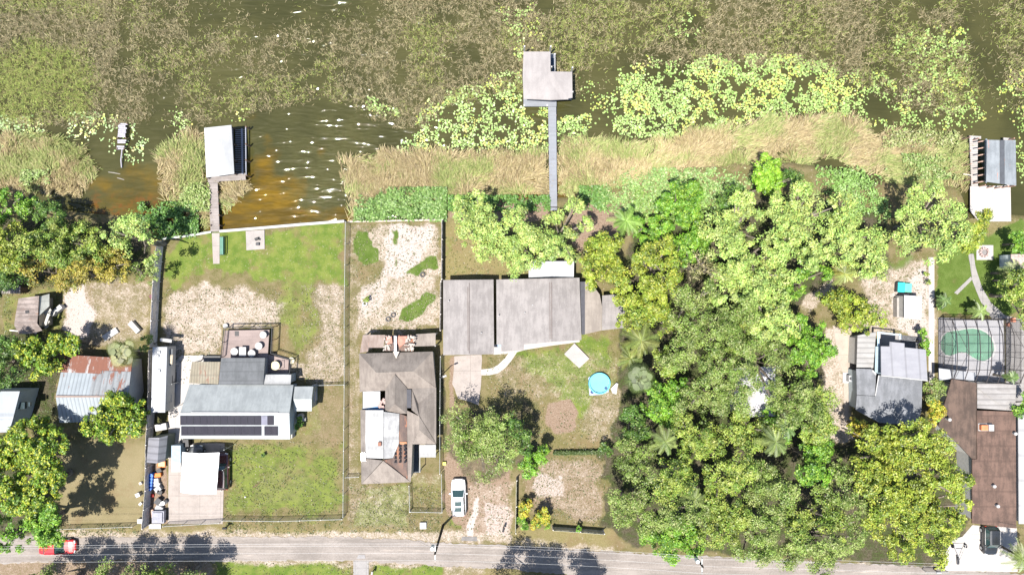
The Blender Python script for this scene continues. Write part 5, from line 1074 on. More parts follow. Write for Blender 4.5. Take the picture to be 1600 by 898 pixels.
part_roof(h, [[(624.5, 646, 2.9), (636, 650, 2.7), (636.5, 752, 2.7), (612, 730, 3.1), (599, 718.5, 3.55), (614, 715.5, 3.0), (623.5, 693, 2.9)]], R_TORN, .08, label='torn dark brown roof strip')
for k, x0 in enumerate((616, 623, 631)):
    m = MB()
    for j in range(5): m.slab(pw([(x0 + j * .4, 694 + j * 6, 3.12), (x0 + 4, 694 + j * 6, 3.0), (x0 + 4, 698.5 + j * 6, 3.0), (x0, 698.5 + j * 6, 3.12)]), .05)
    m.build('black_roof_slab', M_BLACK, h)  # rows of black slabs across the torn strip
m = MB(); m.slab(pw([(624.5, 690, 3.0), (635.5, 690, 2.85), (635.5, 694, 2.85), (625, 694, 3.0)]), .05); m.build('orange_board', plain('orange_board_wood', (.36, .17, .09)), h)
for (x0, y0, x1, y1, z0) in ((591, 690, 596, 696, 3.55), (565, 707, 571, 719, 2.95)): m = MB(); q = pw([(x0, y0, z0), (x1, y0, z0), (x1, y1, z0), (x0, y1, z0)]); m.slab([(a_, b_, c_ + .18) for a_, b_, c_ in q], .2); m.build('skylight' if x0 < 570 else 'chimney', M_GLASS if x0 < 570 else plain('rust_brown', (.2, .09, .06)), h)
part_wall(h, [(561, 552, ez), (676, 549, ez), (681, 605, ez), (681.5, 693, ez), (644.5, 693, ez), (642, 752, ez), (564.6, 755, ez), (562, 612, ez)], M_STUCCO, .25, .3)
# rear porch roof
part_roof(h, [[(567, 523, 2.4), (602, 523, 2.4), (599, 543, 2.5), (576, 543, 2.5), (575, 549, 2.6), (562, 551, 2.6)]], R_STAIN, .08, label='stained pinkish rear porch roof'); part_roof(h, [[(650, 522, 2.4), (680.5, 520, 2.4), (680.5, 540, 2.5), (648, 541, 2.5)]], R_BRN2, .08, label='sandy rear porch roof')
part_roof(h, [[(602.5, 523.5, 2.5), (648, 523, 2.5), (646, 548, 2.9), (600, 548, 2.9)]], R_TORN, .08, label='torn rear roof with exposed boards')
rr2 = random.Random(3); md = {}
for k in range(60):
    xc_ = rr2.choice([602, 607, 636, 641, 645]); x_ = xc_ + rr2.uniform(-3, 3); m = md.setdefault(xc_ < 620, MB()); y_ = rr2.uniform(525, 547); cc = W(x_, y_, 3.0); m.obox(cc[0], cc[1], 2.85 + rr2.uniform(0, .1), 2.98 + rr2.uniform(0, .1), rr2.uniform(.1, .45), rr2.uniform(.06, .2), rr2.uniform(0, 3))

for m in md.values(): m.build('debris', plain('pale_debris', (.30, .27, .24), var=.5, scale=9), h)
for (q, l_) in (([(603, 526, 3.0), (612, 525, 3.0), (613, 536, 3.0), (605, 538, 3.0)], 'left red brown patch'), ([(622, 525, 3.0), (636, 525, 3.0), (633, 536, 3.0), (624, 542, 3.0), (621, 535, 3.0)], 'right red brown patch')): m = MB(); m.slab(pw(q), .05); m.build('tarp_patch', plain('red_brown_underlay', (.34, .15, .11), var=.3), h, label=l_)
m = MB()
for k in range(5): m.slab(pw([(615.5 + .3 * (k % 2), 525 + k * 5, 3.06 + .1 * k), (620 - .4 * (k % 2), 525 + k * 5, 3.06 + .1 * k), (619.5, 530 + k * 5, 3.1 + .1 * k), (616, 530 + k * 5, 3.1 + .1 * k)]), .05)
m.build('white_ladder_strip', plain('pale_blue_white_strip', (.48, .54, .60)), h)
m = MB(); m.slab(pw([(614, 549, 3.4), (624, 549, 3.4), (619, 560, 3.55)]), .05); m.build('torn_patch', plain('pale_torn_edge', (.46, .40, .34)), h)
m = MB()
for q in ((575, 546), (600, 546), (650, 524), (680, 522), (680, 540), (568, 524)): cc = W(*q, 2.35); m.box(cc[0] - .07, cc[0] + .07, cc[1] - .07, cc[1] + .07, 0, 2.4)
m.build('post', M_WHITE, h)
part_roof(h, [[(567, 611, 2.55), (594, 611, 2.55), (594, 634, 2.45), (567, 638, 2.45)]], R_WHITEP, .06, label='flat white side roof')
m = MB(); cc = W(597, 625, 2.6); 
for k in range(9): m.obox(cc[0] + rr2.uniform(-.4, .4), cc[1] + rr2.uniform(-1.1, 1.1), 2.2, 2.6 + rr2.uniform(0, .2), rr2.uniform(.2, .5), rr2.uniform(.2, .5), rr2.uniform(0, 3))
m.build('rubble', plain('pinkish_rubble', (.32, .22, .2), var=.6, scale=8), h)
m = MB(); m.slab(pw([(566, 637, 2.2), (603, 633, 2.3), (603, 640, 2.3), (566, 641, 2.2)]), .05); m.build('blue_tarp', plain('blue_tarp_cloth', (.08, .20, .36)), h)
m = MB(); q = pw([(635.6, 608, 2.98), (642.6, 608, 2.98), (642.6, 637, 2.98), (635.6, 637, 2.98)]); m.slab(q, .05); m.build('gap_shade_sheet', plain('painted_gap_shade', (.05, .05, .06)), h)  # near-black sheet paints the shade inside the gap between the wings
h2 = thing('carport', 'small white roofed side porch at the lower right of the torn roofed house', 'porch', base_of(668, 704)); part_roof(h2, [[(655, 694.5, 2.2), (681, 694.5, 2.2), (681, 714, 2.1), (655, 714, 2.1)]], R_WHITEM, .06); m = MB()
for q in ((656, 713), (680, 713), (656, 737)): cc = W(*q, 2.1); m.box(cc[0] - .05, cc[0] + .05, cc[1] - .05, cc[1] + .05, 0, 2.1)
m.build('post', M_WHITE, h2); m = MB(); m.tube([W(656, 714, 2.05), W(656, 737, 2.05)], .05, 5); m.build('beam', M_WHITE, h2)
flat('path', [(644, 694), (654, 694), (655, 738), (644, 738)], .03, plain('dark_slot_floor', (.05, .06, .07)))  # near-black floor in the slot beside the front wing

# ================= long flat roofed house
h = thing('house', 'long house of low wide grey roofs in three blocks', 'house', base_of(800, 490))
for (x0, xr, x1, y0, y0b, y1a, y1b, ze, zr_, lab) in ((692.5, 731.5, 771, 437.4, 436.6, 554.5, 553, 2.9, 3.5, 'left roof block'), (775.5, 860, 905.4, 436.6, 433.7, 548, 533, 2.9, 3.7, 'middle roof block')):
    if lab[0] == 'l':
        part_roof(h, [[(x0, y0, ze), (xr, (y0 + y0b) / 2, zr_), (xr + .5, 554, zr_), (x0, y1a, ze)]], R_FLAT, .16, label='left half of ' + lab); part_roof(h, [[(xr, (y0 + y0b) / 2, zr_), (x1, y0b, ze), (x1 + 1, y1b, ze), (xr + .5, 554, zr_)]], R_FLAT, .16, label='right half of ' + lab)
        part_wall(h, [(x0, y0, ze), (xr, y0, zr_), (x1, y0b, ze), (x1, y1b, ze), (xr, 553.5, zr_), (x0, y1a, ze)], M_STUCCO, .4)
    else:
        part_roof(h, [[(775.5, 436.6, 2.8), (xr, 434.8, zr_), (xr + 1, 534, zr_), (819, 538, 3.25), (818.5, 547, 3.25), (783, 549, 2.85), (783, 538, 2.85), (776, 538, 2.8)]], R_FLAT, .16, label='long left slope of ' + lab); part_roof(h, [[(xr, 434.8, zr_), (905.4, 433.7, ze), (908.6, 531, ze), (xr + 1, 534, zr_)]], R_FLAT, .16, label='right slope of ' + lab)
        part_wall(h, [(775.5, 436.6, 2.8), (xr, 435, zr_), (905.4, 433.7, ze), (908.6, 531, ze), (xr, 533, zr_), (819, 537, 3.2), (777, 538, 2.8)], M_STUCCO, .4)
for (x, y0, y1, z) in ((730.3, 448, 548, 3.56), (732.6, 442, 552, 3.56), (858.5, 441, 530, 3.76), (861.4, 441, 529, 3.76)):
    m = MB(); m.slab(pw([(x, y0, z), (x + .8, y0, z), (x + 1.2, y1, z), (x + .4, y1, z)]), .05); m.build('ridge_strip', plain('reddish_ridge_tar', (.12, .095, .09)), h)
m = MB(); rr3 = random.Random(5)
for (x, y) in ((752, 520), (820, 488), (779, 493), (832, 476), (869, 503), (701, 470)): cc = W(x, y, 3.4); m.cyl(cc[0], cc[1], 3.0, 3.55, .06, n=8)
m.build('vent_pipe', M_GREY, h)
for (q, mt, l_) in (([(914, 440, 2.4), (923, 441, 2.4), (937, 460, 2.4), (941, 480, 2.4), (940, 516, 2.4), (914, 522, 2.4)], R_FLATB, 'beige right hand porch roof'), ([(941, 461.5, 2.3), (962, 460, 2.3), (978, 475, 2.3), (975, 512, 2.3), (940.5, 516, 2.3)], R_FLAT, 'grey outer porch roof')):
    part_roof(h, [q], mt, .1, label=l_); part_wall(h, q, M_BEIGE, .4)
m = MB(); q = pw([(906, 440, 2.38), (914, 440, 2.38), (914, 522, 2.38), (909, 523, 2.38)]); m.slab(q, .05); m.build('roof_shadow_strip', plain('painted_roof_shadow', (.05, .05, .06)), h)  # dark strip paints the raised roof's shadow on the lower roof
part_roof(h, [[(826, 408, 2.2), (897, 408, 2.2), (896.5, 433.5, 2.5), (826, 434, 2.5)]], R_WHITEP, .07, label='white rear patio roof'); m = MB()
for q in ((828, 410), (895, 410), (860, 410)): cc = W(*q, 2.15); m.box(cc[0] - .05, cc[0] + .05, cc[1] - .05, cc[1] + .05, 0, 2.2)
m.build('post', M_WHITE, h); m = MB(); m.slab(pw([(776, 536, 1.2), (783, 536, 1.2), (783, 542, 1.2), (776, 542, 1.2)]), .1); m.build('door_canopy', plain('blue_grey_canopy', (.22, .28, .36)), h)

# ================= house half hidden in the wood
h = thing('house', 'pale roofed house nearly hidden under the wooded lot', 'house', base_of(1180, 612)); a, b, c, d = (1146, 575, 2.7), (1212, 572, 2.7), (1212, 650, 2.7), (1148, 652, 2.7)
part_roof(h, [[a, (1180, 574, 3.7), (1180, 651, 3.7), d]], R_WHITEM, .12, label='left slope'); part_roof(h, [[(1180, 574, 3.7), b, c, (1180, 651, 3.7)]], roofing('pale_lilac_sheets', (.48, .47, .50), (.42, .41, .44)), .12, label='right slope'); part_wall(h, [a, (1180, 574, 3.7), b, c, (1180, 651, 3.7), d], M_STUCCO, .35)

# ================= grey and white house
h = thing('house', 'grey roofed house with a white upper storey roof beside the straight white path', 'house', base_of(1390, 595))
part_roof(h, [[(1340, 524, 2.5), (1369, 518, 2.5), (1364.5, 575, 2.5), (1338.4, 574, 2.5)]], roofing('white_corrugated_sheets', (.30, .295, .29), (.24, .23, .22), ribs=1.6, axis='Y', rust=.03), .08, label='white corrugated side roof'); part_wall(h, [(1340, 524, 2.5), (1369, 518, 2.5), (1364, 575, 2.5), (1338.4, 574, 2.5)], M_STUCCO, .3)
part_roof(h, [[(1338, 575.5, 2.9), (1363, 576.5, 3.1), (1369, 584, 3.1), (1367, 618, 3.1), (1339, 616.5, 2.9)]], R_GREYB, .12, label='grey left roof'); part_roof(h, [[(1372.5, 586, 3.3), (1441, 594.5, 3.0), (1440, 638, 2.8), (1434, 665, 2.7), (1374, 660, 2.8), (1337, 640, 2.7), (1339, 617.3, 2.9), (1367.5, 618.6, 3.1)]], R_GREYB, .12, label='wide grey front roof')
part_wall(h, [(1338, 575.5, 2.9), (1441, 594, 3.0), (1440, 638, 2.8), (1434, 664, 2.7), (1374, 659, 2.8), (1337, 640, 2.7)], M_BLUEW, .4, .3)
part_roof(h, [[(1376.5, 540.7, 3.3), (1390, 541, 3.3), (1390.3, 533.7, 3.3), (1413.4, 536, 3.3), (1413.4, 542.5, 3.3), (1446.7, 546, 3.3), (1449.3, 593.5, 3.7), (1377, 585.5, 3.7)]], roofing('lilac_white_metal_roof', (.25, .25, .27), (.215, .215, .24), seams=.6, axis='Y', patch=.3), .12, label='raised white roof'); part_wall(h, [(1377, 541, 3.3), (1446.7, 546, 3.3), (1449, 593, 3.7), (1378, 585, 3.7)], M_STUCCO, .5, .2)
part_roof(h, [[(1368, 541, 2.4), (1376.5, 541, 2.4), (1377.3, 585.5, 2.5), (1367, 583, 2.5)]], plain('blue_grey_roof_valley', (.24, .31, .35)), .08, label='blue grey roof strip')
m = MB(); m.slab(pw([(1371, 518, 2.2), (1374, 518, 2.2), (1374, 541, 2.2), (1371, 541, 2.2)]), .1); m.slab(pw([(1374, 518.5, 2.2), (1406, 522, 2.2), (1406, 524, 2.2), (1374, 520.5, 2.2)]), .1); m.slab(pw([(1405, 521, 2.2), (1408, 521.3, 2.2), (1408, 530, 2.2), (1405, 530, 2.2)]), .1); m.build('pergola_beam', plain('pale_blue_beam', (.33, .45, .55)), h)
flat('patio', [(1371, 517), (1407, 521), (1407, 545), (1371, 545)], .06, CG); flat('patio', [(1408, 523), (1436, 526), (1434, 545), (1408, 545)], .05, plain('dark_mottled_patio', (.08, .08, .085), var=.6, scale=4))  # right hand slab is near-black and strongly mottled
m = MB(); m.slab(pw([(1372.5, 586, 3.36), (1374, 586, 3.36), (1368.5, 618, 3.18), (1367.3, 618, 3.18)]), .05); m.slab(pw([(1363.5, 577, 3.2), (1369.5, 584, 3.2), (1368.2, 586, 3.2), (1363, 580, 3.2)]), .05); m.slab(pw([(1377, 585.8, 3.75), (1449.5, 593.7, 3.75), (1449.5, 595.2, 3.75), (1377, 587, 3.75)]), .2); m.build('flashing', M_WHITE, h)
t_ = thing('outdoor_unit', 'white boxed unit on the walkway left of the grey and white house', 'outdoor unit', base_of(1329, 591)); cc = W(1329.5, 591, .8); m = MB(); m.obox(cc[0], cc[1], 0, .12, 1.3, 1.3, 0); m.build('pad', M_WHITE, t_); m = MB(); m.obox(cc[0], cc[1], .12, .85, .55, .8, 0); m.build('case', M_GREY, t_); m = MB(); m.cyl(cc[0], cc[1], .85, .88, .2, n=12); m.build('fan_grille', M_DGREY, t_)

# ================= pool, cage, patio
flat('patio', [(1466, 496), (1568, 500), (1570, 600), (1526, 600), (1466, 594)], .05, conc('lilac_pool_deck', (.30, .295, .31), 0, .08, .2))
h = thing('swimming_pool', 'kidney shaped green swimming pool inside the screened cage', 'swimming pool', base_of(1505, 540))
kid = [(1474, 547), (1473.5, 536), (1476, 527), (1483, 520), (1493, 517.5), (1502, 517), (1512, 515), (1524, 514), (1535, 516), (1545, 521), (1552, 528), (1556, 538), (1557, 547), (1554, 556), (1548, 562), (1540, 565), (1531, 563), (1522, 558), (1514, 552.5), (1506, 550.5), (1498, 553), (1489, 556.5), (1481, 555)]
kid = [(x - 3.5, y - 1) for x, y in kid]
def kscale(f): cx = sum(p[0] for p in kid) / len(kid); cy = sum(p[1] for p in kid) / len(kid); return [(cx + (x - cx) * f, cy + (y - cy) * f) for x, y in kid]
m = MB(); m.slab(pw(kid, .075), .1); pw_n = N('green_pool_water'); nz = pw_n.noise(.5, 4, .6)
pw_n.bump(pw_n.noise(3, 3), .25, .03); pw_n.fin(pw_n.mix(pw_n.ss(nz, .35, .65), (.095, .19, .13), (.125, .235, .165)), .12, 0, .5); m.build('water', pw_n.m, h)
m = MB(); o_, i_ = pw(kscale(1.07), .12), pw(kscale(.995), .12); nk = len(kid)
for k in range(nk): m.slab([o_[k], o_[(k + 1) % nk], i_[(k + 1) % nk], i_[k]], .1)
m.build('coping', M_WHITE, h)
m = MB()
for k in range(3): m.tube([W(1533 + 3.2 * math.cos(t * .5) * (1 + k * .8) - 6, 558 - 2.2 * math.sin(t * .5) * (1 + k * .8) - 1, .09) for t in range(0, 8)], .05, 4)
m.build('pool_step', plain('pale_green_step', (.16, .36, .24)), h)
h = thing('pool_cage', 'dark framed screen cage over the kidney shaped pool', 'screen cage', base_of(1515, 545)); BRZ = plain('dark_bronze_frame', (.045, .04, .04), .5)
X0, Y0, _ = W(1466, 498); X1, Y1, _ = W(1569, 594); zE, zR = 2.7, 3.7; Ym = (Y0 + Y1) / 2
nB = 7
for k in range(nB):
    x = X0 + (X1 - X0) * k / (nB - 1); m = MB()
    m.tube([(x, Y0, 0), (x, Y0, zE), (x, Y0 + (Ym - Y0) * .45, zR - .15), (x, Ym, zR), (x, Y1 + (Ym - Y1) * .45, zR - .15), (x, Y1, zE), (x, Y1, 0)], .055, 5); m.build('beam', BRZ, h)
m = MB()
for (y, z) in ((Y0, zE), (Y0 + (Ym - Y0) * .45, zR - .15), (Ym, zR), (Y1 + (Ym - Y1) * .45, zR - .15), (Y1, zE), (Y0, 1.0), (Y0, .05)): m.tube([(X0, y, z), (X1, y, z)], .035, 4)
for x in (X0, X1):
    for z in (.05, 1.0, zE): m.tube([(x, Y0, z), (x, Y1, z)], .035, 4)
    for j in range(1, 5): y = Y0 + (Y1 - Y0) * j / 5; m.tube([(x, y, 0), (x, y, zE + .5)], .035, 4)
for k in (0, nB - 2):
    a_, b_ = X0 + (X1 - X0) * k / (nB - 1), X0 + (X1 - X0) * (k + 1) / (nB - 1)
    for (ya, za, yb, zb) in ((Y0, zE, Ym, zR), (Y1, zE, Ym, zR)): m.tube([(a_, ya, za), (b_, yb, zb)], .03, 4)
for k in range(nB - 1): a_, b_ = X0 + (X1 - X0) * k / (nB - 1), X0 + (X1 - X0) * (k + 1) / (nB - 1); m.tube([(a_, Y0, 1.0), ((a_ + b_) / 2, Y0, zE)], .025, 4); m.tube([((a_ + b_) / 2, Y0, zE), (b_, Y0, 1.0)], .025, 4)
m.build('cross_rail', BRZ, h)
def screen_mat(name, col, al):
    n = N(name); n.fin(col, .8); tr = n.new('ShaderNodeBsdfTransparent'); ms = n.new('ShaderNodeMixShader'); ms.inputs[0].default_value = al
    n.lk(tr.outputs[0], ms.inputs[1]); n.lk(n.p.outputs[0], ms.inputs[2]); n.lk(ms.outputs[0], n.out.inputs[0]); return n.m
SCR = screen_mat('dark_insect_screen', (.05, .05, .05), .06); SCRW = screen_mat('dark_wall_screen', (.07, .06, .055), .2)
m = MB(); m.slab([(X0, Y0, zE), (X1, Y0, zE), (X1, Ym, zR), (X0, Ym, zR)], .004); m.slab([(X0, Ym, zR), (X1, Ym, zR), (X1, Y1, zE), (X0, Y1, zE)], .004); m.build('roof_screen', SCR, h)
m = MB(); m.box(X0, X1, Y0 - .003, Y0 + .003, 0, zE); m.box(X1 - .003, X1 + .003, Y1, Y0, 0, zE + .3); m.box(X0 - .003, X0 + .003, Y1, Y0, 0, zE + .3); m.build('wall_screen', SCRW, h)
# ================= brown roofed house
h = thing('house', 'long house with brown roofing at the right edge', 'house', base_of(1540, 710))
part_roof(h, [[(1487, 592, 2.9), (1526, 598, 3.1), (1526, 650, 3.1), (1526, 716, 3.1), (1519, 716.5, 3.0), (1494, 690, 2.9), (1466, 665, 2.7)]], R_BROWND, .14, label='dark brown left wing roof'); part_roof(h, [[(1526.5, 641, 3.2), (1587, 643, 3.2), (1588, 825, 3.2), (1519, 817, 3.2), (1519.3, 717, 3.2), (1526.5, 717, 3.2)]], R_BROWNR, .14, label='red brown main roof')
part_wall(h, [(1489, 594, 2.9), (1526, 599, 3.1), (1587, 643, 3.2), (1588, 824, 3.2), (1519, 816, 3.2), (1519, 717, 3.1), (1468, 664, 2.7)], M_STUCCO, .3, .25)
part_roof(h, [[(1527, 596.5, 2.6), (1588, 601, 2.6), (1586, 641.5, 2.9), (1527, 637.5, 2.9)]], R_WHITR, .07, label='white ribbed patio roof'); m = MB()
for q in ((1528, 598), (1586, 602), (1556, 600)): cc = W(*q, 2.55); m.box(cc[0] - .05, cc[0] + .05, cc[1] - .05, cc[1] + .05, 0, 2.55)
m.build('post', M_WHITE, h)
m = MB(); m.slab(pw([(1467, 575, 2.3), (1525, 582, 2.3), (1522, 594.5, 2.6), (1488, 591, 2.6), (1468, 594, 2.4)]), .07); m.build('roof', R_WHITEP, h, label='white strip roof between cage and brown roof')
m = MB(); cc = W(1543, 668, 3.7); m.obox(cc[0], cc[1], 3.2, 3.3, 1.6, .9, 0); m.obox(cc[0] + .45, cc[1], 3.3, 3.75, .6, .75, 0); m.build('roof_unit', M_WHITE, h); m = MB(); m.obox(cc[0] - .35, cc[1], 3.3, 3.75, .8, .65, 0); m.build('chimney', plain('orange_brick', (.45, .17, .08)), h)
for (x, y) in ((1553, 759), (1558.5, 790), (1483, 655), (1586, 677)): cc = W(x, y, 3.5); m = MB(); m.cyl(cc[0], cc[1], 2.9, 3.6, .14, n=10); m.cyl(cc[0], cc[1], 3.6, 3.7, .22, .18, n=10); m.build('vent', M_WHITE, h)
h = thing('house', 'white roofed building with grey seams cut off by the right edge', 'house', base_of(1620, 740)); part_roof(h, [[(1591, 648, 2.9), (1680, 648, 3.6), (1680, 818, 3.6), (1592, 818, 2.9)]], roofing('white_seamed_roof', (.33, .33, .335), (.28, .28, .285), seams=.33, patch=.3), .12); part_wall(h, [(1591, 648, 2.9), (1680, 648, 3.6), (1680, 818, 3.6), (1592, 818, 2.9)], M_WHITE, .2)
h = thing('hut', 'small hut with a pinkish roof and pale wall at the right edge', 'hut', base_of(1588, 410)); part_roof(h, [[(1580, 397, 2.2), (1640, 397, 2.2), (1640, 419, 2.2), (1580, 420, 2.2)]], plain('pinkish_brown_roof', (.33, .26, .24), var=.3, scale=4), .1); part_wall(h, [(1580, 397, 2.2), (1640, 397, 2.2), (1640, 419, 2.2), (1580, 420, 2.2)], plain('pale_blue_wall', (.45, .50, .52)), .1)
h = thing('shed', 'small white box shed beside the straight white path', 'shed', base_of(1421, 478)); part_roof(h, [[(1413, 461, 2.2), (1441, 463, 2.0), (1439, 499, 2.0), (1413, 497, 2.2)]], roofing('pale_grey_shed_sheet', (.47, .47, .48), (.42, .42, .43)), .08); part_wall(h, [(1413, 461, 2.2), (1441, 463, 2.0), (1439, 499, 2.0), (1413, 497, 2.2)], M_STUCCO, .1)
m = MB(); cc = W(1406, 480, .9); m.box(cc[0] - .35, cc[0] + .3, cc[1] - 1.2, cc[1] + 1.2, 0, .9); m.build('side_cabinet', plain('taupe_panel', (.28, .26, .24)), h)
h = thing('spa_cover', 'turquoise covered tub above the small white box shed', 'tub', base_of(1414, 450)); cc = W(1414, 449, .8); m = MB(); m.obox(cc[0], cc[1], 0, .62, 1.75, 1.15, R(-4)); m.build('body', M_DGREY, h); m = MB(); m.obox(cc[0] - .42, cc[1] + .02, .62, .78, .82, 1.2, R(-4)); m.build('cover', M_TEAL, h, label='turquoise half'); m = MB(); m.obox(cc[0] + .45, cc[1] - .04, .62, .76, .85, 1.1, R(-4)); m.build('cover', plain('green_teal', (.10, .42, .30)), h, label='greener half')
# ================= boathouses and docks
def piles(par, pts, z1, r=.11, z0=-1.7, mat=None):
    for q in pts: c = W(q[0], q[1], z1); m = MB(); m.cyl(c[0], c[1], z0, z1, r, r * .9, 9); m.build('pile', mat or M_TIMB, par)
h = thing('boathouse', 'white hip roofed boathouse with an open slip on its right side', 'boathouse', base_of(350, 240))
part_roof(h, [[(319, 200, 2.6), (361.5, 195.5, 2.6), (341, 218, 3.5)], [(361.5, 195.5, 2.6), (366, 271.5, 2.6), (341, 253, 3.5), (341, 218, 3.5)], [(366, 271.5, 2.6), (322.5, 277.5, 2.6), (341, 253, 3.5)], [(322.5, 277.5, 2.6), (319, 200, 2.6), (341, 218, 3.5), (341, 253, 3.5)]], roofing('bright_white_metal_roof', (.40, .40, .405), (.34, .345, .35), patch=.3), .1)
m = MB(); m.slab(pw([(323, 203, -.1), (364, 199, -.1), (366, 278, -.1), (325, 282, -.1)]), .12); m.build('floor', M_WOODG, h)
m = MB(); m.slab(pw([(324, 276, .1), (383, 270, .1), (384, 281, .1), (342, 283.5, .1), (342, 285, .1), (325, 285, .1)]), .12); m.build('landing', M_PINKW, h)
m = MB(); m.slab(pw([(376.5, 201, .3), (379, 201, .3), (380, 272, .3), (377.5, 272, .3)]), .15); m.slab(pw([(383, 197, .3), (384.4, 197, .3), (385, 274, .3), (383.6, 274, .3)]), .15)
for k in range(24): y = 203 + k * 2.9; m.slab(pw([(367.5, y, -.2), (383.5, y, -.2), (383.5, y + .9, -.2), (367.5, y + .9, -.2)]), .08)
m.build('lift_rack', plain('blue_grey_lift_metal', (.20, .21, .25), .5), h)
piles(h, [(320.5, 202), (361, 198), (364, 225), (365, 250), (366, 271), (321, 230), (322, 255), (323, 277), (384, 198), (384, 225), (384, 250), (385, 274)], .9)
h = thing('dock', 'pinkish boardwalk from the lawn out to the white boathouse', 'dock', base_of(335, 325))
m = MB(); m.slab(pw([(325.5, 285.5, .15), (340, 285.5, .15), (343, 362, .15), (329, 362, .15)]), .1); m.build('deck_boards', M_PINKW, h)
piles(h, [(325, 292), (340.5, 300), (326.5, 312), (341.3, 318), (327.5, 333), (342, 336), (328.5, 352), (342.6, 352)], .45, .1)
h = thing('boathouse', 'L shaped pale grey roofed boathouse at the end of the long walkway', 'boathouse', base_of(850, 120))
part_roof(h, [[(818, 81, 2.5), (860, 81, 2.5), (860.3, 112, 2.9), (894, 112.5, 2.5), (894.5, 153, 2.5), (888, 154, 2.55), (888, 155.5, 2.55), (860, 157, 2.9), (818, 155, 2.5), (816.7, 118, 2.5)]], R_BOATG, .14)
m = MB(); m.slab(pw([(818, 84, .1), (868, 84, .1), (868, 112, .1), (893, 114, .1), (893, 156, .1), (869.5, 156, .1), (869.5, 166.5, .1), (818, 166.5, .1)]), .14); m.build('floor', M_COMP, h)
m = MB(); m.slab(pw([(861, 91, .12), (866, 91, .12), (866, 111.5, .12), (861, 111.5, .12)]), .03); m.build('boat_slip_floor', plain('navy_rubber_deck', (.03, .05, .08)), h)
m = MB(); c = W(866.8, 100, .6); m.tube([(c[0], c[1] - .8, -.4), (c[0], c[1] - .8, .9), (c[0], c[1] + .8, .9), (c[0], c[1] + .8, -.4)], .03); m.tube([(c[0] - .2, c[1] - .3, -.4), (c[0] - .2, c[1] - .3, .9)], .025); m.build('ladder', M_WHITE, h)
for q in ((819, 83), (859, 83), (819, 118), (819, 153), (892, 115), (892, 152), (860, 114), (867, 85), (819, 165), (855, 165)): c = W(q[0], q[1], 0); m = MB(); m.box(c[0] - .09, c[0] + .09, c[1] - .09, c[1] + .09, -1.7, 2.4 if q[1] < 154 and q[0] != 867 else .12); m.build('post', M_WHITE, h)
h = thing('dock', 'long straight pale grey walkway to the L shaped boathouse', 'dock', base_of(863, 250))
m = MB(); m.slab(pw([(856.5, 167, .1), (869, 167, .1), (870.5, 329, .1), (859, 329, .1)]), .12); m.build('deck_boards', M_COMP, h)
m = MB(); m.slab(pw([(858.8, 322.5, .13), (870.6, 322.5, .13), (870.7, 324.5, .13), (858.9, 324.5, .13)]), .05); m.build('joint_strip', M_DGREY, h)
piles(h, [(857, 180), (869.3, 180), (857.3, 205), (869.5, 205), (857.6, 230), (869.8, 230), (858, 255), (870, 255), (858.2, 280), (870.2, 280), (858.5, 305), (870.4, 305)], .05, .1)
h = thing('boathouse', 'two panel grey roofed boathouse with open beams on its left at the right edge', 'boathouse', base_of(1550, 250))
RB = roofing('grey_blue_boathouse_sheets', (.2, .218, .235), (.14, .155, .17), patch=.7, rust=.08, rustcol=(.25, .13, .10))
part_roof(h, [[(1542, 218.5, 2.5), (1562, 219, 2.8), (1562.5, 287, 2.8), (1541, 284, 2.5)]], RB, .08, label='left roof panel'); part_roof(h, [[(1569.5, 219, 2.8), (1587, 219, 2.5), (1588, 290, 2.5), (1569.8, 288, 2.8)]], RB, .08, label='right roof panel')
part_roof(h, [[(1562.3, 219, 2.84), (1569.3, 219, 2.84), (1569.6, 288, 2.84), (1562.7, 287.5, 2.84)]], plain('dark_ridge_sheet', (.06, .065, .075)), .06, 'ridge_panel')
m = MB(); m.slab(pw([(1515, 212, .2), (1533, 213, .2), (1533, 217, .2), (1528, 217, .2), (1528, 291, .2), (1518, 291, .2)]), .12); m.slab(pw([(1568, 215, .2), (1580, 216, .2), (1580, 291, .2), (1574, 291, .2)]), .12); m.build('walkway', roofing('bleached_white_boards', (.37, .345, .33), (.29, .26, .24), ribs=4, axis='Y', patch=.5), h)
for k in range(7): m = MB(); a_, b_ = W(1528, 222 + k * 10.5, 1.6), W(1543, 219 + k * 10.5, 1.6); m.tube([a_, b_], .07, 4); m.build('beam', plain('reddish_bleached_beam', (.40, .27, .22)), h)
m = MB(); m.slab(pw([(1540, 217, 2.0), (1542.5, 217, 2.0), (1542, 286, 2.0), (1539.5, 284, 2.0)]), .12); m.build('side_beam', plain('blue_grey_beam', (.17, .2, .24)), h)
piles(h, [(1516, 214), (1517, 235), (1517.5, 256), (1518, 280), (1529, 216), (1529, 285), (1540, 289), (1552, 291), (1564, 292), (1576, 291), (1585, 216), (1586, 290)], 1.2, .09, mat=plain('reddish_post', (.30, .18, .14)))
m = MB(); m.tube([W(1505, 272, .4), W(1519, 274, .4)], .07, 5); m.build('mooring_beam', plain('bleached_pole', (.45, .38, .34)), h); 
h = thing('dock', 'short broken grey jetty standing alone in the lily pads', 'dock', base_of(190, 213))
m = MB(); rr = random.Random(2)
for k in range(13):
    if k in (7, 10): continue
    y = 192.5 + k * 3.2; x = 185.3 - k * .25 + rr.uniform(-.6, .6); ln = 12.5 + rr.uniform(-1.5, 1); m.slab(pw([(x, y, .1), (x + ln, y + .3, .1), (x + ln, y + 2.8, .1), (x, y + 2.6, .1)]), .07)
m.build('deck_boards', plain('silver_grey_boards', (.30, .29, .33), var=.3, scale=5), h)
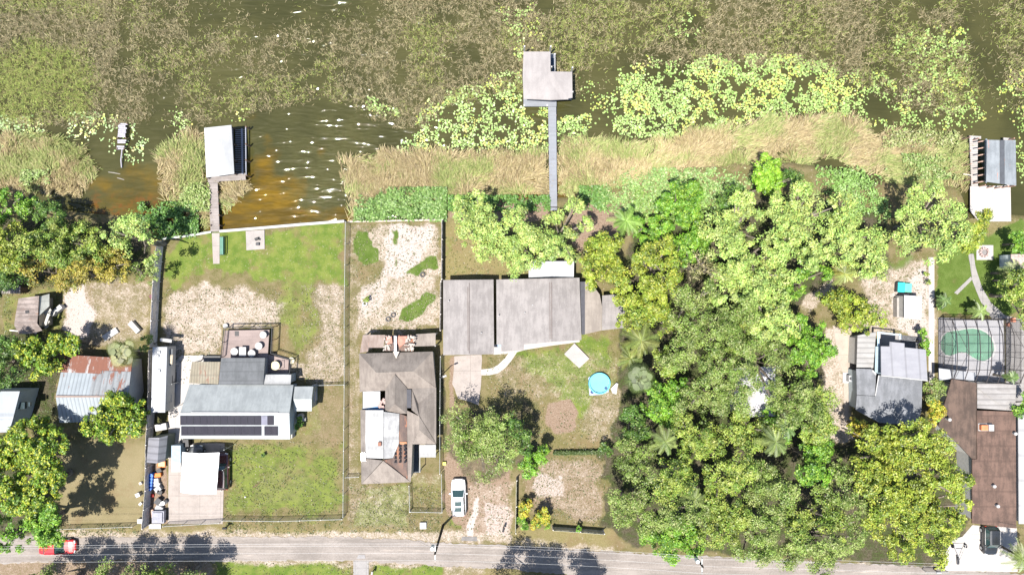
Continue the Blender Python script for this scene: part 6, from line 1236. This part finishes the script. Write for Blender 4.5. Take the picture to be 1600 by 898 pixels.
piles(h, [(186, 193), (198, 193), (183, 215), (196, 215), (182, 232), (194, 232)], .25, .09); m = MB(); m.tube([W(191, 232, 0), W(189, 250, -.2), W(190, 262, -.4)], .08); m.build('loose_beam', plain('silver_beam', (.28, .27, .30)), h)
for (x, y, l_, wd) in ((178, 270, 1.5, 'upper'), (188, 279, .9, 'lower')): c = W(x, y, WATER + .1); m = MB(); m.tube([(c[0] - l_ / 2, c[1] + .1, WATER), (c[0], c[1], WATER + .08), (c[0] + l_ / 2, c[1] - .15, WATER)], [.05, .08, .04], 6); m.build('driftwood', plain('driftwood_grey', (.22, .2, .17)), None, label=f'{wd} grey driftwood stick below the broken jetty', cat='driftwood', group='driftwood below the broken jetty')
# seawalls
def wallstrip(label, pts, z0, z1, t, mat, name='seawall', cat='seawall'):
    m = MB(); P = pw(pts, 0)
    for p, q in zip(P[:-1], P[1:]):
        L = math.hypot(q[0] - p[0], q[1] - p[1]); a = math.atan2(q[1] - p[1], q[0] - p[0]); m.obox((p[0] + q[0]) / 2, (p[1] + q[1]) / 2, z0, z1 - .08, L, t * .7, a); m.obox((p[0] + q[0]) / 2, (p[1] + q[1]) / 2, z1 - .08, z1, L + .02, t, a)
    return m.build(name, mat, None, label=label, cat=cat)
wallstrip('white capped seawall between the lawn and the lake', [(344, 361.5), (400, 357), (470, 351), (538, 345.8)], -1.6, .18, .32, M_WHITE)
wallstrip('thin pale seawall left of the boardwalk under the trees', [(254, 373.5), (300, 367.5), (330, 362.5)], -1.6, .15, .26, plain('grey_green_cap', (.40, .42, .38)))
wallstrip('pinkish timber seawall above the sandy patchy yard', [(545, 346.5), (600, 345.5), (690, 343.5)], -1.6, .2, .2, plain('pinkish_timber', (.40, .33, .28)))
h = thing('concrete_pad', 'white concrete pad with a little dark grill at the seawall', 'concrete pad', base_of(398, 376)); m = MB(); c0 = pw([(384, 361, .12), (413, 359, .12), (413.5, 389, .12), (385, 391, .12)]); m.slab(c0, .16); m.build('slab', conc('blotchy_white_pad', (.29, .265, .25), 0, .12, .6), h)
m = MB(); c = W(400, 373, .6); m.obox(c[0], c[1], .12, .5, .45, .3, .4); m.cyl(c[0] + .3, c[1] - .05, .12, .3, .1); m.build('grill', M_BLACK, h); m = MB(); c = W(402, 381, .4); m.obox(c[0], c[1], .12, .4, .4, .35, 0); m.build('stool', M_DGREY, h)
h = thing('bench', 'green slatted park bench beside the foot of the boardwalk', 'bench', base_of(346, 383)); c = W(346, 384, .5)
for k in range(4): m = MB(); m.box(c[0] - .22 + k * .13, c[0] - .12 + k * .13, c[1] - 1.1, c[1] + 1.1, .42, .46); m.build('seat_slat', M_SEAT if 'M_SEAT' in globals() else plain('bench_green_paint', (.09, .20, .16)), h)
m = MB(); m.box(c[0] + .34, c[0] + .38, c[1] - 1.1, c[1] + 1.1, .5, .95); m.build('backrest', plain('bench_green_paint', (.09, .20, .16)), h)
for s_ in (-1, 1): m = MB(); m.tube([(c[0] - .2, c[1] + s_ * 1.12, 0), (c[0] - .2, c[1] + s_ * 1.12, .65), (c[0] + .36, c[1] + s_ * 1.12, .65), (c[0] + .4, c[1] + s_ * 1.12, 0)], .03); m.build('leg', M_DGREY, h)
# ================= fences
def screenm(): return screen_mat('chain_link_mesh', (.30, .32, .28), .22)
CLM = screenm()
def fence(label, pts, hh, kind='chain', step=2.4, mat=None, gap=None):
    h = thing('fence', label, 'fence', base_of(*pts[0])); P = pw(pts, 0)
    for i, (p, q) in enumerate(zip(P[:-1], P[1:])):
        L = math.hypot(q[0] - p[0], q[1] - p[1]); a = math.atan2(q[1] - p[1], q[0] - p[0]); n = max(1, round(L / step)); ux, uy = (q[0] - p[0]) / L, (q[1] - p[1]) / L
        for j in range(n + (1 if i == len(P) - 2 else 0)):
            x, y = p[0] + ux * L * j / n, p[1] + uy * L * j / n; m = MB()
            if kind == 'wood': m.obox(x - uy * .08, y + ux * .08, -.3, hh + .03, .1, .1, a)
            else: m.cyl(x, y, -.3, hh + .04, .04, n=6)
            m.build('post', M_GALV if kind != 'wood' else M_FENCEW, h)
        m = MB()
        if kind == 'wood':
            k = int(L / .17); rr = random.Random(i + len(label))
            for j in range(k):
                t = (j + .5) / k * L; m.obox(p[0] + ux * t, p[1] + uy * t, .03, hh * rr.uniform(.97, 1.02), L / k * .93, .03, a + rr.uniform(-.02, .02))
            for z in (.4, hh * .8): m.obox((p[0] + q[0]) / 2 - uy * .045, (p[1] + q[1]) / 2 + ux * .045, z, z + .09, L, .045, a)
            m.build('board_panel', mat or M_FENCEW, h)
        else:
            m.obox((p[0] + q[0]) / 2, (p[1] + q[1]) / 2, .04, hh, L, .008, a); m.build('mesh_panel', CLM, h)
            m = MB(); m.tube([(p[0], p[1], hh), (q[0], q[1], hh)], .028, 5); m.build('top_rail', M_GALV, h)
    return h
fence('tall weathered board fence between the scrub yard and the lawn yard', [(256, 378), (250, 440), (247, 500), (245.5, 540)], 1.8, 'wood')
fence('tall dark board fence beside the long trailer and the junk row', [(244, 545), (242, 640), (239, 690), (238, 760), (233, 818)], 1.8, 'wood', mat=plain('dark_fence_boards', (.46, .43, .41), var=.3))
fence('chain link fence between the lawn yard and the sandy patchy yard', [(544, 348), (542, 480), (542, 600)], 1.4); fence('chain link fence between the front lawn and the narrow track', [(542, 602), (541, 700), (540, 802)], 1.4)
fence('chain link fence across the lawn from the square annex', [(492, 600), (541, 599)], 1.2); fence('chain link fence along the street in front of the front lawn', [(352, 808), (440, 809), (538, 806)], 1.2)
fence('chain link fence with weeds in front of the mown yard', [(92, 822), (160, 820), (214, 818)], 1.1); fence('chain link gate line across the concrete drive', [(262, 817), (348, 812)], 1.2)
fence('dark board fence beside the patchy sandy yard and the flat roofed house', [(692, 345), (691.5, 436), (690, 440), (689, 515)], 1.6, 'wood', mat=plain('dark_fence_boards', (.46, .43, .41)))
fence('chain link fence between the torn roofed house and the lane', [(690, 555), (689, 660), (689, 735)], 1.5); fence('low wire fence around the little front yard, right side', [(691, 737), (692, 795)], 1.2); fence('low wire fence around the little front yard, street side', [(643, 795), (692, 796)], 1.1)
fence('low wire fence around the little front yard, left side', [(641, 755), (642, 795)], 1.1); fence('short wire fence left of the torn roofed house', [(543, 742), (563, 741)], 1.1)
fence('dark board fence along the street side of the orange brown lot', [(863, 822), (905, 825), (942, 828)], 1.5, 'wood', mat=plain('dark_green_brown_boards', (.42, .40, .30)))
fence('dark board fence along the lane side of the orange brown lot', [(806.5, 745), (806, 785), (805, 826)], 1.6, 'wood', mat=plain('dark_green_brown_boards', (.42, .40, .30)))
fence('low wire fence at the edge of the small lawn by the bottom driveway', [(1440, 888), (1474, 888)], 1.0)
# low hedge
h = thing('hedge', 'low clipped green hedge across the front yard of the flat roofed house', 'hedge', base_of(903, 706)); rng = np.random.default_rng(9)
n = 5200; px_ = rng.uniform(864, 944, n); py_ = 706 + (px_ - 864) * -.02 + rng.normal(0, 1.5, n); z_ = rng.uniform(.1, .75, n); o_ = _org[h.name]
Vh = quads(np.stack([(px_ - 800) * S, (449 - py_) * S, z_], 1), rng.normal(0, 1, (n, 3)) * .6 + [0, 0, .8], .17); npmesh('foliage', Vh, None, LEAFM, {'col': np.repeat(pick(n, [(.07, .11, .03), (.10, .14, .04), (.05, .08, .02)]), 4, 0)}, parent=h, loc=o_)
m = MB()
for k in range(12): c = W(866 + k * 7, 706, 0); m.tube([(c[0], c[1], -.05), (c[0], c[1], .45)], .03, 5)
m.build('stems', BARK, h); h.children[-1]['kind'] = 'stuff'
# ================= yard things
h = thing('above_ground_pool', 'round pale blue above ground pool on a lilac ground sheet', 'pool', base_of(936, 600)); c = W(937, 599, .6)
m = MB(); a = [2 * math.pi * k / 32 for k in range(33)]
for k in range(32): 
    p0, p1 = a[k], a[k + 1]; ro, ri = 1.34, 1.20
    m.solid([(c[0] + ro * math.cos(p0), c[1] + ro * math.sin(p0), .6), (c[0] + ro * math.cos(p1), c[1] + ro * math.sin(p1), .6), (c[0] + ri * math.cos(p1), c[1] + ri * math.sin(p1), .6), (c[0] + ri * math.cos(p0), c[1] + ri * math.sin(p0), .6)], [(c[0] + 1.38 * math.cos(p0), c[1] + 1.38 * math.sin(p0), .05), (c[0] + 1.38 * math.cos(p1), c[1] + 1.38 * math.sin(p1), .05), (c[0] + ri * math.cos(p1), c[1] + ri * math.sin(p1), .05), (c[0] + ri * math.cos(p0), c[1] + ri * math.sin(p0), .05)])
m.build('pool_wall', plain('teal_blue_vinyl', (.08, .36, .48), .4), h); m = MB(); m.cyl(c[0], c[1], .05, .32, 1.19, 1.19, 32); pn = N('pale_blue_water'); pn.bump(pn.noise(2.5, 3), .3, .04); pn.fin(pn.mix(pn.noise(1.0, 3), (.12, .33, .40), (.17, .40, .47)), .08, 0, .5); m.build('water', pn.m, h)
for (x, y) in ((925.5, 612.5), (946.5, 606)): q = W(x, y, .3); m = MB(); m.cyl(q[0], q[1], .02, .4, .2, .17, 12); m.build('filter_pump', plain('dark_blue_plastic', (.03, .06, .14)), h)
m = MB(); m.slab(pw([(919, 590, .025), (930, 582, .025), (950, 590, .025), (951, 612, .025), (940, 616, .025), (921, 617.5, .025)]), .02); m.build('ground_sheet', plain('lilac_blue_tarp', (.30, .32, .50), var=.2, scale=3), h)
m = MB(); m.slab(pw([(954, 607, .3), (963, 598, .5), (966, 599, .4), (963, 616, .15), (957, 614, .1)]), .04); m.build('folded_cover', M_WHITE, None, label='white folded sheet on the grass right of the round blue pool', cat='sheet')
h = thing('platform', 'pale tilted rectangular platform on the grass above the round pool', 'platform', base_of(901, 555)); m = MB(); m.slab(pw([(897.5, 536, .32), (921, 560, .32), (905, 575, .32), (881.5, 553, .32)]), .06); m.build('top_board', plain('pinkish_white_board', (.29, .26, .25), var=.1, scale=1), h); m = MB(); m.slab(pw([(898, 538, .25), (919, 560, .25), (905, 573, .25), (883.5, 553, .25)]), .22); m.build('base_frame', M_TIMB, h)
h = thing('fire_pit', 'round stone fire pit on the white square pad', 'fire pit', base_of(1538, 394)); rr = random.Random(8); c = W(1538.5, 394, .3)
for k in range(10): m = MB(); a_ = k * 2 * math.pi / 10; m.obox(c[0] + .5 * math.cos(a_), c[1] + .5 * math.sin(a_), .05, .35 + rr.uniform(-.03, .03), .26, .22, a_); m.build('stone', plain('pinkish_stone', (.34, .25, .23), var=.3, scale=6), h)
m = MB(); m.cyl(c[0], c[1], .05, .12, .42, n=14); m.build('ash', plain('ash', (.18, .17, .17)), h)
def tyre(px, py, label, r=.33, mat=None, hole=None):
    c = W(px, py, .25); m = MB(); n = 18
    for k in range(n):
        a0, a1 = 2 * math.pi * k / n, 2 * math.pi * (k + 1) / n; f = lambda r_, a_, z: (c[0] + r_ * math.cos(a_), c[1] + r_ * math.sin(a_), z)
        m.solid([f(r, a0, .22), f(r, a1, .22), f(r * .55, a1, .22), f(r * .55, a0, .22)], [f(r, a0, 0.02), f(r, a1, .02), f(r * .55, a1, .02), f(r * .55, a0, .02)])
    m.build('tyre', mat or M_BLACK, None, label=label, cat='tyre', group='tyres on the sandy back yard')
tyre(660, 429, 'dark tyre on the sand beside the middle green patch'); tyre(606, 498.5, 'dark ring on the sand above the torn roof, lower left of the pair'); tyre(614, 492, 'dark ring on the sand above the torn roof, upper right of the pair'); tyre(570, 474, 'pale ring below the lone bush on the sand', mat=M_GREY)
boxthing('box', 'dark case near the fence gate of the sandy scrub yard', 'box', 237, 463, .6, .5, .5, .4, plain('dark_maroon_case', (.12, .05, .06))); boxthing('storage_box', 'white square box lid on the verge left of the utility pole', 'box', 661, 821, .8, .8, .35, .02, M_WHITE); boxthing('box', 'yellow box on the fence line above the parked white car', 'box', 694, 724, .45, .4, .4, 0, plain('lemon_yellow_plastic', (.6, .55, .12)))
boxthing('box', 'small orange pot stand at the top right corner of the pool cage', 'planter', 1585, 500, .4, .5, .5, .2, plain('terracotta', (.5, .2, .12))); boxthing('box', 'second terracotta planter just above the pool cage corner', 'planter', 1578, 507, .4, .4, .5, .5, plain('terracotta', (.5, .2, .12)))
# mailboxes
def mailbox(px, py, label, mat, a=0):
    h = thing('mailbox', label, 'mailbox', base_of(px, py), 'mailboxes along the street'); x, y, _ = W(px, py); m = MB(); m.box(x - .05, x + .05, y - .05, y + .05, -.2, 1.0); m.build('post', M_TIMB, h)
    m = MB(); m.obox(x, y, 1.0, 1.14, .55, .24, a); P = [(0.12 * math.cos(t), .12 * math.sin(t)) for t in np.linspace(0, math.pi, 8)]; ca, sa = math.cos(a), math.sin(a)
    q = lambda u, v, z: (x + ca * u - sa * v, y + sa * u + ca * v, z)
    for (v0, z0), (v1, z1) in zip(P[:-1], P[1:]): m.face([q(-.275, v0, 1.14 + z0), q(-.275, v1, 1.14 + z1), q(.275, v1, 1.14 + z1), q(.275, v0, 1.14 + z0)][::-1])
    m.face([q(.275, v, 1.14 + z) for v, z in P]); m.face([q(-.275, v, 1.14 + z) for v, z in P][::-1]); m.build('letter_box', mat, h); m = MB(); m.tube([q(.1, -.13, 1.1), q(.1, -.14, 1.35)], .015, 4); m.build('flag', M_RED, h)
mailbox(357, 820, 'black mailbox where the fence meets the concrete drive', M_BLACK); mailbox(584, 890, 'pale mailbox right of the small culvert drive', M_WHITE, R(80)); mailbox(787, 822, 'dark mailbox at the mouth of the sandy lane', M_BLACK, R(75)); mailbox(1458, 888, 'grey mailbox by the low wire fence near the bottom driveway', M_GREY)
m = MB(); c = W(401, 757, .1); m.tube([(c[0] - .5, c[1] - .35, .05), (c[0] + .1, c[1] + .05, .2), (c[0] + .5, c[1] + .5, .05)], [.06, .07, .03], 5); m.build('fallen_branch', M_TIMB, None, label='dark fallen branch on the front lawn', cat='branch')
m = MB(); c = W(383, 776, .15); m.cyl(c[0], c[1], 0, .2, .13, .1, 8); m.build('sprinkler_cap', M_WHITE, None, label='tiny white cap on the front lawn', cat='cap')
# ================= utility poles and wires
def pole(px, py, label, hh=9.3, lean=(0, 0)):
    h = thing('utility_pole', label, 'utility pole', base_of(px, py), 'utility poles along the street'); x, y, _ = W(px, py); tx, ty = x + lean[0], y + lean[1]
    m = MB(); m.tube([(x, y, -.5), (x, y, hh * .5), (tx, ty, hh)], [.17, .14, .11], 10); m.build('shaft', plain('dark_creosote_wood', (.035, .03, .025), .9), h)
    m = MB(); m.box(tx - .05, tx + .05, ty - .9, ty + .9, hh - .55, hh - .42); m.build('crossarm', M_GALV, h)
    for v in (-.8, 0, .8): m = MB(); m.cyl(tx, ty + v, hh - .42, hh - .22, .05, .04, 8); m.build('insulator', M_WHITE, h)
    m = MB(); m.cyl(tx - .38, ty + .3, hh - 1.6, hh - .7, .22, .22, 14); m.cyl(tx - .38, ty + .3, hh - .7, hh - .6, .15, .08, 10); m.build('transformer', plain('light_grey_enamel', (.42, .46, .48), .4), h)
    return (tx, ty, hh)
pa = pole(692.5, 820, 'dark wooden utility pole behind the parked white car'); pb = pole(1066, 838, 'dark utility pole leaning out of the trees over the road on the right'); 
pz = (-75, pa[1] - .6, 9.3); pe = (90, pb[1] - 2.6, 9.3); GW = 'overhead wires along the street'
WIRE = plain('pale_aluminium_wire', (.62, .62, .62), .4)
def sag(a, b, s=.5, n=14): return [(a[0] + (b[0] - a[0]) * t, a[1] + (b[1] - a[1]) * t, a[2] + (b[2] - a[2]) * t - 4 * s * t * (1 - t)) for t in np.linspace(0, 1, n)]
for k, (dv, dz, wd) in enumerate(((.8, -.25, 'uppermost'), (0, -.25, 'middle'), (-.8, -.25, 'lower'), (.3, -2.3, 'thick low'))):
    o = lambda p: (p[0], p[1] + dv, p[2] + dz); m = MB(); m.tube(sag(o(pz), o(pa)) + sag(o(pa), o(pb))[1:] + sag(o(pb), o(pe))[1:], .008 if k < 3 else .010, 4)
    m.build('overhead_wire', WIRE, None, label=f'{wd} of the pale overhead wires running along the whole street', cat='wire', group=GW)
for (a_, b_, l_) in ((pa, W(583, 752, 3.2), 'service wire from the pole to the torn roofed house'), (pa, W(335, 690, 3.6), 'service wire from the pole to the solar panel house'), ((pe[0] - 12, pe[1] + 1.2, 9), W(1560, 815, 3.3), 'service wire to the brown roofed house')):
    m = MB(); m.tube(sag((a_[0], a_[1], a_[2] - 1.2), b_, .6), .014, 4); m.build('overhead_wire', plain('dark_cable', (.06, .06, .06)), None, label=l_, cat='wire')
h = thing('lamp_post', 'thin dark lamp post by the fence left of the pale slab drive', 'lamp post', base_of(693, 583)); x, y, _ = W(693, 583); m = MB(); m.tube([(x, y, 0), (x, y, 4.6)], .06, 7); m.build('shaft', M_DGREY, h); m = MB(); m.tube([(x, y, 4.6), (x + .5, y + .2, 4.7)], .04, 5); m.build('arm', M_DGREY, h); m = MB(); m.obox(x + .6, y + .25, 4.62, 4.74, .45, .2, .4); m.build('lamp_head', M_GREY, h)

# ================= vehicles
def vehicle(label, px, py, heading, L, Wd, Ht, paint, name='parked_car', glass_roof=None, suv=True, z_ap=.8, open_top=False, cat='car'):
    c = W(px, py, z_ap); h = thing(name, label, cat, (c[0], c[1], 0.05), 'cars along the street'); ca, sa = math.cos(heading), math.sin(heading); g0 = .05
    T_ = lambda u, v, z: (c[0] + ca * u - sa * v, c[1] + sa * u + ca * v, z + g0)
    # lower body by cross sections (u from tail to nose)
    st = [(-.5, .72, .78), (-.485, .88, .84), (-.44, .96, .9), (-.3, 1, .93), (0, 1, .92), (.18, 1, .90), (.32, .98, .84), (.42, .93, .76), (.475, .82, .68), (.5, .60, .60)]
    zb = .22; bh = (.62 if suv else .52) * Ht; m = MB(); rings = []
    for (u, w, hh) in st:
        w2 = Wd / 2 * w; top = bh * hh / .93; rings.append([T_(u * L, v, z) for v, z in ((-w2 * .9, zb), (-w2, zb + .15), (-w2, top * .75), (-w2 * .93, top * .93), (-w2 * .75, top), (0, top * 1.02), (w2 * .75, top), (w2 * .93, top * .93), (w2, top * .75), (w2, zb + .15), (w2 * .9, zb))])
    base = len(m.v)
    for r_ in rings: m.v += r_
    k = 11
    for i in range(len(rings) - 1):
        for j in range(k): a_ = base + i * k + j; b_ = base + i * k + (j + 1) % k; m.f.append((a_, a_ + k, b_ + k, b_)); m.mi.append(0)
    m.f.append(tuple(range(base, base + k))); m.f.append(tuple(reversed(range(base + (len(rings) - 1) * k, base + len(rings) * k)))); m.mi += [0, 0]
    m.build('body', paint, h, smooth=False)
    # greenhouse
    r0, r1 = (-.47, .22) if suv else (-.38, .2); t0, t1 = (-.40, .06) if suv else (-.22, .02); wb, wt = Wd / 2 * .90, Wd / 2 * .70; zt = Ht - .06; zb_ = bh * .97
    B_ = [(r0 * L, -wb), (r1 * L, -wb * .93), (r1 * L, wb * .93), (r0 * L, wb)]; U_ = [(t0 * L, -wt), (t1 * L, -wt * .97), (t1 * L, wt * .97), (t0 * L, wt)]
    m = MB(); m.solid([T_(u, v, zt) for u, v in U_], [T_(u, v, zb_) for u, v in B_]); m.build('windows', CARG, h, label='glass of the cabin')
    m = MB(); rows = [[T_(u, v * f, zt + dz) for f, dz in ((-1, -.01), (-.6, .045), (0, .06), (.6, .045), (1, -.01))] for u, v in ((t0 * L - .04, wt * 1.03), (t0 * L * .5 + t1 * L * .5, wt * 1.05), (t1 * L + .03, wt))]
    for i in range(2):
        for j in range(4): q = [rows[i][j], rows[i + 1][j], rows[i + 1][j + 1], rows[i][j + 1]]; m.slab(q, .035)
    for s_ in (-1, 1):
        for (ub, ut) in ((r1 * L, t1 * L), (r0 * L, t0 * L), ((r0 + r1) * .47 * L, (t0 + t1) * .5 * L)): m.tube([T_(ub, s_ * wb * .93, zb_), T_(ut, s_ * wt, zt + .01)], .045, 5)
    m.build('roof', paint, h)
    if glass_roof:
        for (u0, u1) in glass_roof: m = MB(); m.slab([T_(u * L, v, zt + .085) for u, v in ((u0, -wt * .62), (u1, -wt * .62), (u1, wt * .62), (u0, wt * .62))], .03); m.build('sunroof', CARG, h)
    if suv:
        for s_ in (-1, 1): m = MB(); m.tube([T_(t0 * L, s_ * wt * .95, zt + .07), T_(t1 * L * .8, s_ * wt * .95, zt + .07)], .022, 5); m.build('roof_rail', M_GREY, h)
    for (u, s_) in ((.3, 1), (.3, -1), (-.31, 1), (-.31, -1)):
        m = MB(); v = Wd / 2 * .93; m.tube([T_(u * L, s_ * (v - .1), .33 - g0), T_(u * L, s_ * (v + .09), .33 - g0)], .33, 16); w = m.build('wheel', M_BLACK, h); m = MB(); m.tube([T_(u * L, s_ * (v + .085), .33 - g0), T_(u * L, s_ * (v + .10), .33 - g0)], .19, 12); rim = m.build('rim', M_GALV, h); rim.parent = w
    for s_ in (-1, 1):
        m = MB(); p = T_(.13 * L, s_ * (Wd / 2 + .10), bh + .05); m.obox(p[0], p[1], p[2] - .08, p[2] + .08, .14, .22, heading); m.build('side_mirror', paint, h)
        m = MB(); p = T_(.472 * L, s_ * Wd * .33, bh * .68); m.obox(p[0], p[1], p[2] - .08, p[2] + .07, .14, .36, heading + s_ * .25); m.build('headlight', plain('lamp_lens', (.5, .5, .5), .1), h)
        m = MB(); p = T_(-.485 * L, s_ * Wd * .36, bh * .75); m.obox(p[0], p[1], p[2] - .12, p[2] + .08, .1, .22, heading); m.build('tail_light', M_RED, h)
    m = MB(); m.slab([T_(u * L, v, z) for u, v, z in ((.195, -wb * .85, bh * .965 + .012), (.225, -wb * .85, bh * .94 + .012), (.225, wb * .85, bh * .94 + .012), (.195, wb * .85, bh * .965 + .012))], .02); m.build('wiper_cowl', M_BLACK, h); return h
CARG = plain('car_glass', (.03, .06, .06), .06, 0, .1, 2, .8)
def carpaint(name, c): n = N(name); n.p.inputs['Coat Weight'].default_value = .8; n.p.inputs['Coat Roughness'].default_value = .05; return n.fin(n.mix(n.ma('MULTIPLY', n.noise(4, 3), .15), c, tuple(v * .8 for v in c)), .35)
vehicle('white parked car with two dark sunroof panels on the sandy lane', 716.5, 777, R(91), 4.55, 1.85, 1.65, carpaint('white_car_paint', (.68, .68, .69)), glass_roof=((-.17, -.05), (-.32, -.21)))
vehicle('red car on the road half hidden under the mango tree', 88, 855, R(1), 4.5, 1.8, 1.4, carpaint('red_car_paint', (.50, .012, .018)), suv=False)
vehicle('black parked car on the white driveway below the brown roof', 1548, 844, R(-90), 3.6, 1.75, 1.6, carpaint('black_car_paint', (.02, .022, .025)))
h = vehicle('dark red pickup parked under the right edge of the white canopy', 346, 736, R(90), 4.6, 1.8, 1.5, carpaint('dark_red_car_paint', (.06, .012, .02)))
vehicle('dark car under the left part of the white canopy, only its nose showing', 306, 722, R(90), 4.3, 1.75, 1.45, carpaint('charcoal_car_paint', (.04, .045, .05)), suv=False)
h = thing('boat_trailer', 'small white A frame trailer on the white driveway', 'trailer', base_of(1500, 862)); c = W(1500, 858, .5)
m = MB(); m.tube([(c[0] - .75, c[1] + .55, .5), (c[0], c[1] - 1.2, .5), (c[0] + .75, c[1] + .55, .5), (c[0] - .75, c[1] + .55, .5)], .06, 5); m.tube([(c[0] - .45, c[1] - .1, .5), (c[0] + .45, c[1] - .1, .5)], .05, 5); m.tube([(c[0], c[1] - 1.2, .5), (c[0], c[1] - 1.9, .45)], .05, 5); m.build('frame', M_WHITE, h)
for s_ in (-.8, .8): m = MB(); m.tube([(c[0] + s_ - .07, c[1] + .4, .3), (c[0] + s_ + .07, c[1] + .4, .3)], .28, 12); m.build('wheel', M_BLACK, h)
m = MB(); c = W(1497, 874, .2); m.obox(c[0], c[1], .05, .2, .3, 1.2, .1); m.obox(c[0] - .03, c[1] + .2, .2, .45, .2, .3, .1); m.build('tow_bar', M_DGREY, None, label='dark tow bar lying below the small white trailer', cat='tow bar')
